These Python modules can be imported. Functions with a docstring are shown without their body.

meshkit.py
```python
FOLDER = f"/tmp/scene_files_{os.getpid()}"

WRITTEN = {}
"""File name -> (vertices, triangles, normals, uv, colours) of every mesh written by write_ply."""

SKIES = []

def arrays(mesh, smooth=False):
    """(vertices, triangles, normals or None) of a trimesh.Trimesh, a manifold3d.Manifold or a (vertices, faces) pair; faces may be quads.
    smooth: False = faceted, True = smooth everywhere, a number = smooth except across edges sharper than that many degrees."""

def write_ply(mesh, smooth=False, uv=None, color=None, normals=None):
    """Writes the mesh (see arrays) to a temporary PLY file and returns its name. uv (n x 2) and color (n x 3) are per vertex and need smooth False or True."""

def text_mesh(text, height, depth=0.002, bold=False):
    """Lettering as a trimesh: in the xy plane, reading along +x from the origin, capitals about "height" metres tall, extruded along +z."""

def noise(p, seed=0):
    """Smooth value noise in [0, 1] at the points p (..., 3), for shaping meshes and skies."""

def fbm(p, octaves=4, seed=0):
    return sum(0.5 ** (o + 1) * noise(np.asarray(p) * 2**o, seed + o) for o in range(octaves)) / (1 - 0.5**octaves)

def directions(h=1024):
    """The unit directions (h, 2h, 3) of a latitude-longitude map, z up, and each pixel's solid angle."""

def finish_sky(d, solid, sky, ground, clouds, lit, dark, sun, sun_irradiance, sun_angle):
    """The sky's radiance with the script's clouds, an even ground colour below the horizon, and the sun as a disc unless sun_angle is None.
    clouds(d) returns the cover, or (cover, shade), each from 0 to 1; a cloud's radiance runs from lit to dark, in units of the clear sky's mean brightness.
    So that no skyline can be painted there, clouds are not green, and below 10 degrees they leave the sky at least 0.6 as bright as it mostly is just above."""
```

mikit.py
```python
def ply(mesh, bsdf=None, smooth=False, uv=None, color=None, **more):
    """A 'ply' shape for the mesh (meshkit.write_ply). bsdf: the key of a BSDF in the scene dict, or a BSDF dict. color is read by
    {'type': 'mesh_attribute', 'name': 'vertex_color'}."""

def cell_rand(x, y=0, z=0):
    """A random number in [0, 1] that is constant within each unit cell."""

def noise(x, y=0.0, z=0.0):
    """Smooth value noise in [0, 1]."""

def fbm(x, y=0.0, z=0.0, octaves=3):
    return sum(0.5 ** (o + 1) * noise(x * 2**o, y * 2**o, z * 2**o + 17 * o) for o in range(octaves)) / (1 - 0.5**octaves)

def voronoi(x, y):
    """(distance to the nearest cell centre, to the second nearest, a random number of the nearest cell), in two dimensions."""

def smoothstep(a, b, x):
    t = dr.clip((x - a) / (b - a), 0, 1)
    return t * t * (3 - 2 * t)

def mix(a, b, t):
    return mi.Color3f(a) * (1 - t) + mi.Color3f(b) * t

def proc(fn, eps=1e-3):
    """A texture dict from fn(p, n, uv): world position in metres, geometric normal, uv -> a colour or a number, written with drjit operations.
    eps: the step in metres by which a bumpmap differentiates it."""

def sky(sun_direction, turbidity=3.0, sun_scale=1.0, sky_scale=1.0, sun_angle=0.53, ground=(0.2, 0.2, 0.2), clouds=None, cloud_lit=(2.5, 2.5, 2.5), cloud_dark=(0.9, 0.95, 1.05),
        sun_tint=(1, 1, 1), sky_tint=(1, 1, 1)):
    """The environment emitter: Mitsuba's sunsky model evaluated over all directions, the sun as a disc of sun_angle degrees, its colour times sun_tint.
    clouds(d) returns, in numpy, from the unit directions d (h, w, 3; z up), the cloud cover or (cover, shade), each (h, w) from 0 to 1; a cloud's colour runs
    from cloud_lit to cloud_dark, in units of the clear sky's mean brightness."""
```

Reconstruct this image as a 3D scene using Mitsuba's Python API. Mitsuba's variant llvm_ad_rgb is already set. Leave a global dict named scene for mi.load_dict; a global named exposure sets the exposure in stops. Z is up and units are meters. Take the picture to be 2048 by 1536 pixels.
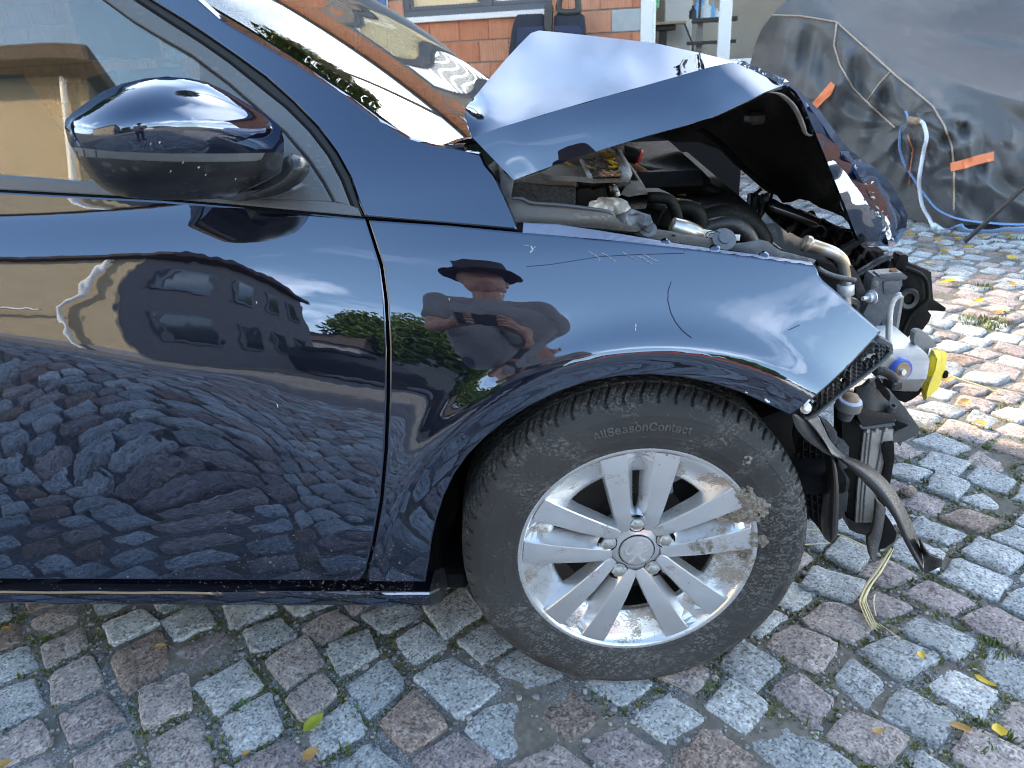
import math, numpy as np, trimesh, mitsuba as mi, drjit as dr, mikit, meshkit
import scipy.sparse as sp, scipy.sparse.linalg as spl
from scipy.interpolate import RectBivariateSpline, RBFInterpolator, PchipInterpolator, interp1d
from scipy.ndimage import gaussian_filter
from scipy.spatial import Delaunay
from shapely.geometry import Polygon, LineString, Point, MultiPolygon, box as sbox
from shapely import affinity
import shapely
from mikit import noise, fbm, voronoi, smoothstep, mix, proc, cell_rand

T = mi.ScalarTransform4f
scene, labels = {}, {}
RNG = np.random.default_rng(11)

# ------------------------------------------------------------------ camera
CAM_F, CAM_P, CAM_R, CAM_YAW, CAM_H = 1500.0, math.radians(23.82), math.radians(3.1), math.radians(-5.02), 1.14
_cy, _sy = math.cos(CAM_YAW), math.sin(CAM_YAW)
FWD = np.array([_sy * math.cos(CAM_P), _cy * math.cos(CAM_P), -math.sin(CAM_P)])
_rt = np.array([_cy, -_sy, 0.0])
_dn = np.cross(FWD, _rt)
RGT = math.cos(CAM_R) * _rt + math.sin(CAM_R) * _dn
DWN = -math.sin(CAM_R) * _rt + math.cos(CAM_R) * _dn
EYE = np.array([0, 0, CAM_H])
scene['camera'] = {'type': 'thinlens', 'fov': 2 * math.degrees(math.atan(1024 / CAM_F)), 'fov_axis': 'x',
                   'aperture_radius': 0.0013, 'focus_distance': 1.45, 'near_clip': 0.05, 'far_clip': 3000.0,
                   'to_world': T().look_at(origin=EYE.tolist(), target=(EYE + FWD).tolist(), up=(-DWN).tolist())}

# ------------------------------------------------------------------ sky, sun
def clouds(d):
    az = np.arctan2(d[..., 1], d[..., 0])
    el = np.degrees(np.arcsin(np.clip(d[..., 2], -1, 1)))
    q = d / np.maximum(d[..., 2:3] + 0.12, 0.02)
    wis = meshkit.fbm(np.stack([q[..., 0] * 0.55, q[..., 1] * 2.2, 0 * az], -1), 5, 3)
    big = meshkit.fbm(np.stack([q[..., 0] * 0.9, q[..., 1] * 0.9, 0 * az + 4], -1), 5, 9)
    thin = np.clip((wis - 0.60) * 4.0, 0, 1) * 0.55 * np.clip((70 - el) / 40, 0, 1)
    bank = np.clip((meshkit.fbm(np.stack([d[..., 0] * 3.2, d[..., 1] * 3.2, d[..., 2] * 9], -1), 5, 21) - 0.47) * 6, 0, 1) * np.clip((24 - el) / 8, 0, 1)
    front = np.clip((big - 0.42) * 3.2, 0, 1) * np.clip(d[..., 1] * 2.4 - 0.1, 0, 1) * 0.95
    azn = np.degrees(np.arctan2(d[..., 0], d[..., 1]))
    cumulus = np.clip(1.35 * np.exp(-((azn - 21) / 15) ** 2 - ((el - 38) / 11) ** 2) * (0.45 + 1.1 * big), 0, 1)
    cover = np.maximum(np.maximum(thin, bank * 0.9), np.maximum(front * (1 - 0.85 * np.exp(-((azn + 1) / 13) ** 2 - ((el - 37) / 11) ** 2)), cumulus))  # front clouds thinned by hand in the direction the bonnet mirrors
    shade = np.clip((big - 0.55) * 2.2, 0, 0.5)
    return cover, shade

SUN = np.array([-0.61, 0.61, 0.505])
scene['sky'] = mikit.sky(SUN.tolist(), turbidity=2.3, sun_scale=0.37, sky_scale=1.0, sun_angle=2.6, clouds=clouds,
                         cloud_lit=(4.6, 4.5, 4.4), cloud_dark=(1.5, 1.6, 1.75), sky_tint=(1.19, 1.0, .81), ground=(0.22, 0.21, 0.2))
exposure = 4.8

# ------------------------------------------------------------------ pixel of the photograph (2048 wide) -> a place
def ray(px, py):
    px, py = np.asarray(px, float), np.asarray(py, float)
    return FWD + RGT * ((px - 1024) / CAM_F)[..., None] + DWN * ((py - 768) / CAM_F)[..., None]

def at(px, py, Y):
    d = ray(px, py)
    return EYE + d * (np.asarray(Y, float) / d[..., 1])[..., None]

def ground(px, py, z=0.0):
    d = ray(px, py)
    return EYE + d * ((z - CAM_H) / d[..., 2])[..., None]

def project(P):
    d = np.asarray(P, float) - EYE
    z = d @ FWD
    return np.stack([1024 + CAM_F * (d @ RGT) / z, 768 + CAM_F * (d @ DWN) / z], -1)

# ------------------------------------------------------------------ scene helpers
_used = {}
def key_of(name, parent=None):
    k = (parent + '__' + name) if parent else name
    n = _used.get(k, -1) + 1
    _used[k] = n
    return k if n == 0 else '%s_%03d' % (k, n)

def thing(name, label, cat, group=None):
    k = key_of(name)
    labels[k] = {'label': label, 'category': cat}
    if group: labels[k]['group'] = group
    return k

def tag(k, label=None, cat=None, group=None, kind=None):
    d = labels.setdefault(k, {})
    for a, b in (('label', label), ('category', cat), ('group', group), ('kind', kind)):
        if b: d[a] = b
    return k

def obj(name, mesh, m, parent=None, smooth=35, label=None, kind=None, uv=None, color=None, normals=None):
    k = key_of(name, parent)
    if normals is not None:
        path = meshkit.write_ply(mesh, False, uv, color, normals)
        scene[k] = {'type': 'ply', 'filename': path, 'face_normals': False, 'bsdf': {'type': 'ref', 'id': 'm_' + m}}
    else:
        scene[k] = mikit.ply(mesh, 'm_' + m, smooth=smooth, uv=uv, color=color)
    if label or kind: tag(k, label, kind=kind)
    return k

def cat(ms):
    ms = [m for m in ms if m is not None]
    vs, fs, n = [], [], 0
    for m in ms:
        if isinstance(m, trimesh.Trimesh): v, f = np.asarray(m.vertices), np.asarray(m.faces)
        else:
            v, f = np.asarray(m[0], float), np.asarray(m[1], int)
            if f.shape[1] == 4: f = np.vstack([f[:, [0, 1, 2]], f[:, [0, 2, 3]]])
        vs.append(v); fs.append(f + n); n += len(v)
    return trimesh.Trimesh(np.vstack(vs), np.vstack(fs), process=False)

def hull(p): return trimesh.convex.convex_hull(np.asarray(p, float))

def box(c, s, b=0.0, rz=0.0, R=None):
    """Box with chamfered edges: centre c, full sizes s, chamfer b."""
    s = np.asarray(s, float) / 2
    sg = np.array([[x, y, z] for x in (-1, 1) for y in (-1, 1) for z in (-1, 1)], float)
    if b > 0:
        b = min(b, s.min() * 0.9)
        p = np.vstack([sg * (s - b * np.array(e)) for e in ((0, 1, 1), (1, 0, 1), (1, 1, 0))])
    else: p = sg * s
    m = hull(p)
    M = np.eye(3) if R is None else np.asarray(R)
    if rz: M = np.array([[math.cos(rz), -math.sin(rz), 0], [math.sin(rz), math.cos(rz), 0], [0, 0, 1.0]]) @ M
    m.vertices = m.vertices @ M.T + np.asarray(c)
    return m

def smooth_path(p, n=8):
    p = np.asarray(p, float)
    if len(p) < 3: return p
    t = np.r_[0, np.cumsum(np.linalg.norm(np.diff(p, axis=0), axis=1) + 1e-9)]
    return PchipInterpolator(t, p)(np.interp(np.linspace(0, len(p) - 1, (len(p) - 1) * n + 1), np.arange(len(p)), t))

def tube(path, r, n=12, sm=6, caps=True, flat=None):
    """Tube along the path; r a number or one radius per point; flat=(a, b) makes an elliptic ribbon."""
    P = np.asarray(path, float)
    r = np.broadcast_to(np.asarray(r, float), (len(P),))
    if sm > 1 and len(P) > 2:
        t = np.linspace(0, len(P) - 1, (len(P) - 1) * sm + 1)
        r = np.interp(t, np.arange(len(P)), r)
        P = smooth_path(P, sm)
    tg = np.gradient(P, axis=0); tg /= np.linalg.norm(tg, axis=1, keepdims=True) + 1e-12
    u = np.cross(tg[0], [0, 0, 1.0] if abs(tg[0][2]) < 0.9 else [1.0, 0, 0]); u /= np.linalg.norm(u)
    ang = np.arange(n) * 2 * math.pi / n
    V = []
    for i in range(len(P)):
        u = u - tg[i] * (u @ tg[i]); u /= np.linalg.norm(u) + 1e-12
        w = np.cross(tg[i], u)
        a, b = (1, 1) if flat is None else flat
        V.append(P[i] + r[i] * (np.cos(ang)[:, None] * u * a + np.sin(ang)[:, None] * w * b))
    V = np.vstack(V); F = []
    for i in range(len(P) - 1):
        for j in range(n):
            k = (j + 1) % n
            F.append([i * n + j, i * n + k, (i + 1) * n + k, (i + 1) * n + j])
    F = np.array(F); F = np.vstack([F[:, [0, 1, 2]], F[:, [0, 2, 3]]])
    if caps:
        c0, c1, L = len(V), len(V) + 1, (len(P) - 1) * n
        V = np.vstack([V, P[0], P[-1]])
        F = np.vstack([F] + [[[c0, (j + 1) % n, j], [c1, L + j, L + (j + 1) % n]] for j in range(n)])
    return trimesh.Trimesh(V, F, process=False)

def lathe(prof, n=48, M=None):
    """Revolve (r, h) about the local z axis; M 4x4."""
    prof = np.asarray(prof, float)
    a = np.arange(n) * 2 * math.pi / n
    V = np.concatenate([np.stack([r * np.cos(a), r * np.sin(a), 0 * a + h], -1) for r, h in prof])
    i, j = np.meshgrid(np.arange(len(prof) - 1), np.arange(n), indexing='ij')
    k = (j + 1) % n
    F = np.stack([i * n + j, i * n + k, (i + 1) * n + k, (i + 1) * n + j], -1).reshape(-1, 4)
    F = np.vstack([F[:, [0, 1, 2]], F[:, [0, 2, 3]]])
    m = trimesh.Trimesh(V, F, process=False)
    if M is not None: m.apply_transform(M)
    return m

def frame(o, zdir, xdir=(1, 0, 0)):
    z = np.asarray(zdir, float); z = z / np.linalg.norm(z)
    x = np.asarray(xdir, float); x = x - z * (x @ z)
    if np.linalg.norm(x) < 1e-6: x = np.cross([0, 1.0, 0], z)
    x /= np.linalg.norm(x)
    M = np.eye(4); M[:3, 0], M[:3, 1], M[:3, 2], M[:3, 3] = x, np.cross(z, x), z, o
    return M

def densify(p, step, closed=True):
    p = np.asarray(p, float)
    q = np.vstack([p, p[:1]]) if closed else p
    out = []
    for a, b in zip(q[:-1], q[1:]):
        n = max(1, int(round(np.linalg.norm((b - a)[:2]) / step)))
        out.append(a + (b - a) * (np.arange(n) / n)[:, None])
    if not closed: out.append(q[-1:])
    return np.vstack(out)

def tri_poly(bnd, step, holes=(), inner=None, extra=None):
    """Triangulate a dense 2-D outline with a jittered grid of inner points. -> (points, faces, number of outline points)"""
    poly = Polygon(bnd, holes)
    if not poly.is_valid: poly = poly.buffer(0)
    pts = [np.asarray(bnd)[:, :2]] + [np.asarray(h)[:, :2] for h in holes]
    nb = sum(len(p) for p in pts)
    x0, y0, x1, y1 = poly.bounds
    gx, gy = np.meshgrid(np.arange(x0, x1, step), np.arange(y0, y1, step))
    g = np.stack([gx.ravel(), gy.ravel()], -1)
    g[:, 0] += (np.arange(len(g)) // gx.shape[1] % 2) * step * 0.5
    ins = poly.buffer(-step * (0.55 if inner is None else inner))
    g = g[shapely.contains_xy(ins, g[:, 0], g[:, 1])] if not ins.is_empty else g[:0]
    if extra is not None:
        e = np.asarray(extra); pts.append(e[shapely.contains_xy(poly.buffer(-1e-5), e[:, 0], e[:, 1])])
    P = np.vstack(pts + [g])
    tr = Delaunay(P).simplices
    c = P[tr].mean(1)
    a, b, d = P[tr[:, 0]], P[tr[:, 1]], P[tr[:, 2]]
    area = (b[:, 0] - a[:, 0]) * (d[:, 1] - a[:, 1]) - (b[:, 1] - a[:, 1]) * (d[:, 0] - a[:, 0])
    ok = shapely.contains_xy(poly, c[:, 0], c[:, 1]) & (np.abs(area) > 1e-14)
    tr, area = tr[ok], area[ok]
    tr[area < 0] = tr[area < 0][:, ::-1]
    return P, tr, nb

def skirt_loops(bnd_n, holes_n):
    loops, s = [], 0
    for n in [bnd_n] + list(holes_n):
        loops.append(np.arange(s, s + n)); s += n
    return loops

def slab(pts, th, step=12, holes=(), dens=8, bump=None, back=True, dirn=(0, 1, 0), edge=0.0):
    """Sheet from an outline of (px, py, Y) corner points: Y interpolated inside, given thickness along dirn. bump(P, xy) -> push along dirn (metres)."""
    pts = np.asarray(pts, float)
    b = densify(pts, dens)
    hs = [densify(np.asarray(h, float), dens) for h in holes]
    P, tr, nb = tri_poly(b[:, :2], step, [h[:, :2] for h in hs])
    if np.ptp(pts[:, 2]) < 1e-6: Y = np.full(len(P), pts[0, 2])
    else:
        s = b[:: max(1, len(b) // 70)]
        Y = RBFInterpolator(s[:, :2] / 100 + 1e-5 * RNG.standard_normal((len(s), 2)), s[:, 2], kernel='thin_plate_spline', smoothing=1e-4)(P / 100)
    V = at(P[:, 0], P[:, 1], Y)
    dv = np.asarray(dirn, float)
    if bump is not None: V = V + np.asarray(bump(V, P))[:, None] * dv
    if edge: V[:nb] += dv * edge
    B = V + dv * th
    n = len(V); F = [tr, tr[:, ::-1] + n] if back else [tr]
    for L in skirt_loops(len(b), [len(h) for h in hs]):
        M = np.roll(L, -1)
        F.append(np.stack([L, M, M + n], -1)); F.append(np.stack([L, M + n, L + n], -1))
    m = trimesh.Trimesh(np.vstack([V, B]), np.vstack(F), process=False)
    return m

def inflate_height(poly, P, h=5.0, power=0.5):
    """Smooth pillow height (0 at the outline, 1 at its fullest) of a 2-D polygon at points P, by solving Poisson's equation on a grid."""
    x0, y0, x1, y1 = poly.bounds
    xs, ys = np.arange(x0 - 2 * h, x1 + 2 * h, h), np.arange(y0 - 2 * h, y1 + 2 * h, h)
    gx, gy = np.meshgrid(xs, ys, indexing='ij')
    ins = shapely.contains_xy(poly, gx.ravel(), gy.ravel())
    idx = -np.ones(len(ins), int); idx[ins] = np.arange(ins.sum())
    I = idx.reshape(gx.shape); n = ins.sum(); ii = np.argwhere(I >= 0)
    rows, cols, vals = [np.arange(n)], [np.arange(n)], [np.full(n, 4.0)]
    for a, b in ((1, 0), (-1, 0), (0, 1), (0, -1)):
        nb = I[ii[:, 0] + a, ii[:, 1] + b]; k = nb >= 0
        rows.append(np.arange(n)[k]); cols.append(nb[k]); vals.append(np.full(k.sum(), -1.0))
    A = sp.csr_matrix((np.concatenate(vals), (np.concatenate(rows), np.concatenate(cols))))
    u = np.zeros(gx.shape); u[I >= 0] = spl.spsolve(A, np.ones(n))
    u = np.maximum(RectBivariateSpline(xs, ys, u, kx=2, ky=2)(P[:, 0], P[:, 1], grid=False), 0)
    return (u / u.max()) ** power

def grid_mesh(P):
    """Quads of a (n, m, 3) array of points."""
    n, m = P.shape[:2]
    i, j = np.meshgrid(np.arange(n - 1), np.arange(m - 1), indexing='ij')
    F = np.stack([i * m + j, (i + 1) * m + j, (i + 1) * m + j + 1, i * m + j + 1], -1).reshape(-1, 4)
    return trimesh.Trimesh(P.reshape(-1, 3), np.vstack([F[:, [0, 1, 2]], F[:, [0, 2, 3]]]), process=False)

def thicken(m, d):
    """Closed shell of an open sheet by moving a copy along the vector(s) d."""
    n = len(m.vertices); V = np.vstack([m.vertices, m.vertices + d])
    e = np.sort(m.edges, axis=1); _, idx, c = np.unique(e, axis=0, return_index=True, return_counts=True)
    b = m.edges[idx[c == 1]]
    F = np.vstack([m.faces, m.faces[:, ::-1] + n, np.stack([b[:, 1], b[:, 0], b[:, 0] + n], -1), np.stack([b[:, 1], b[:, 0] + n, b[:, 1] + n], -1)])
    return trimesh.Trimesh(V, F, process=False)

def leafblade(c, L, W, az, tilt=0.3, curl=0.3, seed=0):
    """A small leaf: pointed oval, curled, with a fold along its midrib."""
    t = np.linspace(0, 1, 7); w = W * np.sin(math.pi * t ** 0.8) ** 0.8 * 0.5 + 1e-4
    V = []
    for s in (-1, -0.5, 0, 0.5, 1):
        V.append(np.stack([(t - 0.5) * L, s * w, abs(s) * w * 0.45 + curl * L * (t - 0.5) ** 2 * 1.2 + 0.02 * L * np.sin(9 * t + seed + 2 * s)], -1))
    P = np.stack(V, 1)
    ct, st = math.cos(tilt), math.sin(tilt); ca, sa = math.cos(az), math.sin(az)
    R = np.array([[ca, -sa, 0], [sa, ca, 0], [0, 0, 1]]) @ np.array([[ct, 0, st], [0, 1, 0], [-st, 0, ct]])
    m = grid_mesh(P @ R.T + np.asarray(c))
    m.vertices[:, 2] += max(0, c[2] - m.vertices[:, 2].min())
    return m
# ------------------------------------------------------------------ materials
def rgb(*c): return {'type': 'rgb', 'value': list(c)}
def two(b): return {'type': 'twosided', 'bsdf': b}
def mat(name, col, rough=0.5, metal=0.0, spec=0.5, bump=None, bs=1.0, **k):
    if callable(col): col = proc(col)
    elif not isinstance(col, dict): col = rgb(*col)
    if callable(rough): rough = proc(rough)
    b = {'type': 'principled', 'base_color': col, 'roughness': rough, 'metallic': metal, 'specular': spec, **k}
    if bump is not None: b = {'type': 'bumpmap', 'relief': proc(bump, eps=4e-4), 'scale': bs, 'bsdf': b}
    scene['m_' + name] = two(b)
    return name

def speck(p, s=1.0):   # granite grain
    a = noise(p.x * 300 * s, p.y * 300 * s, p.z * 300 * s)
    b = noise(p.x * 150 * s, p.y * 150 * s, p.z * 150 * s)
    c = fbm(p.x * 28 * s, p.y * 28 * s, p.z * 28 * s, 3)
    return a, b, c

def granite(base, dark, light):
    def f(p, n, uv):
        a, b, c = speck(p)
        col = mix(base, dark, smoothstep(0.52, 0.72, a * 0.65 + b * 0.35) * 0.9)
        col = mix(col, light, smoothstep(0.45, 0.25, a * 0.6 + b * 0.4) * 0.85)
        big = fbm(p.x * 7 + 3, p.y * 7, p.z * 7, 3)
        return col * (0.88 + 0.56 * big) * (0.8 + 0.4 * c)
    return f

def granite_bump(p, n, uv):
    return (fbm(p.x * 60, p.y * 60, p.z * 60, 4) * 0.004 + noise(p.x * 330, p.y * 330, p.z * 330) * 0.0009)

GR = []
for i, (b, d, l) in enumerate([((.29, .305, .315), (.12, .125, .13), (.46, .475, .49)), ((.24, .255, .265), (.095, .10, .105), (.40, .415, .43)),
                               ((.27, .235, .225), (.12, .10, .10), (.42, .38, .36)), ((.22, .19, .19), (.095, .08, .082), (.35, .31, .31)),
                               ((.20, .155, .135), (.09, .07, .06), (.33, .27, .24)), ((.34, .35, .355), (.14, .143, .146), (.53, .54, .545))]):
    GR.append(mat('granite_%d' % i, granite(b, d, l), 0.85, bump=granite_bump, spec=0.25))

def soil(p, n, uv):
    d1, d2, r = voronoi(p.x * 190, p.y * 190)
    peb = mix((.14, .14, .145), (.32, .32, .325), r) * (0.55 + 0.6 * smoothstep(0.0, 0.35, d2 - d1))
    e = fbm(p.x * 9, p.y * 9, 0, 4)
    earth = mix((.145, .13, .11), (.22, .20, .175), noise(p.x * 120, p.y * 120))
    return mix(peb, earth, smoothstep(0.42, 0.62, e))
def soil_bump(p, n, uv):
    d1, d2, r = voronoi(p.x * 190, p.y * 190)
    return smoothstep(0.0, 0.5, d2 - d1) * 0.0022 * (0.4 + r) + fbm(p.x * 40, p.y * 40, 0, 3) * 0.006
mat('soil', soil, 0.95, bump=soil_bump, spec=0.2)
mat('pebble_a', (.20, .21, .225), 0.8); mat('pebble_b', (.32, .30, .28), 0.8); mat('pebble_c', (.13, .125, .125), 0.8)
def leafm(name, c):
    scene['m_' + name] = two({'type': 'principled', 'base_color': proc(c) if callable(c) else rgb(*c), 'roughness': 0.5, 'specular': 0.3})
    return name
leafm('moss', lambda p, n, uv: mix((.05, .065, .012), (.12, .125, .03), noise(p.x * 160, p.y * 160, p.z * 200)))
leafm('grass', lambda p, n, uv: mix((.05, .085, .012), (.13, .16, .03), noise(p.x * 90, p.y * 90, p.z * 20)))
leafm('yellow_leaf', lambda p, n, uv: mix((.62, .42, .04), (.42, .33, .03), fbm(p.x * 60, p.y * 60, p.z * 60)))
leafm('ochre_leaf', lambda p, n, uv: mix((.46, .29, .10), (.28, .15, .05), fbm(p.x * 80, p.y * 80, p.z * 60)))
leafm('green_leaf', lambda p, n, uv: mix((.34, .33, .04), (.22, .26, .03), fbm(p.x * 70, p.y * 70, p.z * 60)))
mat('straw', (.58, .50, .28), 0.6)
mat('weed_leaf', (.05, .10, .03), 0.5)

# car paint: near-black navy under a mirror-smooth clear coat
def orange_peel(p, n, uv): return noise(p.x * 85, p.y * 85, p.z * 85) * 0.000035 + noise(p.x * 21, p.y * 21, p.z * 21) * 0.00006
scene['m_paint'] = two({'type': 'bumpmap', 'relief': proc(orange_peel, eps=1e-3), 'scale': 1.0, 'bsdf': {'type': 'plastic', 'int_ior': 2.32, 'diffuse_reflectance': rgb(.004, .0045, .009), 'specular_reflectance': rgb(.64, .76, 1.0)}})
mat('dusty_paint', (.15, .18, .26), 0.38, spec=0.7)
mat('road_dust', (.27, .25, .23), 0.9)
# scratches: white chips are small meshes of their own
mat('chip_white', (.75, .75, .74), 0.6)
mat('scratch_dark', (.02, .03, .08), 0.6)

def plastic_wear(base, light, s=1.0):
    def f(p, n, uv):
        d = smoothstep(0.66, 0.8, noise(p.x * 200 * s, p.y * 200 * s, p.z * 200 * s)) * smoothstep(0.4, 0.7, fbm(p.x * 14, p.y * 14, p.z * 14, 3))
        return mix(mix(base, light, 0.25 * fbm(p.x * 22, p.y * 22, p.z * 22, 3)), light, d * 0.5)
    return f
mat('black_plastic', plastic_wear((.012, .012, .013), (.09, .085, .08)), 0.42)
mat('grey_plastic', plastic_wear((.055, .058, .062), (.20, .19, .18)), 0.4)
mat('frame_grey', plastic_wear((.085, .095, .11), (.16, .16, .16)), 0.38, spec=0.6)
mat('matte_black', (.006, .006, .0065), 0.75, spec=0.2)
mat('rubber_seal', (.008, .008, .009), 0.55)
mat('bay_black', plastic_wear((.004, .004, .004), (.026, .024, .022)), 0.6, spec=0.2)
mat('gloss_black', (.010, .010, .012), 0.08, spec=0.6)
mat('mirror_low', plastic_wear((.010, .011, .014), (.12, .12, .12), 0.7), 0.22)
mat('indicator_lens', (.11, .12, .13), 0.12)
mat('wash_grey', plastic_wear((.12, .117, .115), (.28, .265, .24)), 0.55)
mat('steel_grey', plastic_wear((.10, .115, .135), (.22, .22, .22)), 0.45, metal=0.2)
mat('silver', lambda p, n, uv: mix((.60, .61, .62), (.45, .44, .42), fbm(p.x * 30, p.y * 30, p.z * 30)), 0.42, metal=0.85)
mat('alu', lambda p, n, uv: mix((.80, .81, .83), (.60, .60, .61), fbm(p.x * 20, p.y * 20, p.z * 90)), 0.45, metal=0.55)
mat('alu_dull', lambda p, n, uv: mix((.50, .49, .46), (.33, .31, .28), fbm(p.x * 20, p.y * 20, p.z * 40)), 0.5, metal=0.4)
mat('pipe', lambda p, n, uv: mix((.62, .60, .57), (.35, .27, .18), smoothstep(0.5, 0.75, fbm(p.x * 22, p.y * 22, p.z * 22))), 0.32, metal=0.8)
mat('rust', lambda p, n, uv: mix((.26, .12, .05), (.10, .06, .04), fbm(p.x * 120, p.y * 120, p.z * 120)), 0.85)
mat('rust_plate', lambda p, n, uv: mix((.38, .30, .22), (.22, .11, .05), fbm(p.x * 130, p.y * 130, p.z * 130)), 0.8)
mat('blue_plastic', (.10, .17, .62), 0.35); mat('lilac_plastic', (.42, .46, .66), 0.4)
mat('yellow_paint', lambda p, n, uv: mix((.58, .46, .015), (.30, .27, .05), smoothstep(0.55, 0.8, fbm(p.x * 35, p.y * 35, p.z * 35))), 0.45)
mat('yellow_strip', (.50, .40, .05), 0.5)
mat('white_label', (.75, .74, .70), 0.6); mat('red_plastic', (.55, .05, .04), 0.4)
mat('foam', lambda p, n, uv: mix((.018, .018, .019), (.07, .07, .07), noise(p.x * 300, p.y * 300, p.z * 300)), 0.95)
mat('interior', (.10, .10, .105), 0.8); mat('seat_cloth', (.20, .21, .23), 0.9); scene['m_far_glass'] = {'type': 'thindielectric', 'int_ior': 1.6, 'specular_transmittance': rgb(.30, .38, .38)}; mat('headliner', (.48, .48, .46), 0.9)
scene['m_window_glass'] = {'type': 'thindielectric', 'int_ior': 1.85, 'specular_transmittance': rgb(.42, .52, .52)}
scene['m_screen_glass'] = {'type': 'thindielectric', 'int_ior': 1.9, 'specular_transmittance': rgb(.17, .22, .205)}
scene['m_pane_glass'] = {'type': 'thindielectric', 'int_ior': 1.55}

# tyre and rim
def tyre_col(p, n, uv):
    d = fbm(p.x * 16, p.y * 16, p.z * 16, 4)
    f = smoothstep(0.5, 0.75, noise(p.x * 300, p.y * 300, p.z * 300)) * 0.7 + smoothstep(.55, .8, noise(p.x * 110, p.y * 110, p.z * 110)) * .5
    base = mix((.024, .024, .025), (.058, .057, .057), fbm(p.x * 6, p.y * 6, p.z * 6, 3))
    right = smoothstep(0.1, 0.42, p.x - 0.05) * 0.35
    low = smoothstep(0.16, 0.02, p.z) * 0.5
    return mix(base, (.235, .228, .215), dr.clip(f * smoothstep(0.42, 0.70, d + right * 0.4 + low * .2), 0, 1) * 0.48 + low * 0.12)
def tyre_bump(p, n, uv):
    return fbm(p.x * 120, p.y * 120, p.z * 120, 3) * 0.0016
mat('tyre', tyre_col, 0.75, bump=tyre_bump, spec=0.35)
mat('tyre_text', lambda p, n, uv: mix((.045, .045, .047), (.11, .105, .10), fbm(p.x * 60, p.y * 60, p.z * 60)), 0.7)
def grime(p):
    r = fbm(p.x * 34, p.y * 34, p.z * 34, 5)
    f = noise(p.x * 420, p.y * 420, p.z * 420)
    return r, f
def rim_dirt(amount):
    def w(p, n, uv):
        r, f = grime(p)
        right = smoothstep(0.18, 0.34, p.x) * 0.13
        return dr.clip(smoothstep(0.63 - amount - right, 0.80 - amount - right, r * 0.75 + f * 0.25), 0, 1) * 0.85
    return w
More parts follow.
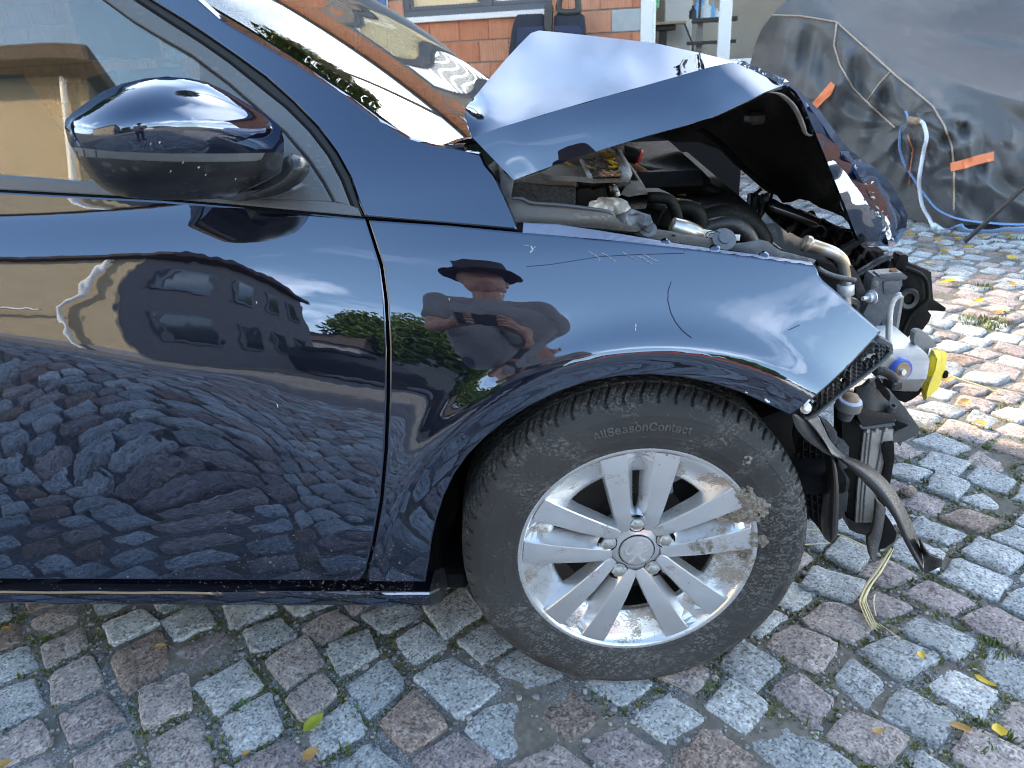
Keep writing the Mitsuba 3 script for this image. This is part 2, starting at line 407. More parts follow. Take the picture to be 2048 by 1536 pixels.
for nm, am in (('rim_clean', 0.02), ('rim_dirty', 0.15)):
    scene['m_' + nm] = two({'type': 'blendbsdf', 'weight': proc(rim_dirt(am)),
        'a': {'type': 'principled', 'base_color': rgb(.70, .71, .73), 'metallic': 0.75, 'roughness': 0.26, 'specular': 0.6},
        'b': {'type': 'diffuse', 'reflectance': proc(lambda p, n, uv: mix((.20, .16, .12), (.34, .30, .25), noise(p.x * 260, p.y * 260, p.z * 260)))}})
mat('barrel', (.03, .03, .032), 0.5, metal=0.3)
mat('brake_iron', (.07, .062, .056), 0.6, metal=0.5)
mat('caliper', (.30, .30, .30), 0.55, metal=0.4)
mat('bolt_grey', (.42, .42, .41), 0.4, metal=0.6)
mat('cap_grey', (.55, .55, .55), 0.35, metal=0.6); mat('cap_emblem', (.66, .66, .66), 0.3, metal=0.6)
mat('mud', lambda p, n, uv: mix((.13, .115, .095), (.30, .27, .23), noise(p.x * 320, p.y * 320, p.z * 320)), 0.95)

# building
def poroton(c1, c2):
    def f(p, n, uv):
        g = smoothstep(0.25, 0.6, dr.abs(dr.sin(p.x * 95)))
        return mix(c1, c2, fbm(p.x * 5, p.z * 9, p.y * 5, 4)) * (0.88 + 0.12 * g) * (0.9 + 0.2 * noise(p.x * 60, p.z * 8, p.y * 60))
    return f
BR = [mat('clay_%d' % i, poroton(a, b), 0.9, spec=0.2) for i, (a, b) in enumerate([((.48, .19, .105), (.60, .27, .16)), ((.44, .165, .09), (.56, .24, .14)), ((.50, .22, .13), (.62, .31, .20))])]
mat('mortar', lambda p, n, uv: mix((.34, .31, .28), (.20, .15, .12), fbm(p.x * 9, p.z * 30, p.y * 9, 3)), 0.95)
mat('grey_block', lambda p, n, uv: mix((.36, .38, .39), (.44, .46, .47), fbm(p.x * 14, p.z * 14, 0, 4)), 0.9)
mat('frame_anthracite', (.085, .095, .115), 0.45); mat('white_pvc', (.78, .80, .80), 0.35)
mat('sill_alu', (.66, .69, .73), 0.4, metal=0.3); mat('blind', (.68, .58, .38), 0.8)
mat('plaster', (.55, .52, .46), 0.9); mat('room_floor', (.30, .29, .28), 0.6)
mat('desk_black', (.03, .03, .032), 0.4); mat('wood_top', (.48, .34, .22), 0.5); mat('steel_post', (.20, .21, .22), 0.4)
mat('bottle_blue', (.15, .40, .68), 0.25); mat('bottle_dark', (.03, .035, .05), 0.3); mat('bottle_green', (.04, .38, .13), 0.3); mat('bottle_white', (.62, .70, .74), 0.3)
mat('cable_white', (.68, .66, .62), 0.5); mat('wood_stick', (.55, .40, .24), 0.6); mat('socket_blue', (.07, .15, .33), 0.45)
mat('van_cloth', lambda p, n, uv: mix((.022, .026, .040), (.035, .040, .055), noise(p.x * 300, p.y * 300, p.z * 300)), 0.9); mat('van_inset', (.035, .045, .085), 0.9); mat('van_plastic', (.045, .047, .05), 0.5)

# tarpaulin
mat('tarp', lambda p, n, uv: mix((.085, .087, .092), (.115, .117, .122), fbm(p.x * 3, p.y * 3, p.z * 3, 3)), 0.46, spec=0.4, bump=lambda p, n, uv: dr.abs(fbm(p.x * 6, p.y * 6, p.z * 3, 2) - 0.5) * 0.03 + dr.abs(fbm(p.x * 24 + 7, p.y * 24, p.z * 14, 2) - 0.5) * 0.006)
mat('orange_strip', (.80, .24, .11), 0.5); mat('seam_thread', (.42, .33, .27), 0.7)
mat('strap_blue', (.22, .36, .62), 0.6); mat('rope_white', (.62, .66, .74), 0.6); mat('pole_black', (.03, .03, .033), 0.35)
# surroundings
mat('tan_render', lambda p, n, uv: mix((.40, .32, .205), (.46, .375, .25), fbm(p.x * 3, p.y * 3, p.z * 3, 4)), 0.95)
mat('painted_shade', (.13, .125, .13), 0.9); mat('grey_render', (.23, .23, .25), 0.9); mat('roof_tile', (.06, .045, .04), 0.85); mat('dark_pane', (.02, .025, .03), 0.15)
mat('white_paint', (.78, .78, .76), 0.5); mat('rust_red', (.25, .09, .06), 0.7); mat('bark', (.13, .10, .075), 0.9)
leafm('foliage', lambda p, n, uv: mix((.035, .075, .012), (.10, .15, .025), noise(p.x * 3, p.y * 3, p.z * 3)))
leafm('hill_wood', lambda p, n, uv: mix((.020, .026, .026), (.045, .045, .036), fbm(p.x * .05, p.y * .05, p.z * .1)))
mat('skin', (.50, .27, .19), 0.55); mat('shirt_grey', (.26, .25, .25), 0.9); mat('hat_dark', (.06, .045, .045), 0.9); mat('jeans', (.05, .06, .10), 0.9); mat('phone_black', (.015, .015, .016), 0.25)
mat('van_paint_dark', (.03, .035, .045), 0.25); mat('car_red', (.42, .03, .025), 0.25)
# ------------------------------------------------------------------ yard: soil, cobbles, gravel, moss, leaves
def soil_h(x, y):
    p = np.stack([x, y, 0 * x], -1)
    return -0.0060 + 0.013 * (meshkit.fbm(p * 3.1, 4, 5) - 0.45) + 0.010 * (meshkit.fbm(p * 17, 3, 6) - 0.5)
def sheet(x0, x1, y0, y1, st):
    gx, gy = np.meshgrid(np.arange(x0, x1 + st / 2, st), np.arange(y0, y1 + st / 2, st), indexing='ij')
    return grid_mesh(np.stack([gx, gy, soil_h(gx, gy)], -1))
near = sheet(-2.4, 5.2, 0.4, 6.4, 0.02)
far = []
for (x0, x1, y0, y1) in ((-600, 5.19, 6.39, 600), (5.19, 600, 0.41, 600), (-600, -2.39, 0.41, 6.39), (-600, 600, -600, 0.41)):
    far.append((np.array([[x0, y0, -.02], [x1, y0, -.02], [x1, y1, -.02], [x0, y1, -.02]], float), np.array([[0, 1, 2, 3]])))
obj('yard_ground', cat([near] + far), 'soil', smooth=True)
tag('yard_ground', 'cobbled yard of grey and reddish granite setts with mossy gravel joints', kind='structure')

ROT = math.radians(-47)
ce, se = math.cos(ROT), math.sin(ROT)
stones = []
rows = np.arange(-94, 120)
a_pitch = 0.117
for r in rows:
    rr = np.random.default_rng(1000 + int(r))
    v0 = r * a_pitch
    u = -10.0 + rr.uniform(0, 0.1)
    while u < 9.0:
        L = rr.uniform(0.088, 0.124) if rr.random() < 0.8 else rr.uniform(0.124, 0.160)
        g = rr.uniform(0.004, 0.016)
        cu, cv = u + L / 2, v0 + rr.normal(0, 0.005)
        u += L + g
        x, y = cu * ce - cv * se, cu * se + cv * ce
        if not (-2.6 < x < 5.6 and 0.35 < y < 9.6) and not (-3.4 < x < 2.8 and -2.8 < y <= .35): continue
        stones.append((x, y, L * rr.uniform(0.94, 1.0), a_pitch - rr.uniform(0.005, 0.020), rr.normal(0, 0.05), int(rr.integers(1 << 30))))
S = np.array([s[:2] for s in stones])
pp = project(np.c_[S, np.zeros(len(S))])
dep = (np.c_[S, np.zeros(len(S))] - EYE) @ FWD
inview = (dep > 0.2) & (pp[:, 0] > -140) & (pp[:, 0] < 2190) & (pp[:, 1] > 380) & (pp[:, 1] < 1680)
# what of the yard the car body hides from the camera (sill, wheel, engine bay) is not part of the first 300
hid = (pp[:, 1] < 1185) & (pp[:, 0] < 880) | (pp[:, 1] < 1120) & (pp[:, 0] < 1590) | (pp[:, 1] < 470)
core = np.hypot((pp[:, 0] - 1270) / 330, (pp[:, 1] - 1050) / 290) < 0.93
order = np.argsort(dep + 50 * hid + 50 * core + 1000 * ~inview)
STONE_POLY = []
def stone_mesh(s, nb, rings):
    x, y, L, W, rz, seed = s
    rg = np.random.default_rng(seed)
    t = np.arange(nb) * 2 * math.pi / nb
    e = rg.uniform(0.17, 0.34)
    c, sn = np.cos(t), np.sin(t)
    q = np.stack([np.sign(c) * np.abs(c) ** e * L / 2, np.sign(sn) * np.abs(sn) ** e * W / 2], -1)
    k = rg.normal(0, 0.10, 4)                                   # skew corners
    q[:, 0] += k[0] * q[:, 1] + k[1] * q[:, 0] * q[:, 1] / W; q[:, 1] += k[2] * q[:, 0] + k[3] * q[:, 0] * q[:, 1] / L * 0.8
    n3 = meshkit.noise(np.c_[q * 34, np.full(nb, seed % 97)], 1) - 0.5
    q *= (1 + 0.13 * n3 + 0.05 * rg.standard_normal(nb) * 0.6)[:, None]
    if rg.random() < 0.3: q *= rg.uniform(0.86, 0.97)
    a = ROT + rz; ca, sa = math.cos(a), math.sin(a)
    q = q @ np.array([[ca, sa], [-sa, ca]])
    top = rg.normal(0.001, 0.0035); tx, ty = rg.normal(0, 0.03, 2)
    V, F = [], []
    for sc, z in rings:
        p = q * sc
        zz = z + top + p[:, 0] * tx + p[:, 1] * ty
        if z > -0.012:
            w3 = np.c_[p + [x, y], np.zeros(nb)]
            zz = zz + 0.011 * (meshkit.fbm(w3 * 24, 3, seed % 31) - 0.5) + 0.005 * (meshkit.fbm(w3 * 70, 2, 4) - .5)
        V.append(np.c_[p + [x, y], zz])
    V.append(np.array([[x, y, top + rings[-1][1] + 0.011 * (meshkit.fbm(np.array([[x, y, 0]]) * 24, 3, seed % 31)[0] - 0.5)]]))
    for i in range(len(rings) - 1):
        for j in range(nb):
            k2 = (j + 1) % nb
            F += [[i * nb + j, i * nb + k2, (i + 1) * nb + k2], [i * nb + j, (i + 1) * nb + k2, (i + 1) * nb + j]]
    b = (len(rings) - 1) * nb
    F += [[b + j, b + (j + 1) % nb, len(rings) * nb] for j in range(nb)]
    STONE_POLY.append((q * 0.98 + [x, y]))
    return trimesh.Trimesh(np.vstack(V), F, process=False)
def stone_tone(seed): return int(np.random.default_rng(seed + 5).choice(6, p=[.26, .16, .18, .14, .08, .18]))
R_HI = [(1.0, -0.035), (1.0, -0.008), (0.972, -0.0028), (0.90, 0.0), (0.74, 0.0010), (0.55, 0.0025), (0.33, 0.0025), (0.15, 0.0025)]
R_LO = [(1.0, -0.03), (0.99, -0.006), (0.88, 0.0), (0.5, 0.002)]
rest = {i: [] for i in range(6)}
for n, i in enumerate(order):
    s = stones[i]; tone = stone_tone(s[5])
    if n < 300: obj('cobble', stone_mesh(s, 26 if dep[i] < 2.2 else 20, R_HI), 'granite_%d' % tone, 'yard_ground', smooth=48)
    else: rest[tone].append(stone_mesh(s, 12, R_LO))
for t in rest:
    if rest[t]: obj('more_cobbles', cat(rest[t]), 'granite_%d' % t, 'yard_ground', smooth=50, kind='stuff')

# joints: points that no stone covers
rg = np.random.default_rng(5)
from shapely.strtree import STRtree
polys = [Polygon(p).buffer(0) for p in STONE_POLY]
tree = STRtree(polys)
def joint_points(n, xr, yr, grow=0.0):
    p = np.c_[rg.uniform(*xr, n), rg.uniform(*yr, n)]
    q = project(np.c_[p, np.zeros(n)])
    p = p[(q[:, 0] > -60) & (q[:, 0] < 2110) & (q[:, 1] < 1600)]
    hit = np.zeros(len(p), bool)
    ix = tree.query(shapely.points(p).__array__() if hasattr(shapely.points(p), '__array__') else shapely.points(p), predicate='intersects')
    hit[np.unique(ix[0])] = True
    return p[~hit]
def pebbles(p, r0, r1, name):
    base = trimesh.creation.icosphere(subdivisions=1)
    for m in 'abc':
        out = []
        sel = p[rg.random(len(p)) < 0.34]
        for x, y in sel:
            r = rg.uniform(r0, r1) * (1 if rg.random() < 0.9 else 1.9)
            v = base.vertices * (1 + rg.normal(0, 0.16, (len(base.vertices), 1))) * (r * np.array([1, rg.uniform(.6, 1), rg.uniform(.4, .7)]))
            a = rg.uniform(0, 6.3); v = v @ np.array([[math.cos(a), -math.sin(a), 0], [math.sin(a), math.cos(a), 0], [0, 0, 1]])
            z = soil_h(np.array([x]), np.array([y]))[0] + r * 0.25
            out.append((v + [x, y, z], base.faces))
        obj(name, cat(out), 'pebble_' + m, smooth=True, parent='yard_ground', kind='stuff')
P1 = joint_points(26000, (-1.4, 1.6), (0.75, 1.9))
pebbles(P1[:5200], 0.0014, 0.0045, 'gravel')
def tufts(P, m, name, blades, ln, wd, thr, seed, up=0.8):
    dens = meshkit.fbm(np.c_[P * 4.2, np.zeros(len(P))], 4, seed)
    P = P[dens > thr]
    V, F, n = [], [], 0
    for x, y in P:
        z = soil_h(np.array([x]), np.array([y]))[0]
        for _ in range(blades):
            a = rg.uniform(0, 6.28); l = ln * rg.uniform(0.5, 1.4); w = wd * rg.uniform(0.6, 1.3); k = rg.uniform(0.25, 1.1) * up
            d = np.array([math.cos(a), math.sin(a), 0]); s = np.array([-d[1], d[0], 0]) * w
            o = np.array([x, y, z - 0.002]) + d * rg.uniform(0, 0.006)
            tip = o + d * l * (1 - k * .5) + [0, 0, l * k]; mid = (o + tip) / 2 + [0, 0, l * 0.14 * k]
            V += [o - s * .4, o + s * .4, mid - s, mid + s, tip]; F += [[n, n + 1, n + 3], [n, n + 3, n + 2], [n + 2, n + 3, n + 4]]; n += 5
    k = obj(name, trimesh.Trimesh(V, F, process=False), m, smooth=False)
    return k
P2 = joint_points(36000, (-1.4, 1.9), (0.75, 2.3))
k = tufts(P2[:9000], 'moss', 'moss', 7, 0.0085, 0.0024, 0.44, 31, 0.8); tag(k, 'low green moss and chickweed growing in the joints between the cobbles', 'moss', kind='stuff')
P3 = np.vstack([joint_points(6000, (-1.4, 1.9), (0.75, 2.3)), joint_points(9000, (1.0, 4.5), (2.0, 5.0))])
k = tufts(P3, 'grass', 'joint_grass', 5, 0.013, 0.0016, 0.60, 47, 1.3); tag(k, 'short grass tufts sprouting between the cobbles', 'grass', kind='stuff')
# the clear grass clumps of the photograph
for px, py, R, cnt, lab in ((1972, 646, .09, 240, 'bright green grass clump on the sunlit cobbles right of the bumper beam'), (1960, 575, .06, 90, 'small grass clump at the upper edge of the sunlit cobbles'),
                       (345, 1222, .022, 26, 'tiny grass tuft close to the sill of the car'), (510, 1345, .025, 30, 'grass tuft in a joint below the door'), (1995, 1295, .035, 80, 'grass patch near the right edge below the hanging liner'), (1970, 1480, .045, 100, 'grass patch beside two fallen leaves in the lower right corner'),
                       (1440, 1385, .03, 60, 'loose grass patch in front of the wheel'), (1895, 440, .10, 120, 'weeds growing at the foot of the black tarpaulin')):
    c = ground(px, py); V, F, n = [], [], 0
    for _ in range(cnt):
        a, r = rg.uniform(0, 6.28), R * math.sqrt(rg.random()); l = rg.uniform(.5, 1.3) * min(.026, .006 + R * .2); w = l * .055 + .0006
        o = c + [r * math.cos(a) * 1.2, r * math.sin(a), -0.004]; d = np.array([math.cos(a * 3), math.sin(a * 3), 0]); s = np.array([-d[1], d[0], 0]) * w
        tip = o + d * l * .6 + [0, 0, l]; mid = (o + tip) / 2 + [0, 0, l * .2]
        V += [o - s, o + s, mid - s, mid + s, tip]; F += [[n, n + 1, n + 3], [n, n + 3, n + 2], [n + 2, n + 3, n + 4]]; n += 5
    k = obj('grass_clump', trimesh.Trimesh(V, F, process=False), 'grass', smooth=False); tag(k, lab, 'grass')
# weeds with broad leaves
for px, py, lab in ((487, 1415, 'small dark green weed with pointed leaves on the left cobbles'), (705, 1425, 'small broad-leaved weed right of the large yellow leaf')):
    c = ground(px, py)
    k = thing('weed', lab, 'plant')
    for i in range(6): obj('leaf', leafblade(c + [.012 * math.cos(i * 1.05), .012 * math.sin(i * 1.05), -.002], .021, .008, i * 1.05 + .3 * (i % 2), -.5, .2, i), 'weed_leaf', k, smooth=True)
# single fallen leaves
for px, py, L, W, az, m, lab in ((629, 1447, .050, .026, 1.0, 'green_leaf', 'large greenish yellow leaf with ribs lying flat on the cobbles below the door'), (1842, 1310, .022, .016, 1.2, 'yellow_leaf', 'small bright yellow leaf standing on a reddish cobble right of the wheel'),
                  (1971, 1365, .042, .013, -0.9, 'yellow_leaf', 'long thin yellow leaf near the right edge of the photo'), (1922, 1457, .038, .018, -.6, 'ochre_leaf', 'ochre leaf lying tilted, left of the two leaves in the lower right corner'),
                  (1997, 1463, .033, .024, 1.3, 'yellow_leaf', 'curled pale yellow leaf, right one of the two in the lower right corner'), (1757, 1463, .024, .011, 0.2, 'ochre_leaf', 'small brown leaf on gravel at the lower right'),
                  (322, 1293, .030, .012, .3, 'ochre_leaf', 'brown leaf stuck in a joint below the left end of the sill'), (622, 1510, .034, .024, .9, 'ochre_leaf', 'crumpled brown leaf at the bottom edge below the large leaf'),
                  (492, 1507, .020, .010, .7, 'ochre_leaf', 'tiny tan leaf on a pinkish cobble at the bottom left'), (8, 1530, .03, .02, .8, 'ochre_leaf', 'orange brown leaf in the lower left corner'), (12, 1258, .022, .012, 0, 'ochre_leaf', 'small tan leaf at the left edge under the sill')):
    c = ground(px, py, 0.013)
    k = obj('fallen_leaf', leafblade(c, L, W, az, RNG.uniform(-.15, .15), RNG.uniform(.15, .5), px), m, smooth=True); tag(k, lab, 'leaf')
ORD = 'first second third fourth fifth sixth seventh eighth ninth tenth eleventh twelfth thirteenth fourteenth fifteenth sixteenth seventeenth eighteenth nineteenth twentieth'.split()
far_px = sorted([(RNG.uniform(1800, 2046), 466 + 88 * RNG.random() ** 1.5) for _ in range(20)])
near_px = sorted([(RNG.uniform(1880, 2040), RNG.uniform(560, 900)) for _ in range(8)])
for (pxs, where) in ((far_px, 'dry %s leaf on the shaded cobbles before the covered car, %s from the left there'), (near_px, '%s leaf on the sunlit cobbles right of the bumper beam, %s from the left there')):
    for i, (px, py) in enumerate(pxs):
        m = RNG.choice(['ochre_leaf', 'ochre_leaf', 'yellow_leaf'])
        k = obj('fallen_leaf', leafblade(ground(px, py, 0.012), RNG.uniform(.045, .085), RNG.uniform(.03, .05), RNG.uniform(0, 6), RNG.uniform(-.3, .3), RNG.uniform(.2, .8), i), m, smooth=True)
        tag(k, where % ('ochre' if m == 'ochre_leaf' else 'yellow', ORD[i]), 'leaf', 'leaves scattered on the cobbles of the yard')
# a straw stalk bundle and single stalks
def stalk(pts, r, lab, nm='straw_stalk'):
    P = [ground(x, y, z) for x, y, z in pts]
    k = obj(nm, tube(P, r, 6, 6), 'straw', smooth=True); tag(k, lab, 'straw'); return k
k = thing('straw_bundle', 'pale dry straw stalk bent on the cobbles under the front of the car', 'straw')
for dx, dy in ((0, 0), (5, 2), (-4, 4), (8, -1), (2, 6), (-2, -2)):
    obj('blade', tube([ground(1783 + dx * .5, 1098 + dy, .05), ground(1757 + dx, 1140 + dy, .035), ground(1730 + dx, 1180 + dy, .022), ground(1724 + dx, 1205 + dy, .016), ground(1740 + dx, 1242 + dy, .012), ground(1752 + dx * 1.3, 1255 + dy, .008)], [.0012, .0017, .0018, .0017, .0013, .0008], 6, 6), 'straw', k, smooth=True)
stalk([(1750, 1188, .02), (1748, 1215, .015), (1752, 1232, .01)], .0016, 'short dry blade right beside the bent straw bundle')
stalk([(1758, 1247, .01), (1800, 1277, .008)], .0009, 'thin straw stalk lying at the lower end of the straw bundle')
stalk([(1610, 1059, .02), (1680, 1070, .02), (1735, 1100, .02)], .0016, 'straw stalk lying behind the wheel under the front of the car')
stalk([(1600, 1090, .02), (1660, 1086, .015)], .0012, 'short straw stalk close behind the wheel')
stalk([(1893, 748, .02), (1950, 768, .02), (2005, 788, .012)], .0022, 'long straw stalk on the cobbles pointing away from the yellow bumper beam end')
k = obj('loose_stone', box(ground(1817, 982, .012), (.045, .035, .028), .012, .5), 'granite_4', smooth=60); tag(k, 'small loose reddish stone on the cobbles right of the radiator', 'stone')
# ------------------------------------------------------------------ the car: its side as a smooth surface y = F(x, z)
CAR = thing('damaged_car', 'dark blue hatchback with its front bumper torn off and its bonnet buckled upwards', 'car')
WC = np.array([0.112, 1.116, 0.306]); ARCH = np.array([0.105, 0.30])
_x = np.arange(-2.3, 1.0, 0.01); _z = np.arange(0.14, 1.60, 0.005)
def tilt_table():
    # tilt of the surface from upright (degrees, + = faces the sky) at stations along the car
    st = {-2.3: {.14: -10, .27: -6, .35: -3, .45: -1, .58: 1, .66: 4, .72: 6.5, .79: 9, .845: 13, .882: 18, .905: 23, .935: 27, .952: 25, .968: 14, 1.0: 14.5, 1.03: 14.5, 1.6: 15.5},
          -1.1: {.14: -10, .27: -6, .35: -3, .45: -1, .58: 1, .66: 4, .72: 6.5, .79: 9, .845: 13, .882: 18, .905: 23, .935: 27, .952: 25, .968: 14, 1.0: 14.5, 1.03: 14.5, 1.6: 15.5},
          -0.8: {.14: -10, .27: -6, .35: -3, .45: 0, .58: 2, .66: 5, .72: 7.5, .756: 9, .80: 12.5, .86: 18, .89: 23, .925: 27, .942: 25, .96: 14, .99: 14.5, 1.05: 14.5, 1.6: 15.5},
          -0.60: {.14: -10, .27: -6, .35: -2, .45: 0.5, .58: 1.5, .66: 4, .695: 6, .72: 9.5, .78: 13, .85: 18, .89: 23, .925: 26, .945: 23, .97: 15.5, 1.05: 15.5, 1.6: 17},
          -0.4: {.14: -10, .27: -6, .35: -2, .45: 1, .55: 4, .62: 6, .69: 9.5, .74: 12.5, .80: 16, .85: 19, .89: 22, .925: 24, .95: 24, 1.0: 26, 1.10: 28, 1.6: 30},
          -0.13: {.14: -8, .27: -5, .35: 0, .45: 4, .56: 8, .64: 11, .70: 15, .76: 18.5, .82: 22, .858: 24, .868: 27, .90: 29, .95: 30, 1.0: 38, 1.05: 52, 1.12: 62, 1.6: 65},
          0.11: {.14: -6, .27: 0, .45: 6, .56: 9, .64: 14, .70: 18.5, .76: 21, .82: 23.5, .845: 24.5, .857: 28, .90: 31, .95: 40, 1.05: 60, 1.6: 65},
          0.40: {.14: -2, .27: 2, .50: 9, .58: 14, .64: 17.5, .70: 20, .76: 22.5, .80: 24, .825: 26, .85: 27, .90: 34, 1.0: 50, 1.6: 60},
          1.0: {.14: -2, .27: 2, .50: 9, .58: 14, .64: 17.5, .70: 20, .76: 22.5, .80: 24, .85: 28, .90: 34, 1.0: 50, 1.6: 60}}
    xs = sorted(st); rows = []
    for x in xs:
        k = sorted(st[x]); rows.append(PchipInterpolator(k, [st[x][q] for q in k])(_z))
    return PchipInterpolator(xs, np.array(rows), axis=0)(_x)
A = gaussian_filter(tilt_table(), (4, 0.9))
# the crease that runs down the door: below it the skin is hollowed
_zc = np.interp(_x, [-2.3, -1.1, -.95, -.72, -.60, -.48, 1], [.85, .802, .786, .736, .712, .69, .69])[:, None]
_J = np.interp(_x, [-2.3, -.80, -.68, -.58, -.46, 1], [9, 9, 7, 3.5, 0, 0])[:, None]
_dz = _zc - _z[None]
A = A - gaussian_filter(_J / (1 + np.exp(-_dz / .0035)), (3, .6)) * np.clip(1 - (_dz - .02) / .24, 0, 1)
zr = int(round((0.70 - 0.14) / 0.005))
tanA = np.tan(np.radians(A))
Yc = np.concatenate([np.zeros((len(_x), 1)), np.cumsum((tanA[:, 1:] + tanA[:, :-1]) / 2 * 0.005, axis=1)], 1)
Yc -= Yc[:, zr:zr + 1]
slope = PchipInterpolator([-2.3, -1.0, -.6, -.4, -.13, .11, .28, .40, .47, 1.0], [-.03, .0, .02, .045, .105, .125, .17, .26, .36, .5])(_x)
y0 = np.r_[0, np.cumsum((slope[1:] + slope[:-1]) / 2 * 0.01)]
y0 += 1.050 - np.interp(-.40, _x, y0)
FG = y0[:, None] + Yc
# wheel-arch flare: outside the crest the panel, inside it an upright lip
gx, gz = np.meshgrid(_x, _z, indexing='ij')
rr_ = np.hypot((gx - ARCH[0]) / 1.02, gz - ARCH[1]); th_ = np.arctan2(gz - ARCH[1], gx - ARCH[0])
RC = 0.405 + 0.022 * np.cos(th_) ** 2
top = np.clip(np.sin(th_), 0, 1)
k = (0.10 + 0.20 * top ** 1.5) * (1 - 0.55 * np.clip(np.cos(th_), 0, 1))
d = np.clip(RC - rr_, 0, 0.10)
soft = 0.006
FG = FG + k * (np.sqrt(d * d + soft ** 2) - soft) * np.clip((gz - 0.2) / 0.1, 0, 1)
# crest swelling just outside the lip
FG = FG - 0.006 * np.exp(-((rr_ - RC - 0.004) / 0.030) ** 2) * np.clip(np.sin(th_) * 1.4, 0, 1)
FS = RectBivariateSpline(_x, _z, FG, kx=3, ky=3)
def F(x, z): return FS(x, z, grid=False)
def Fn(x, z):
    n = np.stack([FS(x, z, dx=1, grid=False), -np.ones_like(x), FS(x, z, dy=1, grid=False)], -1)
    return n / np.linalg.norm(n, axis=-1, keepdims=True)
def on(px, py, off=0.0):
    """Where the sight line of a pixel meets the car's side."""
    px, py = np.atleast_1d(np.asarray(px, float)), np.atleast_1d(np.asarray(py, float))
    d = ray(px, py); Y = np.full(len(px), 1.08)
    for _ in range(40):
        P = EYE + d * (Y / d[:, 1])[:, None]
        Y = Y + 0.7 * (F(np.clip(P[:, 0], -2.29, .98), np.clip(P[:, 2], .15, 1.58)) + off - Y)
    return EYE + d * (Y / d[:, 1])[:, None]

def panel(name, px, m, step=0.009, dens=6, holes=(), flange=0.022, off=0.0, parent=CAR, dirty=None, roll=0.0011, mod=None, label=None):
    """Body panel: outline in pixels laid on the side surface, cut out of it, edges rolled and flanged inward."""
    b = densify(np.asarray(px, float), dens)
    B = on(b[:, 0], b[:, 1], off)[:, [0, 2]]
    poly = Polygon(B).buffer(0)
    if isinstance(poly, MultiPolygon): poly = max(poly.geoms, key=lambda g: g.area)
    B = np.asarray(poly.exterior.coords)[:-1]
    if not poly.exterior.is_ccw: B = B[::-1]
    ins = poly.buffer(-0.0028)
    ring = []
    for g in ([] if ins.is_empty else getattr(ins, 'geoms', [ins])):
        L = g.exterior.length; ring.append(np.array([g.exterior.interpolate(t).coords[0] for t in np.arange(0, L, 0.006)]))
    P, tr, nb = tri_poly(B, step, inner=0.7, extra=np.vstack(ring) if ring else None)
    Y = F(P[:, 0], P[:, 1]) + off
    if mod is not None: Y = Y + mod(P[:, 0], P[:, 1])
    Y[:nb] += roll
    V = np.stack([P[:, 0], Y, P[:, 1]], -1)
    N = Fn(P[:, 0], P[:, 1])
    if mod is not None:
        e = 1e-4
        gx_ = (mod(P[:, 0] + e, P[:, 1]) - mod(P[:, 0] - e, P[:, 1])) / (2 * e); gz_ = (mod(P[:, 0], P[:, 1] + e) - mod(P[:, 0], P[:, 1] - e)) / (2 * e)
        N = np.stack([FS(P[:, 0], P[:, 1], dx=1, grid=False) + gx_, -np.ones(len(P)), FS(P[:, 0], P[:, 1], dy=1, grid=False) + gz_], -1); N /= np.linalg.norm(N, axis=1, keepdims=True)
    # outward in-plane direction on the outline tilts its normals
    t = np.roll(B, -1, 0) - np.roll(B, 1, 0); o = np.stack([t[:, 1], -t[:, 0]], -1); o /= np.linalg.norm(o, axis=1, keepdims=True) + 1e-9
    N[:nb] += np.stack([o[:, 0], 0 * o[:, 0], o[:, 1]], -1) * 0.75; N[:nb] /= np.linalg.norm(N[:nb], axis=1, keepdims=True)
    n = len(V); L = np.arange(nb); M = np.roll(L, -1)
    W = V[:nb] + np.array([0, flange, 0]); O = np.stack([o[:, 0], 0 * o[:, 0], o[:, 1]], -1)
    V2 = np.vstack([V, V[:nb], W]); N2 = np.vstack([N, O, O])
    F2 = np.vstack([tr, np.stack([n + L, n + nb + M, n + M], -1), np.stack([n + L, n + nb + L, n + nb + M], -1)])
    # orientation: front faces towards -y
    return obj(name, trimesh.Trimesh(V2, F2, process=False), m, parent, normals=N2, label=label)

z5 = lambda q, s=2.626: [(x / s, y / s) for x, y in q]
L0 = z5([(310, -200), (540, 0), (690, 110), (840, 200), (1000, 290), (1040, 320), (1200, 440), (1350, 570), (1500, 700), (1620, 840), (1700, 960), (1755, 1062)])
L1 = z5([(470, -170), (700, 0), (900, 130), (1050, 225), (1200, 330), (1350, 450), (1500, 570), (1620, 690), (1720, 820), (1790, 950), (1842, 1085)])
L2 = z5([(560, -160), (795, 0), (975, 110), (1110, 200), (1255, 300), (1405, 410), (1550, 540), (1675, 670), (1770, 800), (1842, 930), (1893, 1080), (1918, 1138)])
def off_line(q, d): return [(x + d, y - d * .6) for x, y in q]

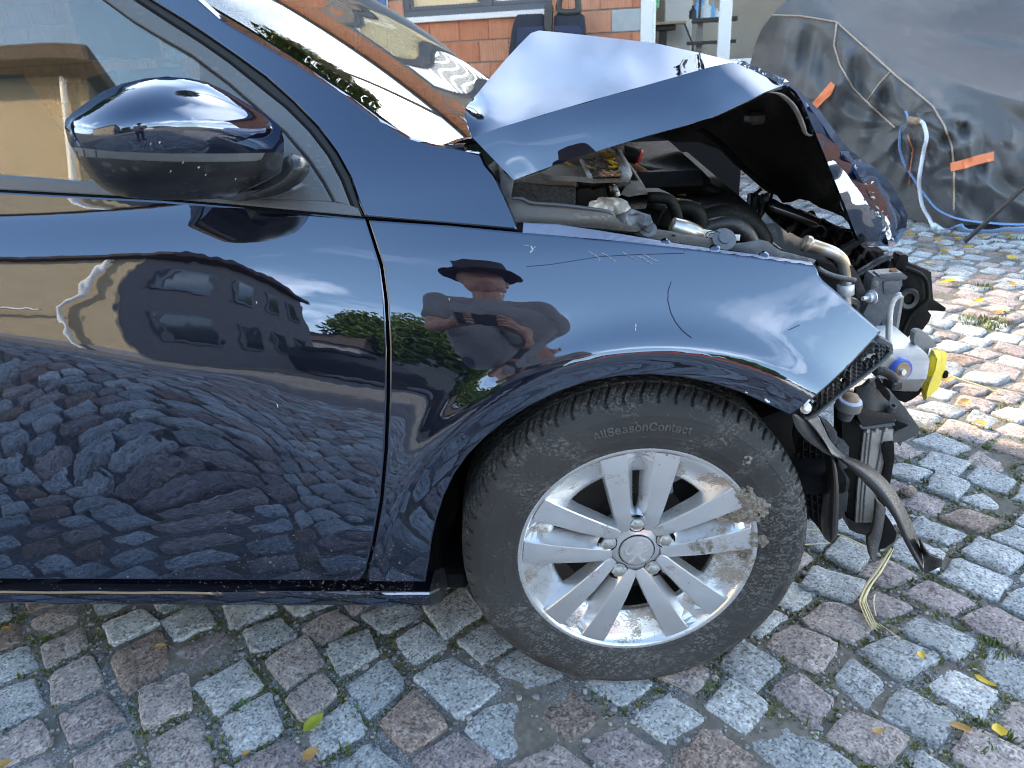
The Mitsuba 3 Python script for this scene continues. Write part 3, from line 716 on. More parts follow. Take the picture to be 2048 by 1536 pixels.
GAP = [(733, 438), (749, 488), (763, 533), (772, 600), (777, 700), (776, 800), (772, 900), (763, 1000), (747, 1090), (733, 1145), (729, 1158)]
doorR = [(x - 3.5, y) for x, y in GAP]; fendL = [(x + 3.5, y) for x, y in GAP]
door_px = [(-520, 372), (0, 385), (324, 402), (476, 415), (724, 438)] + doorR[:-1] + [(722, 1156), (712, 1161), (0, 1158), (-520, 1154)]
panel('front_door', door_px, 'paint', step=0.0085)
arch_px = [(850, 1164), (858, 1120), (863, 1080), (872, 1040), (888, 990), (908, 948), (935, 910), (968, 876), (1010, 842), (1060, 811), (1115, 784), (1175, 763), (1240, 752), (1300, 749), (1365, 754), (1425, 766), (1480, 784), (1530, 806), (1580, 829)]
fender_px = fendL[:-1] + [(738, 1163)] + arch_px + [(1602, 815), (1625, 799), (1660, 768), (1700, 731), (1762, 664), (1730, 636), (1696, 606), (1668, 580), (1645, 561), (1638, 552), (1634, 540), (1629, 532), (1500, 514), (1400, 501), (1250, 484), (1120, 472), (1046, 466), (900, 452), (737, 441)]
panel('front_wing', fender_px, 'paint', step=0.0075, dens=5)
# panel below the windscreen pillar, up the pillar
pil_px = [(735, 433)] + [p for p in L2[::-1]] + [(330, -60), (396, 0), (442, 41), (505, 78), (599, 134), (692, 194), (755, 241), (817, 278), (860, 291), (892, 297), (961, 309), (968, 330), (985, 352), (1010, 402), (1034, 459), (900, 447)]
def pillar_roll(x, z):      # the pillar turns over towards the windscreen
    return 0 * x
panel('windscreen_pillar', pil_px, 'paint', step=0.008, dens=5)
# black gaps behind the panel joints
def ribbon(pts, w, m, name, off=0.012, dens=6, parent=CAR, smooth=35):
    p = densify(np.asarray(pts, float), dens, closed=False)
    t = np.gradient(p, axis=0); t /= np.linalg.norm(t, axis=1, keepdims=True); nn = np.stack([-t[:, 1], t[:, 0]], -1)
    a, b = p + nn * w / 2, p - nn * w / 2
    A_, B_ = on(a[:, 0], a[:, 1], off), on(b[:, 0], b[:, 1], off)
    mid = on(p[:, 0], p[:, 1], off - 0.002)
    return obj(name, grid_mesh(np.stack([A_, mid, B_], 1)), m, parent, smooth=smooth)
ribbon(GAP, 22, 'matte_black', 'joint_shadow_gap', 0.018)
ribbon([(728, 437), (880, 449), (1045, 463)], 22, 'matte_black', 'joint_shadow_gap', 0.016)
# seals and frame of the door window
def band(a, b, m, name, off, th=0.006, parent=CAR):
    q = list(a) + list(b)[::-1]
    return panel(name, q, m, step=0.008, dens=5, flange=0.012, off=off, roll=0.0016, parent=parent)
band(off_line(L1, 3.2), off_line(L2, -2.4), 'rubber_seal', 'door_seal', 0.004)
band([(x + 1.2, y) for x, y in L1], [(x + 4.2, y - 2) for x, y in L1], 'matte_black', 'door_seal', 0.001)
FRAME = band([(x + 2.0, y - 1) for x, y in L0], [(x - .5, y + .4) for x, y in L1], 'frame_grey', 'window_frame', 0.002)
band([(x - 1.6, y + 1.2) for x, y in L0], [(x + 1.4, y - 1) for x, y in L0], 'rubber_seal', 'window_seal', 0.003)
# corner panel that carries the mirror
panel('corner_panel', [(396, 122)] + [(x - 2.2, y + 1.6) for x, y in L0[5:]] + [(664, 404), (480, 396), (430, 392), (404, 300)], 'frame_grey', step=0.009, off=0.005)
# waist trim
panel('waist_trim', [(-520, 322), (0, 352.5), (175, 366), (480, 397.5), (668, 405), (700, 411), (716, 418), (722, 433), (476, 410), (324, 397), (0, 379.5), (-520, 362)], 'frame_grey', step=0.009, off=0.001)
ribbon([(-520, 368), (0, 382), (324, 400), (476, 412.5), (724, 436)], 7, 'matte_black', 'waist_gap', 0.006)
# window pane
gl = [(-520, -330), (-520, 326), (0, 355), (175, 369), (415, 392), (404, 300), (398, 124), (380, 108), (320, 74), (263, 40), (206, 0), (100, -100), (-60, -330)]
b = densify(np.array(gl, float), 40); B = on(b[:, 0], b[:, 1], 0.014)
P2_, tr_, nb_ = tri_poly(B[:, [0, 2]], 0.03)
V_ = np.stack([P2_[:, 0], F(P2_[:, 0], P2_[:, 1]) + 0.014, P2_[:, 1]], -1)
obj('side_window', trimesh.Trimesh(V_, tr_, process=False), 'window_glass', CAR, normals=Fn(P2_[:, 0], P2_[:, 1]))
# sill under the door
xs = np.linspace(-2.3, -0.262, 60)
prof = np.array([[1.120, .2655], [1.085, .2665], [1.0665, .2655], [1.0625, .2635], [1.0605, .2600], [1.0615, .252], [1.066, .235], [1.074, .224], [1.090, .2185], [1.14, .215]])
SP = np.stack([np.stack([np.full(len(prof), x), prof[:, 0] + 0.0008 * math.sin(40 * x), prof[:, 1]], -1) for x in xs])
obj('sill', grid_mesh(SP), 'paint', CAR, smooth=30)
e = SP[-1]; c = e.mean(0) + [0.012, .01, 0]
obj('sill_end', trimesh.Trimesh(np.vstack([e, e * 1 + [0.016, .012, 0], [c + [.014, .01, 0]]]), [[i, i + 1, i + 11] for i in range(9)] + [[i, i + 11, i + 10] for i in range(9)] + [[10 + i, 11 + i, 20] for i in range(9)], process=False), 'black_plastic', CAR, smooth=30)
# floor, wheelhouse and inner wing so that light does not fall through the car
obj('underbody', box([-1.15, 1.98, 0.235], [1.9, 1.72, 0.03], .01), 'matte_black', CAR)
a = np.linspace(0.42, math.pi + 0.22, 48)
def arc(R, y): return np.stack([ARCH[0] + 0.01 + R * np.cos(a), np.full(len(a), y), ARCH[1] + R * np.sin(a)], -1)
m1 = grid_mesh(np.stack([arc(0.374, 1.150), arc(0.376, 1.20), arc(0.372, 1.30), arc(0.365, 1.42)]))
w_ = np.vstack([arc(0.365, 1.42), [[ARCH[0], 1.42, ARCH[1]]]]); m2 = trimesh.Trimesh(w_, [[i, i + 1, 48] for i in range(47)], process=False)
obj('wheel_housing', cat([m1, m2]), 'matte_black', CAR, smooth=35)
# paint chips and scratches
def chip(pts, w, m='chip_white', name='paint_chip', off=-0.0006):
    return ribbon(pts, w, m, name, off, dens=1.5)
for q, w in (([(1062, 492), (1066, 500), (1060, 505)], 1.6), ([(1064, 498), (1072, 493)], 1.0), ([(1048, 490), (1058, 492)], .7), ([(1177, 503), (1190, 510), (1199, 516), (1200, 521)], .8),
             ([(1203, 506), (1216, 512), (1224, 518), (1231, 523)], .8), ([(1245, 505), (1258, 511), (1270, 519)], .55), ([(1275, 512), (1288, 517), (1296, 523), (1304, 528)], .7), ([(1288, 508), (1302, 517), (1316, 522)], .7),
             ([(1272, 647), (1271, 655), (1270, 663)], .8), ([(1271, 648), (1273, 654)], .7), ([(898, 596), (899, 601)], 1.0), ([(512, 603), (514, 607)], 1.2), ([(554, 808), (556, 815)], 1.2), ([(1490, 784), (1496, 786)], 2.0), ([(1530, 798), (1536, 804), (1540, 803)], 4), ([(1608, 812), (1620, 799)], 4)):
    chip(q, w)
for q, w in (([(1053, 533), (1100, 529), (1150, 521), (1200, 513), (1270, 509), (1370, 506)], .9), ([(1343, 563), (1337, 580), (1336, 600), (1342, 625), (1352, 645), (1366, 662), (1384, 676)], 1.3), ([(1578, 660), (1600, 650)], .9)):
    chip(q, w, 'scratch_dark', 'paint_scratch')
# dried mud specks low on the door, the wing and the sill
gd = np.random.default_rng(23); V_, Fc, n0 = [], [], 0
def fleck(c, tx, tz_, r, el):
    global n0
    k = int(gd.integers(4, 7)); a = np.sort(gd.uniform(0, 6.28, k)); q = np.stack([np.cos(a) * r * el, np.sin(a) * r], -1) * gd.uniform(.6, 1.2, (k, 1)); th = gd.uniform(-.5, .5); q = q @ np.array([[math.cos(th), -math.sin(th)], [math.sin(th), math.cos(th)]])
    V_.extend(c + q[:, :1] * tx + q[:, 1:] * tz_); Fc.extend([[n0, n0 + i, n0 + i + 1] for i in range(1, k - 1)]); n0 += k
cand = np.c_[gd.uniform(-1.25, -.275, 60000), gd.uniform(.272, .62, 60000)]
den = np.clip((.50 - cand[:, 1]) / .20, 0, 1) ** 2.2 * np.clip((cand[:, 0] + 1.0) / .55, .10, 1) * np.clip((meshkit.fbm(np.c_[cand * 8, 0 * cand[:, 0]], 4, 3) - .36) * 4, 0, 1) * .16 + .0012
edge = np.hypot((cand[:, 0] + .30) / .10, (cand[:, 1] - .30) / .10) < 1
den = den + edge * .05
for x, z in cand[gd.random(len(cand)) < den]:
    if z < .6 and np.hypot(x - ARCH[0], z - ARCH[1]) < .385: continue
    fleck(np.array([x, float(F(x, z)) - .0004, z]), np.array([1, float(FS(x, z, dx=1)[0, 0]), 0]), np.array([0, float(FS(x, z, dy=1)[0, 0]), 1]), gd.uniform(.0003, .0010) * (1 if gd.random() < .93 else 1.9), gd.uniform(1, 2.2))
obj('mud_specks', trimesh.Trimesh(V_, Fc, process=False), 'road_dust', CAR, smooth=False, kind='stuff'); V_, Fc, n0 = [], [], 0
for _ in range(1500):
    x = gd.uniform(-1.25, -.265); i = gd.integers(5, 9); f = gd.random(); p = prof[i] * f + prof[i - 1] * (1 - f)
    if gd.random() < .3 + .7 * (x + 1.25): fleck(np.array([x, p[0] - .0006, p[1]]), np.array([1.0, 0, 0]), np.array([0, .3, -1.0]), gd.uniform(.0003, .001), gd.uniform(1, 3))
obj('sill_specks', trimesh.Trimesh(V_, Fc, process=False), 'road_dust', CAR, smooth=False, kind='stuff')
# ------------------------------------------------------------------ bonnet: raised at its rear corner, folded across the middle, nose hanging down
def skin(outline, ctrl, step=6, dens=5, smoothing=1e-5, wob=None):
    """Open sheet: outline in pixels, depth from control points (px, py, Y) by a thin plate spline."""
    o = densify(np.asarray(outline, float)[:, :2], dens)
    c = np.asarray(ctrl, float)
    rb = RBFInterpolator(c[:, :2] / 100, c[:, 2], kernel='thin_plate_spline', smoothing=smoothing)
    P, tr, nb = tri_poly(o, step)
    V = at(P[:, 0], P[:, 1], rb(P / 100))
    if wob is not None: V = V + wob(V)
    return trimesh.Trimesh(V, tr, process=False), rb
low = [(1027, 360, 1.188), (1090, 337, 1.190), (1150, 316, 1.194), (1220, 294, 1.199), (1300, 270, 1.207), (1370, 251, 1.218), (1425, 234, 1.232), (1480, 209, 1.262), (1530, 184, 1.305), (1552, 176, 1.335), (1578, 172, 1.375)]
cre = [(945, 275, 1.207), (1000, 255, 1.210), (1060, 237, 1.214), (1130, 216, 1.219), (1210, 193, 1.228), (1290, 171, 1.240), (1360, 151, 1.254), (1420, 134, 1.270), (1466, 124, 1.300)]
strip_o = low[:-1] + [(1566, 171, 1.35), (1535, 156, 1.335), (1500, 138, 1.318)] + cre[::-1]
mid = [((a[0] + b[0]) / 2, (a[1] + b[1]) / 2, (a[2] + b[2]) / 2 - d) for a, b, d in zip(low[:9], cre, (.0012, .0014, .0016, .0018, .0018, .0018, .0018, .0018, .0018))]
side_strip, _ = skin(strip_o, strip_o + mid, step=6)
BON = obj('bonnet', thicken(side_strip, [0, 0.004, 0]), 'paint', CAR, smooth=25, label='buckled bonnet folded up in the middle')
_cre = np.array(cre); _C = at(_cre[:, 0], _cre[:, 1], _cre[:, 2])
def raised(px, py, slope):
    """Depth of a point of the raised top: the panel climbs from the crease line at this slope (degrees)."""
    k = ray(px, py); kz, kx = k[2] / k[1], k[0] / k[1]; Y = 1.4
    for _ in range(30):
        zc, yc = np.interp(Y * kx, _C[:, 0], _C[:, 2]), np.interp(Y * kx, _C[:, 0], _C[:, 1]); Y = .5 * Y + .5 * (CAM_H - zc + yc * math.tan(math.radians(slope))) / (math.tan(math.radians(slope)) - kz)
    return (px, py, Y)
top_o = cre + [raised(*q) for q in ((1452, 119, 21), (1400, 106, 20.5), (1350, 95, 19.5), (1318, 88, 19), (1296, 84.5, 18.5), (1240, 78, 18.5), (1160, 69, 18.5), (1105, 63.5, 18.5), (1078, 61, 18.5), (1062, 66, 18.5), (1040, 88, 18.8), (1012, 118, 19), (985, 150, 19.5), (955, 187, 20.5))] + [(932, 214, 1.262), (929, 224, 1.248), (936, 252, 1.222)]
top_c = top_o + [raised(*q) for q in ((1060, 170, 19.5), (1120, 120, 18), (1190, 110, 17.4), (1130, 170, 19), (1210, 150, 18.4), (1270, 118, 17.6), (1260, 150, 18.6), (1330, 125, 19.2), (1385, 125, 20.5), (1060, 205, 20.5), (1180, 180, 20))]
RIDGE = [raised(*q) for q in ((1078, 61, 18.5), (1160, 69, 18.5), (1240, 78, 18.5), (1296, 84.5, 18.5), (1350, 95, 19.5), (1400, 106, 20.5))] + [(1466, 124, 1.30)]
top_m, top_rb = skin(top_o, top_c, step=6, smoothing=2e-4)
obj('top_skin', thicken(top_m, [0, 0.004, -0.006]), 'paint', BON, smooth=25)
# far half of the bonnet, falling to the other wing
ridge = np.array([at(*p) for p in RIDGE])
xs = np.linspace(-.12, .16, 7)
rows = [ridge - [0, 0, .004]]
for t, z in ((.35, 1.06), (.7, .98), (1, .92), (1, .84)):
    rows.append(np.stack([xs + .06 * t, ridge[:, 1] * (1 - t) + t * 2.78 + (.03 if z < .95 else 0), ridge[:, 2] * (1 - t) + t * z + 0 * xs], -1))
obj('far_side', grid_mesh(np.stack(rows)), 'paint', BON, smooth=30)
# nose part: near facet and outer facet, with the torn paint along the fold
E_ = [(1578, 172, 1.375), (1592, 184, 1.385), (1606, 206, 1.395), (1622, 245, 1.41), (1645, 300, 1.435), (1668, 358, 1.46), (1690, 412, 1.48), (1706, 455, 1.50), (1722, 491, 1.515)]
G_ = [(1590, 178, 1.42), (1612, 204, 1.46), (1640, 242, 1.50), (1672, 290, 1.53), (1705, 330, 1.555), (1728, 368, 1.575), (1748, 408, 1.59), (1762, 440, 1.60), (1772, 470, 1.61), (1778, 492, 1.62)]
Sil = [(1592, 176, 1.45), (1640, 222, 1.60), (1690, 290, 1.74), (1722, 318, 1.80), (1752, 336, 1.84), (1782, 368, 1.86), (1803, 402, 1.86), (1815, 432, 1.85), (1813, 458, 1.82), (1800, 480, 1.76), (1786, 495, 1.68)]
wob = lambda V: np.stack([0 * V[:, 0], 0.0012 * (meshkit.noise(V * [12, 12, 8], 3) - .5), 0 * V[:, 0]], -1)
m, _ = skin(E_ + G_[::-1], E_ + G_ + [((a[0] + b[0]) / 2, (a[1] + b[1]) / 2, (a[2] + b[2]) / 2 - .012) for a, b in zip(E_, G_)], step=6, wob=wob)
obj('nose_side', thicken(m, [-.003, 0.006, -.002]), 'paint', BON, smooth=30)
m, _ = skin(G_ + Sil[::-1], G_ + Sil + [((a[0] + b[0]) / 2, (a[1] + b[1]) / 2, (a[2] + b[2]) / 2 - .05) for a, b in zip(G_, Sil)], step=6, wob=wob)
obj('nose_front', thicken(m, [-.004, 0.006, -.002]), 'paint', BON, smooth=30)
m, _ = skin([(1466, 124), (1500, 138), (1535, 156), (1566, 171), (1590, 178), (1570, 160), (1530, 140), (1490, 124)], [(1466, 124, 1.30), (1500, 138, 1.322), (1535, 156, 1.338), (1566, 171, 1.353), (1590, 178, 1.45), (1570, 160, 1.50), (1530, 140, 1.50), (1490, 124, 1.42)], step=5,
            wob=lambda V: np.stack([0 * V[:, 0], 0.016 * (meshkit.noise(V * [34, 20, 20], 5) - .5), 0.006 * (meshkit.noise(V * [60, 30, 30], 8) - .5)], -1))
obj('crumpled_fold', thicken(m, [0, .004, -.004]), 'paint', BON, smooth=20)
rg2 = np.random.default_rng(3)
flk = []
for i in range(26):
    t = rg2.random(); j = int(4 + t * 4.9); f = rg2.random()
    q = np.array(G_[j]) * (1 - f) + np.array(G_[min(j + 1, 9)]) * f
    c = at(q[0] + rg2.normal(0, 7), q[1] + rg2.normal(0, 6), q[2] - .012); s = rg2.uniform(.003, .009)
    a = rg2.normal(0, 1, (3, 3)); a *= s / np.linalg.norm(a, axis=1, keepdims=True)
    flk.append((np.vstack([c + a, c + a.mean(0) * .2 + [0.001, -.001, .002]]), np.array([[0, 1, 2], [0, 1, 3], [1, 2, 3], [0, 2, 3]])))
for i in range(30):       # chipped paint along the sharp fold
    t = rg2.random(); q = (1470 + 112 * t + rg2.normal(0, 7), 126 + 48 * t + rg2.normal(0, 6)); c = at(*q, 1.305 + .08 * t); a = rg2.normal(0, 1, (3, 3)); a *= rg2.uniform(.0015, .005) / np.linalg.norm(a, axis=1, keepdims=True); flk.append((np.vstack([c + a, c + a.mean(0) * .2 + [0.0006, -.0006, .001]]), np.array([[0, 1, 2], [0, 1, 3], [1, 2, 3], [0, 2, 3]])))
obj('paint_flakes', cat(flk), 'white_paint', BON, smooth=False, kind='stuff')
# inner panel of the nose and lining under the rear half
inner_o = [(1300, 272, 1.95), (1372, 252, 1.80), (1425, 237, 1.62), (1480, 212, 1.46), (1532, 187, 1.385), (1576, 177, 1.38), (1604, 210, 1.40), (1643, 302, 1.44), (1688, 414, 1.485), (1704, 452, 1.50), (1690, 436, 1.55), (1664, 424, 1.60), (1640, 416, 1.64), (1618, 402, 1.70), (1598, 398, 1.74), (1584, 404, 1.76), (1566, 406, 1.79), (1556, 392, 1.82), (1538, 384, 1.85), (1520, 372, 1.88), (1502, 356, 1.92), (1470, 330, 1.98), (1440, 300, 2.02), (1400, 285, 2.05), (1350, 285, 2.05)]
inner_b = lambda V, P: 0.012 * (meshkit.fbm(V * [9, 9, 9], 3, 2) - .5) + 0.02 * np.exp(-((P[:, 1] - (262 + (P[:, 0] - 1440) * .62)) / 14) ** 2)
obj('inner_panel', slab(inner_o, .012, step=9, bump=inner_b), 'bay_black', BON, smooth=40)
obj('edge_flange', tube([at(*p) for p in [(1534, 184, 1.37), (1556, 187, 1.385), (1578, 202, 1.40), (1596, 228, 1.405), (1606, 252, 1.41), (1611, 266, 1.42), (1620, 271, 1.42), (1630, 264, 1.43)]], [.003, .006, .007, .007, .006, .005, .004, .003], 8, 6, flat=(1, .35)), 'alu_dull', BON, smooth=True)
obj('buffer', box(at(1510, 236, 1.50), [.035, .03, .022], .006, .3), 'black_plastic', BON)
obj('panel_ridge', tube([at(*p) for p in [(1398, 258, 1.70), (1440, 286, 1.75), (1475, 322, 1.75), (1516, 362, 1.72), (1545, 384, 1.72)]], .006, 8), 'bay_black', BON, smooth=True)
obj('lining', slab([(1030, 352, 1.40), (1150, 312, 1.36), (1300, 266, 1.36), (1425, 230, 1.36), (1480, 205, 1.40), (1470, 130, 1.6), (1300, 100, 1.75), (1100, 85, 1.85), (1000, 215, 1.5)], .01, step=25), 'matte_black', BON)
xs = np.linspace(-.15, .60, 8)
obj('far_edge', grid_mesh(np.stack([np.stack([xs, 0 * xs + 2.74, np.where(xs < .2, 1.0, 1.0 - (xs - .2) * .62) if z > .6 else 0 * xs + z], -1) for z in (1.02, .50)])), 'matte_black', BON)

# ------------------------------------------------------------------ windscreen, wiper, roof and far side
YC = 2.0
def ws(u, v):       # u 0..1 near edge to far edge, v 0..1 base to top
    u, v = np.broadcast_arrays(np.asarray(u, float), np.asarray(v, float))
    edge = np.stack([-0.205 - 0.43 * v - 0.10 * v ** 2, 1.236 + 0.075 * v + .03 * v ** 2, 0.985 + 0.36 * v - .02 * v ** 2], -1)
    w = 4 * u * (1 - u); w = w ** 0.8
    P = edge.copy()
    P[..., 1] = edge[..., 1] + (2 * YC - 2 * edge[..., 1]) * u
    g = 0.075 * (1 - np.exp(-u / .10)) * (1 - np.exp((u - 1) / .10))       # the pane curls down at both pillars
    P[..., 0] += w * 0.03 * (1 - v) + .5 * g; P[..., 2] += g - .06 * w
    return P
uu, vv = np.meshgrid(np.linspace(0, 1, 140), np.linspace(-0.10, 1.25, 30), indexing='ij')
obj('windscreen', grid_mesh(ws(uu, vv)), 'screen_glass', CAR, smooth=True)
for u0, u1, nm in ((0.0, 0.022, 'windscreen_border'), (.978, 1.0, 'windscreen_border')):
    uu, vv = np.meshgrid(np.linspace(u0, u1, 4), np.linspace(-.1, 1.25, 30), indexing='ij')
    obj(nm, grid_mesh(ws(uu, vv) - [0, 0, .004]), 'matte_black', CAR, smooth=True)
obj('wiper', cat([tube([at(893, 295, 1.245), at(915, 287, 1.30), at(968, 278, 1.42)], [.010, .012, .013], 8, 2, flat=(1, .6)), box(at(905, 296, 1.25), [.05, .03, .012], .004)]), 'gloss_black', CAR)
roof = []
for y in np.linspace(1.30, 2.70, 9):
    t = (y - 2.0) / .7; roof.append([[x, y, 1.475 - .04 * t * t - .06 * (x + 1.3) ** 2 * (1 if x > -1.3 else .3)] for x in np.linspace(-2.6, -0.80, 8)])
obj('roof', thicken(grid_mesh(np.array(roof)), [0, 0, -.03]), 'paint', CAR, smooth=30)
obj('headliner', box([-1.6, 2.0, 1.40], [1.6, 1.3, .012], .004), 'headliner', CAR)
ys = F(np.linspace(-2.2, .38, 40)[:, None] + 0 * np.linspace(.2, .95, 12)[None], np.linspace(.2, .95, 12)[None] + 0 * np.linspace(-2.2, .38, 40)[:, None])
fx, fz = np.meshgrid(np.linspace(-2.2, .38, 40), np.linspace(.2, .95, 12), indexing='ij')
obj('far_body_side', grid_mesh(np.stack([fx, 4.0 - ys, fz], -1)), 'paint', CAR, smooth=30)
obj('far_pillar', tube([[-.22, 2.76, .94], [-.62, 2.70, 1.28], [-.95, 2.64, 1.42], [-2.0, 2.62, 1.44]], .035, 8), 'interior', CAR, smooth=True)
obj('far_pillar', tube([[-1.15, 2.74, .9], [-1.22, 2.66, 1.43]], .05, 8), 'interior', CAR, smooth=True)
obj('far_window', trimesh.Trimesh([[-.35, 2.76, .94], [-2.2, 2.76, .94], [-2.0, 2.63, 1.43], [-.95, 2.65, 1.41], [-.62, 2.71, 1.27]], [[0, 1, 2], [0, 2, 3], [0, 3, 4]], process=False), 'far_glass', CAR, smooth=False)
obj('rear_wall', box([-2.35, 2.0, .95], [.05, 1.4, 1.0], .01), 'interior', CAR)
obj('dashboard', hull([[-.25, 1.30, .90], [-.25, 2.7, .90], [-.62, 1.28, .93], [-.62, 2.7, .93], [-.75, 1.28, .86], [-.75, 2.7, .86], [-.2, 2.0, .93], [-.70, 1.28, .6], [-.7, 2.7, .6], [-.2, 1.3, .6], [-.2, 2.7, .6]]), 'interior', CAR)
def seat(y, x):
    k = obj('seat', hull([[x + a, y + b * w, z] for a, w, z in ((-.50, .24, .52), (0, .25, .50), (0, .24, .62), (-.45, .25, .62), (-.62, .24, .50)) for b in (-1, 1)]), 'seat_cloth', CAR)
    obj('backrest', hull([[x + a, y + b * w, z] for a, w, z in ((-.42, .25, .58), (-.55, .25, .55), (-.62, .20, 1.15), (-.72, .20, 1.13), (-.52, .25, .85), (-.66, .25, .85))for b in (-1, 1)]), 'seat_cloth', k)
    obj('headrest', hull([[x + a, y + b * w, z] for a, w, z in ((-.64, .13, 1.18), (-.74, .13, 1.18), (-.66, .12, 1.34), (-.75, .12, 1.33))for b in (-1, 1)]), 'seat_cloth', k)
seat(1.58, -.62); seat(2.36, -.62)
a = np.linspace(0, 2 * math.pi, 40)
obj('steering_wheel', tube(np.stack([-.78 + .06 * np.sin(a) * 1.0, 2.36 + .18 * np.cos(a), .93 + .17 * np.sin(a)], -1), .014, 8, 1), 'interior', CAR, smooth=True)
k = thing('inspection_sticker', 'green and white sticker behind the windscreen near its lower corner', 'sticker')
P = ws(np.linspace(.05, .10, 2)[:, None], np.linspace(.04, .12, 2)[None]) - [0.004, 0, .006]
obj('green_half', grid_mesh(ws(np.linspace(.035, .075, 3)[:, None], np.linspace(.12, .20, 3)[None]) - [.003, 0, .006]), 'bottle_green', k)
obj('white_half', grid_mesh(ws(np.linspace(.035, .075, 3)[:, None], np.linspace(.06, .118, 3)[None]) - [.003, 0, .006]), 'white_label', k)

# ------------------------------------------------------------------ door mirror
MIR = key_of('door_mirror', CAR)
z5p = lambda q: np.array([(x / 2.626, y / 2.626) for x, y in q])
mo = z5p([(338, 665), (345, 625), (380, 595), (450, 540), (540, 480), (640, 440), (760, 412), (880, 402), (1000, 412), (1090, 432), (1190, 480), (1290, 540), (1390, 600), (1450, 645), (1480, 690), (1492, 740), (1490, 800), (1484, 860), (1470, 905), (1400, 945), (1310, 985), (1230, 1030), (1120, 1045), (980, 1050), (800, 1050), (680, 1040), (600, 1022), (540, 990), (480, 940), (430, 870), (390, 800), (360, 745)])
mpoly = Polygon(mo)
l_up = z5p([(330, 766), (380, 772), (600, 795), (900, 806), (1200, 806), (1400, 802), (1500, 798)])
l_lo = z5p([(330, 806), (385, 816), (460, 825), (700, 842), (950, 851), (1200, 850), (1340, 846), (1375, 836), (1390, 803)])
def pillow(poly, grow, h=3.0, power=0.5):
    x0, y0, x1, y1 = poly.bounds
    gx_, gy_ = np.arange(x0 - 4, x1 + 4, 2.0), np.arange(y0 - 4, y1 + 4, 2.0)
    g = np.stack([a.ravel() for a in np.meshgrid(gx_, gy_, indexing='ij')], -1)
    v = gaussian_filter(inflate_height(poly.buffer(grow), g, h, 1.0).reshape(len(gx_), len(gy_)), 1.5)
    sp_ = RectBivariateSpline(gx_, gy_, np.maximum(v, 1e-4) ** power)
    return lambda P: sp_(P[:, 0], P[:, 1], grid=False)
MIRH = pillow(mpoly, 4.0); MIRE = float(MIRH(mo).mean())
def my(P):
    s = np.clip((P[:, 0] - 130) / 438, 0, 1)
    base = 0.905 + 0.185 * s ** 1.1
    h = MIRH(P)
    return base - 0.125 * (h - MIRE) + 0.012 * np.clip((P[:, 1] - 250) / 150, -1, 1)
def mirror_part(poly, name, m, parent=MIR, push=0.0):
    o = np.asarray(poly.exterior.coords)[:-1]
    o = densify(o, 3)
    rings = np.vstack([densify(np.asarray(poly.buffer(-q).exterior.coords)[:-1], 4) for q in (1.2, 2.8, 5.5) if poly.buffer(-q).geom_type == 'Polygon' and not poly.buffer(-q).is_empty])
    P, tr, nb = tri_poly(o, 4.5, inner=1.6, extra=rings)
    V = at(P[:, 0], P[:, 1], my(P) + push)
    return obj(name, trimesh.Trimesh(V, tr, process=False), m, parent, smooth=50)
big = lambda line, up: Polygon(np.vstack([line, [[620, line[-1][1]], [620, 100 if up else 460], [80, 100 if up else 460]]]))
cap_p = mpoly.intersection(big(l_up, True))
ind_p = mpoly.intersection(Polygon(np.vstack([l_up[:6], [[530, 305.5]], l_lo[::-1][1:]])))
low_p = mpoly.difference(cap_p).difference(ind_p.buffer(.01))
for pl, nm, m_, ps in ((cap_p, 'mirror_cap', 'paint', 0), (ind_p, 'indicator', 'indicator_lens', .0012), (low_p, 'mirror_housing', 'mirror_low', .0006)):
    g = pl if isinstance(pl, Polygon) else max(pl.geoms, key=lambda q: q.area)
    mirror_part(g, nm, m_, push=ps)
for q in ((400, 792, 812), (437, 788, 820), (500, 790, 826)):
    obj('lens_joint', tube([at(q[0] / 2.626, q[1] / 2.626, my(np.array([[q[0] / 2.626, q[1] / 2.626]]))[0]), at((q[0] + 6) / 2.626, q[2] / 2.626, my(np.array([[(q[0] + 6) / 2.626, q[2] / 2.626]]))[0])], .0007, 5, 1), 'grey_plastic', MIR)
bb = densify(mo, 4); B0 = at(bb[:, 0], bb[:, 1], my(bb)); bk = B0 + [-.05, .055, 0.0]; cen = bk.mean(0)
n_ = len(B0); bk = cen + (bk - cen) * [.9, .9, .9]
obj('mirror_back', trimesh.Trimesh(np.vstack([B0, bk, [cen]]), [[i, (i + 1) % n_, n_ + i] for i in range(n_)] + [[(i + 1) % n_, n_ + (i + 1) % n_, n_ + i] for i in range(n_)] + [[n_ + i, n_ + (i + 1) % n_, 2 * n_] for i in range(n_)], process=False), 'mirror_low', MIR, smooth=40)
ao = z5p([(1240, 1060), (1300, 1000), (1400, 950), (1475, 905), (1490, 830), (1530, 806), (1590, 825), (1628, 870), (1622, 910), (1580, 960), (1510, 1005), (1440, 1030), (1330, 1050)])
P, tr, nb = tri_poly(densify(ao, 3), 5)
V = at(P[:, 0], P[:, 1], 1.09 - 0.045 * pillow(Polygon(ao), 3.0, 2.5)(P))
obj('mirror_arm', trimesh.Trimesh(V, tr, process=False), 'mirror_low', MIR, smooth=60)
obj('arm_foot', slab([(430, 397, 1.06), (482, 385, 1.05), (560, 372, 1.07), (590, 380, 1.09), (560, 394, 1.09), (478, 404, 1.09)], .05, step=12), 'frame_grey', MIR)
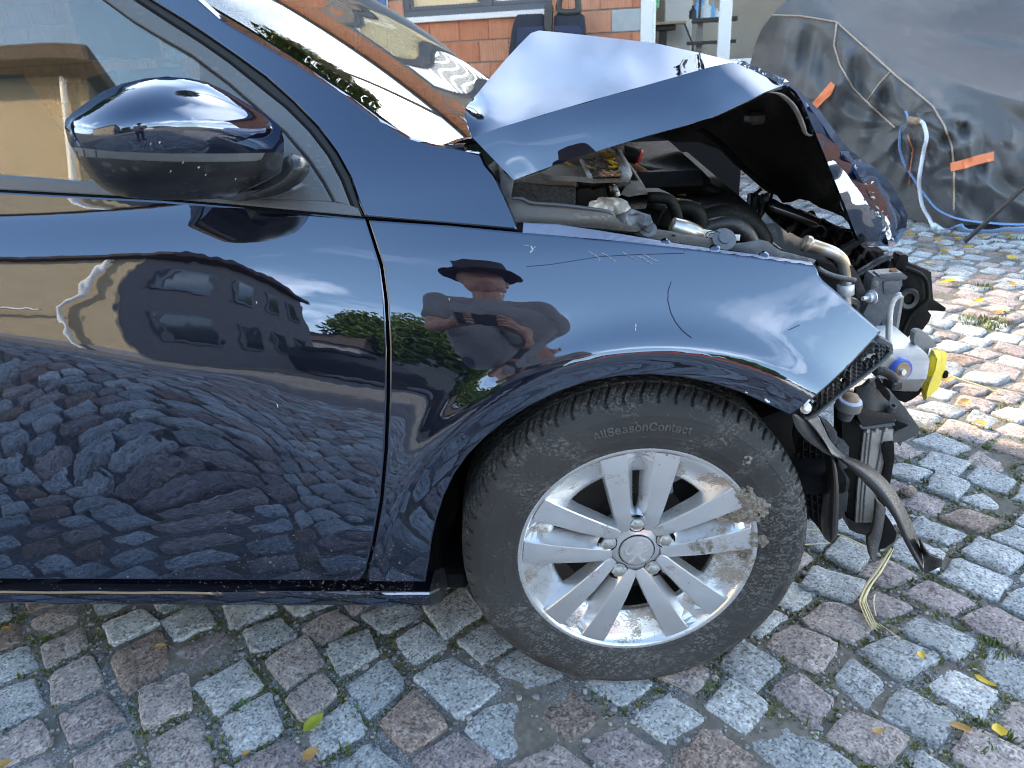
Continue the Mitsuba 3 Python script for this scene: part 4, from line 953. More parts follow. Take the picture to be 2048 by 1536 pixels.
for (x, y, w) in ((396, 337, 2.2), (318, 287, 2.4), (300, 290, 1.2), (365, 327, 1.0), (410, 352, 1.0), (470, 360, .9), (340, 345, .9)):
    p = np.array([[x, y], [x + 2.5, y - 4]], float); Q = at(p[:, 0], p[:, 1], my(p) - .0005)
    obj('dirt_spot', tube(np.array([Q[0], Q.mean(0), Q[1]]), [.0004, w * .0006, .0003], 5, 2, flat=(1, .5)), 'chip_white', MIR)
# ------------------------------------------------------------------ front wheel
STEER = math.radians(6.45)
WM = np.eye(4); WM[:3, 0] = [math.cos(STEER), math.sin(STEER), 0]; WM[:3, 1] = [0, 0, 1]; WM[:3, 2] = [math.sin(STEER), -math.cos(STEER), 0]; WM[:3, 3] = WC
WHEEL = key_of('front_wheel', CAR)
def W(m, squash=False):
    m = m.copy(); m.apply_transform(WM)
    if squash: m.vertices[:, 2] = np.maximum(m.vertices[:, 2], 0.0035 + 0.01 * np.clip(0.003 - m.vertices[:, 2], 0, .01))
    return m
SW = np.array([(.205, -.012), (.2125, -.004), (.2165, .0005), (.2195, .0030), (.2225, .0038), (.2255, .0036), (.2275, .0050), (.235, .0078), (.2405, .0090), (.2412, .0098), (.2435, .0098), (.2442, .0093), (.252, .0106), (.262, .0112), (.272, .0108), (.2795, .0094), (.2805, .0101), (.2825, .0097), (.2832, .0086), (.289, .0064), (.2945, .0034), (.299, -.0002)])
obj('tyre', W(lathe(SW, 360), True), 'tyre', WHEEL, smooth=True, label='worn dusty tyre with raised lettering')
RIM = TYRE = WHEEL
# tread: shoulder lugs, slanted sipes and four grooves round the tyre
hs = np.concatenate([np.linspace(-.0002, -.016, 14), np.linspace(-.018, -.190, 84), np.linspace(-.193, -.212, 8)])
R0 = np.interp(-hs, [.0002, .004, .008, .013, .018, .026, .040, .060, .100, .150, .175, .188, .198, .206, .212], [.299, .3033, .3066, .3098, .3122, .3142, .3155, .3162, .3166, .3162, .3150, .3125, .307, .298, .286])
NA = 1500
th = np.arange(NA) * 2 * math.pi / NA
H, TH = np.meshgrid(-hs, th, indexing='ij')
NL = 66
def groove(ph, w, soft): 
    f = np.abs((ph % 1.0) - 0.5) * 2            # 1 at the groove centre line when ph = 0
    return np.clip((f - (1 - w)) / soft + .5, 0, 1)
ph = TH * NL / (2 * math.pi)
sh = np.clip((.050 - H) / .004, 0, 1)
ce_ = np.clip((H - .050) / .004, 0, 1)
dep = 0.0065 * groove(ph + 14 * np.clip(H - .012, 0, 1) + .5, .20, .08) * sh * np.clip((H - .0005) / .006, 0, 1)
dep = np.maximum(dep, 0.0035 * groove(ph + 14 * np.clip(H - .012, 0, 1) + 1.0, .07, .05) * sh * np.clip((H - .010) / .003, 0, 1))
dep = np.maximum(dep, 0.0025 * groove(2 * ph + 26 * (H - .012) + .25, .12, .1) * sh * np.clip((H - .016) / .003, 0, 1))
dep = np.maximum(dep, 0.0060 * groove(ph + 46 * np.abs(H - .103), .20, .08) * ce_)
dep = np.maximum(dep, 0.0030 * groove(2 * ph + 60 * np.abs(H - .103) + .4, .10, .06) * ce_)
for g in (.052, .086, .121, .156): dep = np.maximum(dep, 0.0075 * np.clip((.0045 - np.abs(H - g)) / .001 + .5, 0, 1))
RR = R0[:, None] - dep
P = np.stack([RR * np.cos(TH), RR * np.sin(TH), -H], -1)
P = np.concatenate([P, P[:, :1]], 1)
g = grid_mesh(P); g.faces = g.faces[:, ::-1]
obj('tread', W(g, True), 'tyre', TYRE, smooth=34)
obj('inner_sidewall', W(lathe([(.286, -.212), (.25, -.222), (.20, -.205)], 80)), 'tyre', TYRE, smooth=True)
# lettering bent round the sidewall
hS = lambda r: np.interp(r, SW[:, 0], SW[:, 1])
def arc_text(t, hgt, r0, a0, name, bold=True, parent=TYRE):
    m = meshkit.text_mesh(t, hgt, 0.0018, bold); v = m.vertices.copy(); v[:, 0] -= v[:, 0].max() / 2
    r = r0 + v[:, 1]; a_ = a0 - v[:, 0] / (r0 + hgt / 2)
    o = np.stack([r * np.cos(a_), r * np.sin(a_), hS(r) - .0004 + v[:, 2]], -1)
    return obj(name, W(trimesh.Trimesh(o, m.faces, process=False)), 'tyre_text', parent, smooth=False)
arc_text('AllSeasonContact', .0145, .256, math.radians(90), 'lettering')
arc_text('Continental', .020, .2535, math.radians(-14), 'lettering')
arc_text('205/55 R16 91H', .010, .259, math.radians(205), 'lettering', False)
# rim: outer lip and dish
LIP = [(.2200, -.016), (.2203, -.004), (.2190, -.0008), (.2165, .0002), (.2125, -.0002), (.2095, -.0018), (.2075, -.0042)]
DISH = [(.2075, -.0042), (.2062, -.0068), (.2025, -.0105), (.192, -.0150), (.180, -.0205), (.168, -.0260), (.1585, -.0310), (.1545, -.0345), (.1535, -.0385), (.156, -.050), (.170, -.066)]
obj('rim', W(lathe(LIP, 240)), 'rim_clean', WHEEL, smooth=True, label='dirty silver alloy rim with five pairs of spokes')
obj('dish', W(lathe(DISH, 240)), 'rim_dirty', RIM, smooth=40)
obj('barrel', W(lathe([(.170, -.066), (.182, -.08), (.184, -.16), (.196, -.20)], 90)), 'barrel', RIM, smooth=True)
us = np.array([.045, .052, .060, .070, .080, .088, .10, .12, .14, .16, .170, .178, .186, .196, .2065])
def spoke(sgn, pair):
    rows, bev = [], []
    for R in us:
        c = .0235 + (R - .058) * .155; hw = np.interp(R, [.045, .058, .10, .15, .2065], [.0080, .0105, .0148, .0182, .0225])
        ht = np.interp(R, [.045, .058, .08, .11, .15, .19, .2065], [-.0155, -.0125, -.0085, -.0052, -.0030, -.0028, -.0040])
        s = np.interp(R, [.045, .070, .082, .10, .165, .178, .186], [.0, .0, .0045, .0062, .0075, .0068, 0.0])
        hb = np.interp(R, [.045, .066, .085, .16, .180, .196, .2065], [-.020, -.023, -.034, -.036, -.026, -.016, -.008])
        wb = np.interp(R, [.045, .07, .16, .19, .2065], [.003, .003, .0035, .003, .001])
        sec = [(c + hw + wb, -.036 if R < .160 else min(hb - .006, -.012)), (c + hw + .0012, ht - .0045), (c + hw + .0003, ht - .0014), (c + hw - .0014, ht - .0002), (c, ht), (c - hw + .0014, ht - .0001), (c - hw, ht - .0008), (c - hw - .0012, ht - .003), (s, hb), (s, min(-.044, hb - .004))]
        row = []
        for t, h in sec:
            t2 = t * sgn; u = math.sqrt(max(R * R - t * t, 1e-6)) if R > .058 else R - abs(t) * .25
            ca, sa = math.cos(pair), math.sin(pair)
            row.append((u * ca - t2 * sa, u * sa + t2 * ca, h))
        rows.append(row)
    G = np.array(rows)
    if sgn > 0: G = G[:, ::-1]
    return grid_mesh(G[:, :]), G
PAIRS = [math.radians(90 + 72 * i - 0.5) for i in range(5)]
for pa in PAIRS:
    for sg in (-1, 1):
        m, _ = spoke(sg, pa)
        obj('spoke', W(m), 'rim_clean', RIM, smooth=28)
obj('hub', W(lathe([(.0, -.0135), (.032, -.0135), (.0345, -.0150), (.040, -.0165), (.052, -.0205), (.060, -.0245), (.0655, -.031), (.067, -.042), (.064, -.060), (.0, -.062)], 120)), 'rim_clean', RIM, smooth=35)
for pa in PAIRS:
    ca, sa = math.cos(pa), math.sin(pa); M = np.eye(4); M[:3, 3] = [.0555 * ca, .0555 * sa, 0]
    w = lathe([(.0180, -.0165), (.0172, -.0150), (.0163, -.0158), (.0158, -.0195), (.0, -.0197)], 40, M)
    b = obj('wheel_bolt', W(lathe([(.0, -.0085), (.006, -.0088), (.0105, -.0108), (.0124, -.0130), (.0124, -.020)], 6, M)), 'bolt_grey', RIM, smooth=25)
    obj('bolt_well', W(w), 'matte_black', RIM, smooth=40)
obj('centre_cap', W(lathe([(0, -.0078), (.016, -.0080), (.026, -.0090), (.0300, -.0100), (.0312, -.0120), (.0312, -.016)], 80)), 'cap_grey', RIM, smooth=40)
obj('cap_gap', W(lathe([(.0314, -.0132), (.0332, -.0130)], 80)), 'matte_black', RIM)
# emblem on the cap: an upright lion in low relief
lion = [(-2, 14), (1, 17), (5, 17), (8, 15), (9, 12), (7, 10), (9, 8), (14, 10), (17, 12), (17, 10), (12, 6), (9, 5), (8, 2), (12, 1), (16, 3), (17, 1), (12, -2), (7, -2), (4, -6), (7, -9), (9, -14), (13, -16), (12, -18), (6, -17), (4, -12), (0, -8), (-3, -11), (-7, -17), (-13, -18), (-13, -16), (-9, -13), (-6, -7), (-7, -2), (-11, -5), (-16, -3), (-18, 4), (-15, 9), (-13, 8), (-15, 3), (-13, -1), (-10, 0), (-6, 5), (-4, 10)]
m = trimesh.creation.extrude_polygon(Polygon(lion).buffer(-.3), .0014, engine='earcut'); m.vertices = m.vertices * [.00125, .00125, 1] + [0, 0, -.0086]
m2 = trimesh.creation.extrude_polygon(Polygon([(-7, -7), (-5, -8), (1, 0), (5, 8), (3, 9), (-2, 2)]), .0008, engine='earcut'); m2.vertices = m2.vertices * [.00125, .00125, 1] + [0, 0, -.0077]
obj('emblem', W(m), 'cap_emblem', WHEEL, smooth=False)
# mud stuck to the rim and tyre
def mud(px, py, R, n, r0, r1, h0, seed):
    g = np.random.default_rng(seed); base = trimesh.creation.icosphere(subdivisions=1); out = []
    lx, ly = (px - 1271) * .000895, -(py - 1100) * .000895 / .84
    for _ in range(n):
        a, q = g.uniform(0, 6.28), R * math.sqrt(g.random()); x, y = lx + q * math.cos(a), ly + q * math.sin(a) * .9
        rr = math.hypot(x, y); h = np.interp(rr, [.10, .158, .2065, .2185, .2245, .262, .29], [-.004, -.030, -.006, .0, .004, .0112, .006]) if h0 is None else h0
        v = base.vertices * (1 + g.normal(0, .25, (42, 1))) * g.uniform(r0, r1) * [1, 1, .7]
        out.append((v + [x, y, h + .001], base.faces))
    return out
mm = mud(1484, 1022, .034, 150, .0025, .0075, None, 1) + mud(1466, 1040, .02, 50, .002, .006, None, 7) + mud(1505, 1085, .02, 50, .002, .005, None, 2) + mud(1497, 1120, .016, 26, .0015, .004, None, 3) + mud(1478, 990, .016, 30, .0015, .004, None, 4) + mud(1398, 1092, .022, 34, .001, .0028, -.002, 5) + mud(1470, 925, .01, 12, .001, .003, None, 6) + mud(1310, 905, .03, 16, .0008, .002, -.002, 8)
obj('dried_mud', W(cat(mm)), 'mud', WHEEL, smooth=False, kind='stuff')
# straw wisps sticking to the tyre
ws_ = []
g = np.random.default_rng(9)
for _ in range(130):
    a_ = g.uniform(-.9, 4.0); r = g.uniform(.228, .296); l = g.uniform(.004, .014); d_ = g.uniform(0, 6.28)
    p0 = np.array([r * math.cos(a_), r * math.sin(a_)]); q = p0 + l * np.array([math.cos(d_), math.sin(d_)]); mid = (p0 + q) / 2 + g.normal(0, .0015, 2)
    ws_.append(tube([[*v, hS(np.hypot(*v)) + .0005] for v in (p0, mid, q)], [.0002, .00035, .0002], 4, 2))
obj('dry_grass_bits', W(cat(ws_)), 'wash_grey', WHEEL, smooth=True, kind='stuff')
# brake behind the spokes
obj('brake_disc', W(lathe([(.0, -.075), (.07, -.075), (.075, -.088), (.142, -.088), (.142, -.112), (.0, -.112)], 90)), 'brake_iron', WHEEL, smooth=30)
def wbox(lx, ly, h, s, rot, m, name):
    b = box([0, 0, 0], s, .003); c, s_ = math.cos(rot), math.sin(rot)
    b.vertices = b.vertices @ np.array([[c, s_, 0], [-s_, c, 0], [0, 0, 1]]) + [lx, ly, h]
    return obj(name, W(b), m, WHEEL, smooth=20)
wbox(.095, .125, -.085, [.105, .030, .03], .45, 'caliper', 'brake_caliper'); wbox(.064, .108, -.078, [.020, .055, .03], .12, 'caliper', 'brake_caliper'); wbox(.12, .07, -.10, [.06, .10, .05], .55, 'matte_black', 'brake_carrier'); wbox(.115, -.01, -.085, [.05, .035, .04], .3, 'steel_grey', 'brake_carrier')
obj('suspension_arm', tube([[.11, 1.30, .22], [.13, 1.6, .24], [.1, 1.9, .26]], .028, 8), 'matte_black', CAR)
obj('suspension_strut', tube([[.10, 1.36, .30], [.06, 1.44, .62], [.04, 1.48, .90]], [.03, .045, .05], 10), 'matte_black', CAR)
# ------------------------------------------------------------------ engine bay and torn front end
def Z(o, s): return lambda q: [(o[0] + a / s, o[1] + b / s) + tuple(r) for a, b, *r in q]
B3 = Z((1000, 260), 6.827)      # close-ups of the photograph, used to read off outlines
B8 = Z((950, 240), 3.413); F2 = Z((1380, 300), 3.413); F1 = Z((1640, 440), 3.748); K2 = Z((1560, 660), 6.4); R3 = Z((1480, 640), 2.742)
BAY = key_of('engine_bay', CAR)
FRONT = key_of('front_end', CAR)
def Y_(q, y): return [(a, b, y) if len(t) == 0 else (a, b, t[0]) for a, b, *t in q]
def nb_(amp, s=40, seed=1): return lambda V, P: amp * (meshkit.fbm(V * s, 3, seed) - .5)
def plate(name, q, y, m, th=.006, parent=None, bump=None, holes=(), step=7, dens=5, smooth=35, label=None, edge=.0012):
    return obj(name, slab(Y_(q, y), th, step=step, dens=dens, bump=bump, holes=holes, edge=edge), m, parent or FRONT, smooth=smooth, label=label)
def pipe(name, q, y, r, m, parent=None, n=12, sm=6, flat=None, label=None):
    return obj(name, tube([at(*p) for p in Y_(q, y)], r, n, sm, flat=flat), m, parent or FRONT, smooth=True, label=label)
def deck(name, q, z, m, th=.01, parent=None, step=8, bump=None):
    o = densify(np.array([p[:2] for p in q], float), 5); P, tr, nb = tri_poly(o, step)
    V = ground(P[:, 0], P[:, 1], z)
    if bump: V[:, 2] += bump(V, P)
    m_ = trimesh.Trimesh(V, tr, process=False)
    return obj(name, thicken(m_, [0, 0, -th]), m, parent or BAY, smooth=40)

# big dark masses low in the bay
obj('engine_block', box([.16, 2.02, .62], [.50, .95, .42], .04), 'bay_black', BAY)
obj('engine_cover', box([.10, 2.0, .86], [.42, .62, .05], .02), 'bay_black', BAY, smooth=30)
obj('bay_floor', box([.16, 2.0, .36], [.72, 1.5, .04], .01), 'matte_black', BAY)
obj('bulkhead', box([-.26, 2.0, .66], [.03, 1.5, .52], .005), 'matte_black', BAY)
obj('inner_wing', slab([(1000, 400, 1.25), (1045, 445, 1.25), (1300, 470, 1.27), (1500, 500, 1.30), (1640, 535, 1.35), (1650, 600, 1.36), (1400, 640, 1.3), (1000, 600, 1.25)], .006, step=20), 'matte_black', BAY)
# cowl tray with its grille, leaves and black foam
deck('cowl_tray', B3([(540, 585), (1040, 330), (1400, 250), (1560, 290), (1700, 480), (1760, 640), (1260, 655), (1050, 635), (700, 622)]), .955, 'wash_grey', .008)
deck('grille_base', B3([(1140, 430), (1400, 330), (1530, 300), (1600, 430), (1650, 640), (1250, 650)]), .9575, 'matte_black', .002)
rows_ = []
for i in range(22):
    t = i / 21; a = np.array([1120 + 120 * t, 420 + 225 * t]); b = np.array([1520 + 130 * t, 300 + 335 * t])
    p = B3([tuple(a), tuple(b)]); rows_.append(tube([ground(x, y, .960) for x, y in p], .0009, 5, 1))
for i in range(30):
    t = i / 29; p = B3([(1130 + 400 * t, 425 - 120 * t), (1250 + 400 * t, 650 - 10 * t)]); rows_.append(tube([ground(x, y, .9603) for x, y in p], .0007, 5, 1))
obj('cowl_grille', cat(rows_), 'black_plastic', BAY, smooth=True, kind='stuff')
obj('tray_rib', tube([ground(x, y, .962) for x, y in B3([(1110, 420), (1175, 540), (1235, 655)])], .004, 8, 4), 'wash_grey', BAY, smooth=True)
obj('tray_rim', tube([ground(x, y, .962) for x, y in B3([(1480, 250), (1600, 330), (1670, 470), (1720, 600), (1700, 650)])], [.006, .009, .010, .010, .007], 8, 5), 'wash_grey', BAY, smooth=True)
for i, (x, y, L, Wd, az, mm_, lab) in enumerate(((1450, 390, .042, .03, .6, 'yellow_leaf', 'largest yellow leaf lying on the cowl grille under the bonnet'), (1500, 450, .03, .02, 2.2, 'ochre_leaf', 'orange brown leaf in the pile on the cowl grille'), (1560, 490, .03, .02, .2, 'yellow_leaf', 'golden leaf in the pile on the cowl grille'), (1545, 545, .022, .016, 1.4, 'yellow_leaf', 'small bright yellow leaf lowest in the pile on the cowl grille'),
                                                  (1240, 535, .018, .010, .1, 'ochre_leaf', 'tiny tan leaf alone on the cowl mesh'), (955, 505, .022, .014, -.3, 'ochre_leaf', 'dry brown leaf in the left corner of the cowl tray'))):
    p = B3([(x, y)])[0]; k = obj('cowl_leaf', leafblade(ground(*p, .966), L, Wd, az, .3, .5, i), mm_, smooth=True); tag(k, lab, 'leaf')
g = np.random.default_rng(17); deb = []
for _ in range(110):
    p = B3([(g.uniform(1370, 1650), 560 + 75 * g.random() ** .6)])[0]; deb.append(leafblade(ground(*p, .963 + .006 * g.random()), g.uniform(.004, .010), .004, g.uniform(0, 6), g.uniform(-.6, .6), .6, 1))
k = obj('leaf_litter', cat(deb), 'rust', smooth=True); tag(k, 'crumbled brown leaf litter along the edge of the cowl grille', 'leaf litter', kind='stuff')
plate('tray_front', B3([(1110, 668), (1260, 655), (1760, 632), (1790, 690), (1780, 740), (1600, 790), (1300, 790), (1120, 770)]), 1.30, 'black_plastic', .01, BAY, nb_(.006))
plate('scuttle_side', B3([(180, 690), (560, 588), (700, 622), (1045, 636), (1050, 700), (1040, 775), (700, 770), (400, 745), (200, 712)]), 1.275, 'wash_grey', .006, BAY, nb_(.006, 20))
plate('foam_block', B3([(190, 712), (400, 745), (700, 770), (1000, 782), (1035, 800), (1030, 1040), (800, 1010), (420, 985), (300, 940), (140, 915)]), 1.262, 'foam', .05, BAY, nb_(.003, 60))
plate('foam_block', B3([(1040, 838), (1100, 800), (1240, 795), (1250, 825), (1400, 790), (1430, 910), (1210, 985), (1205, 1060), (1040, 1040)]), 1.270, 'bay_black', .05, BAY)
plate('hinge_plate', B3([(10, 560), (60, 590), (190, 690), (150, 915), (60, 900), (0, 830)]), 1.222, 'steel_grey', .004, BAY, nb_(.006, 30))
plate('apron_rail', B3([(0, 860), (90, 890), (170, 935), (300, 940), (360, 968), (400, 985), (800, 1020), (1220, 1070), (1500, 1120), (1560, 1175), (1640, 1250), (1700, 1300), (1930, 1345), (1925, 1380), (1860, 1405), (1780, 1400), (900, 1308), (500, 1272), (200, 1258), (160, 1225)]), 1.228, 'wash_grey', .004, BAY, lambda V, P: .008 * (meshkit.fbm(V * [18, 18, 40], 3, 4) - .5) + .004 * np.sin((P[:, 1] - 395) / 9))
pipe('apron_edge', B3([(170, 933), (300, 940), (400, 987), (800, 1022), (1220, 1072), (1500, 1122), (1570, 1185)]), 1.229, [.002, .0028, .003, .003, .003, .003, .002], 'steel_grey', BAY, 8)
cr = lambda V, P: .030 * (meshkit.fbm(V * 55, 3, 11) - .5)
plate('crushed_bracket', B3([(1205, 1060), (1215, 985), (1260, 958), (1320, 952), (1345, 920), (1500, 925), (1650, 940), (1750, 1000), (1790, 1080), (1690, 1130), (1580, 1165), (1490, 1115), (1400, 1092), (1300, 1085)]), 1.235, 'alu_dull', .004, BAY, cr, step=4, dens=3, smooth=25)
plate('crushed_plate', B3([(1500, 1120), (1690, 1130), (1800, 1088), (1920, 1130), (2060, 1170), (2090, 1290), (1980, 1340), (1900, 1370), (1760, 1390), (1660, 1270)]), 1.238, 'steel_grey', .004, BAY, cr, step=4, dens=3, smooth=25)
obj('strut_bolt', tube([at(*p) for p in Y_(B3([(1560, 920), (1540, 820), (1525, 745), (1540, 712)]), 1.29)], [.010, .011, .009, .007], 12, 4), 'gloss_black', BAY, smooth=True)
obj('strut_bolt', tube([at(*p) for p in Y_(B3([(1600, 900), (1590, 840)]), 1.285)], [.006, .005], 8, 1), 'alu_dull', BAY, smooth=True)
plate('cowl_lip', B3([(1750, 700), (1900, 700), (1990, 800), (2160, 800), (2320, 870), (2250, 900), (2050, 872), (1900, 890), (1750, 915), (1650, 880), (1700, 800)]), 1.36, 'wash_grey', .006, BAY, nb_(.01, 18))
pipe('cowl_edge', B3([(1580, 290), (1720, 430), (1830, 580), (1920, 720), (1975, 800)]), 1.40, [.004, .005, .006, .006, .004], 'wash_grey', BAY, 8, flat=(1, .5))
# hoses, dome, cap and tags
for q, r, y, m in (([(1296, 395), (1335, 398), (1352, 425), (1358, 470)], .010, 1.36, 'bay_black'), ([(1330, 455), (1345, 425), (1365, 415), (1392, 425), (1400, 460)], .016, 1.42, 'bay_black'), ([(1370, 470), (1400, 440), (1450, 428), (1500, 450), (1525, 490)], .022, 1.50, 'bay_black'),
                   ([(1395, 480), (1420, 455), (1455, 448), (1490, 465), (1505, 500)], .016, 1.42, 'black_plastic'), ([(1275, 340), (1330, 350), (1400, 372), (1460, 400)], .014, 1.75, 'bay_black'), ([(1300, 400), (1380, 430), (1480, 470), (1560, 520), (1620, 545)], .02, 1.55, 'black_plastic')):
    pipe('hose', q, y, r, m, BAY)
pipe('wiper_linkage', B8([(1060, 290), (1180, 370), (1310, 450), (1440, 508)]), 1.72, [.006, .007, .011, .006], 'rust', BAY, 8)
pipe('dark_tube', B3([(1690, 320), (1780, 330), (1880, 360)]), 1.62, .017, 'bay_black', BAY); pipe('red_cap', B3([(1880, 355), (1925, 372)]), 1.62, .014, 'red_plastic', BAY)
pipe('yellow_edge', B8([(1260, 522), (1400, 545), (1550, 580), (1700, 625), (1800, 672)]), 1.62, [.004, .0055, .006, .007, .004], 'yellow_strip', BAY, 8, flat=(1, .45)); pipe('yellow_edge', B8([(1300, 545), (1450, 580), (1620, 625), (1740, 655)]), 1.60, [.002, .004, .005, .003], 'yellow_strip', BAY, 8, flat=(1, .45))
pipe('hose_clip', B8([(1310, 615), (1350, 635), (1370, 650)]), 1.45, [.006, .008, .005], 'alu_dull', BAY)
# rail inside the wing and the wing's folded edge
plate('wing_rail', B8([(1090, 783), (1200, 745), (1320, 762), (1440, 790), (1560, 802), (1680, 832), (1740, 852), (1700, 884), (1560, 868), (1400, 842), (1200, 812)]), 1.262, 'wash_grey', .004, BAY, nb_(.006, 20))
plate('wing_rail_end', B8([(1740, 850), (1830, 842), (1950, 822), (2010, 835), (2048, 870), (2100, 900), (2200, 925), (2330, 960), (2310, 985), (2100, 955), (1850, 905), (1700, 884)]), 1.275, 'steel_grey', .004, BAY, nb_(.010, 30))
obj('slot', slab(Y_(B8([(1340, 783), (1365, 785), (1373, 793), (1350, 795)]), 1.257), .002, step=3, dens=1), 'matte_black', BAY)
pipe('round_tube', B8([(1340, 722), (1420, 748), (1500, 775), (1560, 795)]), 1.30, [.015, .017, .016, .012], 'pipe', BAY)
def label_plate(q, y): return plate('label', B8(q), y, 'white_label', .0015, BAY, step=6)
label_plate([(1565, 748), (1695, 768), (1722, 815), (1570, 800)], 1.27); label_plate([(1752, 782), (1812, 785), (1808, 825), (1745, 820)], 1.30)
c = at(*B8([(1625, 783, 1.268)])[0]); a = np.linspace(0, 2 * math.pi, 30)
obj('label_print', tube(c + np.stack([.012 * np.cos(a), 0 * a - .001, .0065 * np.sin(a)], -1), .0008, 4, 1), 'scratch_dark', BAY); obj('label_print', tube(np.array([c + [-.008, -.001, -.001], c + [-.002, -.001, .003], c + [.004, -.001, -.002], c + [.009, -.001, .002]]), .0008, 4, 3), 'scratch_dark', BAY)
obj('washer', lathe([(0, .006), (.010, .006), (.010, .003), (.020, .002), (.020, 0)], 24, frame(at(*B8([(1700, 815, 1.262)])[0]), (.1, -.75, .65))), 'steel_grey', BAY, smooth=30)
obj('washer', lathe([(0, .006), (.008, .006), (.008, .003), (.015, .002), (.015, 0)], 24, frame(at(*B8([(1180, 748, 1.25)])[0]), (.1, -.7, .7))), 'steel_grey', BAY, smooth=30)
# folded flange along the top of the wing
bl = np.array(B8([(325, 772), (600, 797), (840, 820), (1000, 836), (1300, 866), (1500, 887), (1700, 911), (2048, 958), (2316, 996)])); tl = np.array(B8([(330, 705), (560, 716), (840, 757), (1110, 800), (1400, 848), (1550, 868), (1700, 890), (2048, 936), (2300, 972)]))
t = np.linspace(0, 8, 90); ii = np.arange(9)
bl = np.stack([np.interp(t, ii, bl[:, k]) for k in (0, 1)], -1); tl = np.stack([np.interp(t, ii, tl[:, k]) for k in (0, 1)], -1)
b0 = on(bl[:, 0], bl[:, 1], .0015); FLN = []
for f, up, yy in ((0, 0, 0), (.10, -.0020, .002), (.28, -.003, .004), (.55, -.001, .0085), (.8, .0015, .0125), (1.0, .001, .0155), (1.06, -.01, .018)):
    q = bl * (1 - f) + tl * f; P = at(q[:, 0], q[:, 1], b0[:, 1] + yy); P[:, 2] += 0.0006 * np.sin(t * 17) * (0 < f < 1); FLN.append(P)
obj('wing_flange', grid_mesh(np.stack(FLN)), 'dusty_paint', CAR + '__front_wing', smooth=40)
for x, y in ((1133, 474), (1227, 475), (1330, 484), (1430, 496), (1528, 510)):
    obj('flange_clip', lathe([(0, .003), (.006, .002), (.008, 0)], 16, frame(at(x, y, float(on(x, y + 6)[0, 1]) + .014), (0, -.6, .8))), 'paint', CAR + '__front_wing', smooth=True)
obj('wing_corner', slab([(1042, 459, 1.205), (1046, 466, 1.20), (1031, 466, 1.20), (1028, 446, 1.22), (1046, 446, 1.22)], .03, step=6), 'matte_black', CAR)

# front panel, radiator pack and pipes
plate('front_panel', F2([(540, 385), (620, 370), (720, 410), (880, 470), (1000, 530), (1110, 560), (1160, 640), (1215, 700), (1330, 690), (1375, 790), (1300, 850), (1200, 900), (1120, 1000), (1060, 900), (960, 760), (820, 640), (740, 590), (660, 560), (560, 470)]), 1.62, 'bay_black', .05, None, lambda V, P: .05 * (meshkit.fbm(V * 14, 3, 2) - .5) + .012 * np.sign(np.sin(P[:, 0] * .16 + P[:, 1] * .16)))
pipe('front_panel_bar', F2([(540, 385), (700, 440), (880, 505)]), 1.58, .010, 'gloss_black', None, 8); pipe('front_panel_bar', F2([(1090, 880), (1230, 790), (1370, 720)]), 1.50, .012, 'black_plastic', None, 8, flat=(1, .4)); pipe('front_panel_bar', F2([(1000, 700), (1100, 650), (1190, 590)]), 1.52, .009, 'bay_black', None, 8)
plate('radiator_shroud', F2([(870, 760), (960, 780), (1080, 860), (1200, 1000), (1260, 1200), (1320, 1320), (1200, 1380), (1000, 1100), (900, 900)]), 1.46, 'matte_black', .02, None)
for q, y in (([(400, 330), (450, 295), (490, 262)], 1.8), ([(520, 420), (545, 350), (562, 285)], 1.78), ([(860, 500), (850, 450), (830, 420), (790, 460)], 1.7), ([(900, 470), (960, 510), (1040, 545), (1130, 550)], 1.62)): pipe('wire', F2(q), y, .0035, 'gloss_black', None, 6)
for i in range(14):
    p = F2([(400 + 9.5 * i, 345 + (i * 37 % 60))])[0]; obj('broken_clip', box(at(*p, 1.72 + .01 * (i % 4)), [.006, .01, .03 + .006 * (i % 3)], .001, .4 * i), 'black_plastic' if i % 3 else 'steel_grey', FRONT)
plate('torn_bracket', F2([(490, 470), (520, 430), (560, 480), (590, 540), (620, 600), (600, 610), (540, 560), (500, 520)]), 1.55, 'steel_grey', .004, None, nb_(.04, 30))
pipe('coolant_pipe', F2([(790, 640), (900, 672), (985, 705), (1040, 755), (1062, 840), (1064, 960), (1062, 1060)]), 1.335, [.0118, .0112, .0108, .0108, .0108, .0108, .0108], 'pipe', None, 18, label='bare bent metal coolant pipe')
pipe('pipe_collar', F2([(775, 628), (800, 642), (815, 652)]), 1.335, [.013, .0155, .013], 'pipe', None, 18); pipe('pipe_collar', F2([(1062, 918), (1062, 985)]), 1.333, [.0150, .0150], 'alu', None, 18, 1)
pipe('thin_pipe', F2([(1085, 1020), (1125, 1035), (1150, 1065), (1150, 1110)]), 1.36, .0055, 'alu_dull'); pipe('cable', F2([(870, 805), (930, 840), (1000, 865), (1130, 890)]), 1.30, .0045, 'grey_plastic')
plate('black_strut', F2([(1085, 790), (1110, 790), (1165, 880), (1225, 1030), (1190, 1060), (1150, 1000), (1120, 900)]), 1.325, 'black_plastic', .012)
SUP = plate('headlamp_support', F2([(1240, 900), (1262, 862), (1300, 855), (1450, 880), (1452, 925), (1432, 968), (1395, 985), (1365, 1040), (1340, 1115), (1300, 1190), (1270, 1210), (1210, 1165), (1185, 1120), (1220, 1050), (1232, 980)]), 1.33, 'steel_grey', .035, CAR, nb_(.004, 25), label='grey steel headlamp support with a rusty bolt')
plate('support_top', F2([(1290, 852), (1330, 845), (1450, 838), (1490, 868), (1475, 885), (1370, 885), (1300, 872)]), 1.325, 'steel_grey', .03)
plate('support_window', F2([(1322, 900), (1430, 895), (1435, 965), (1400, 985), (1330, 985)]), 1.327, 'steel_grey', .004)
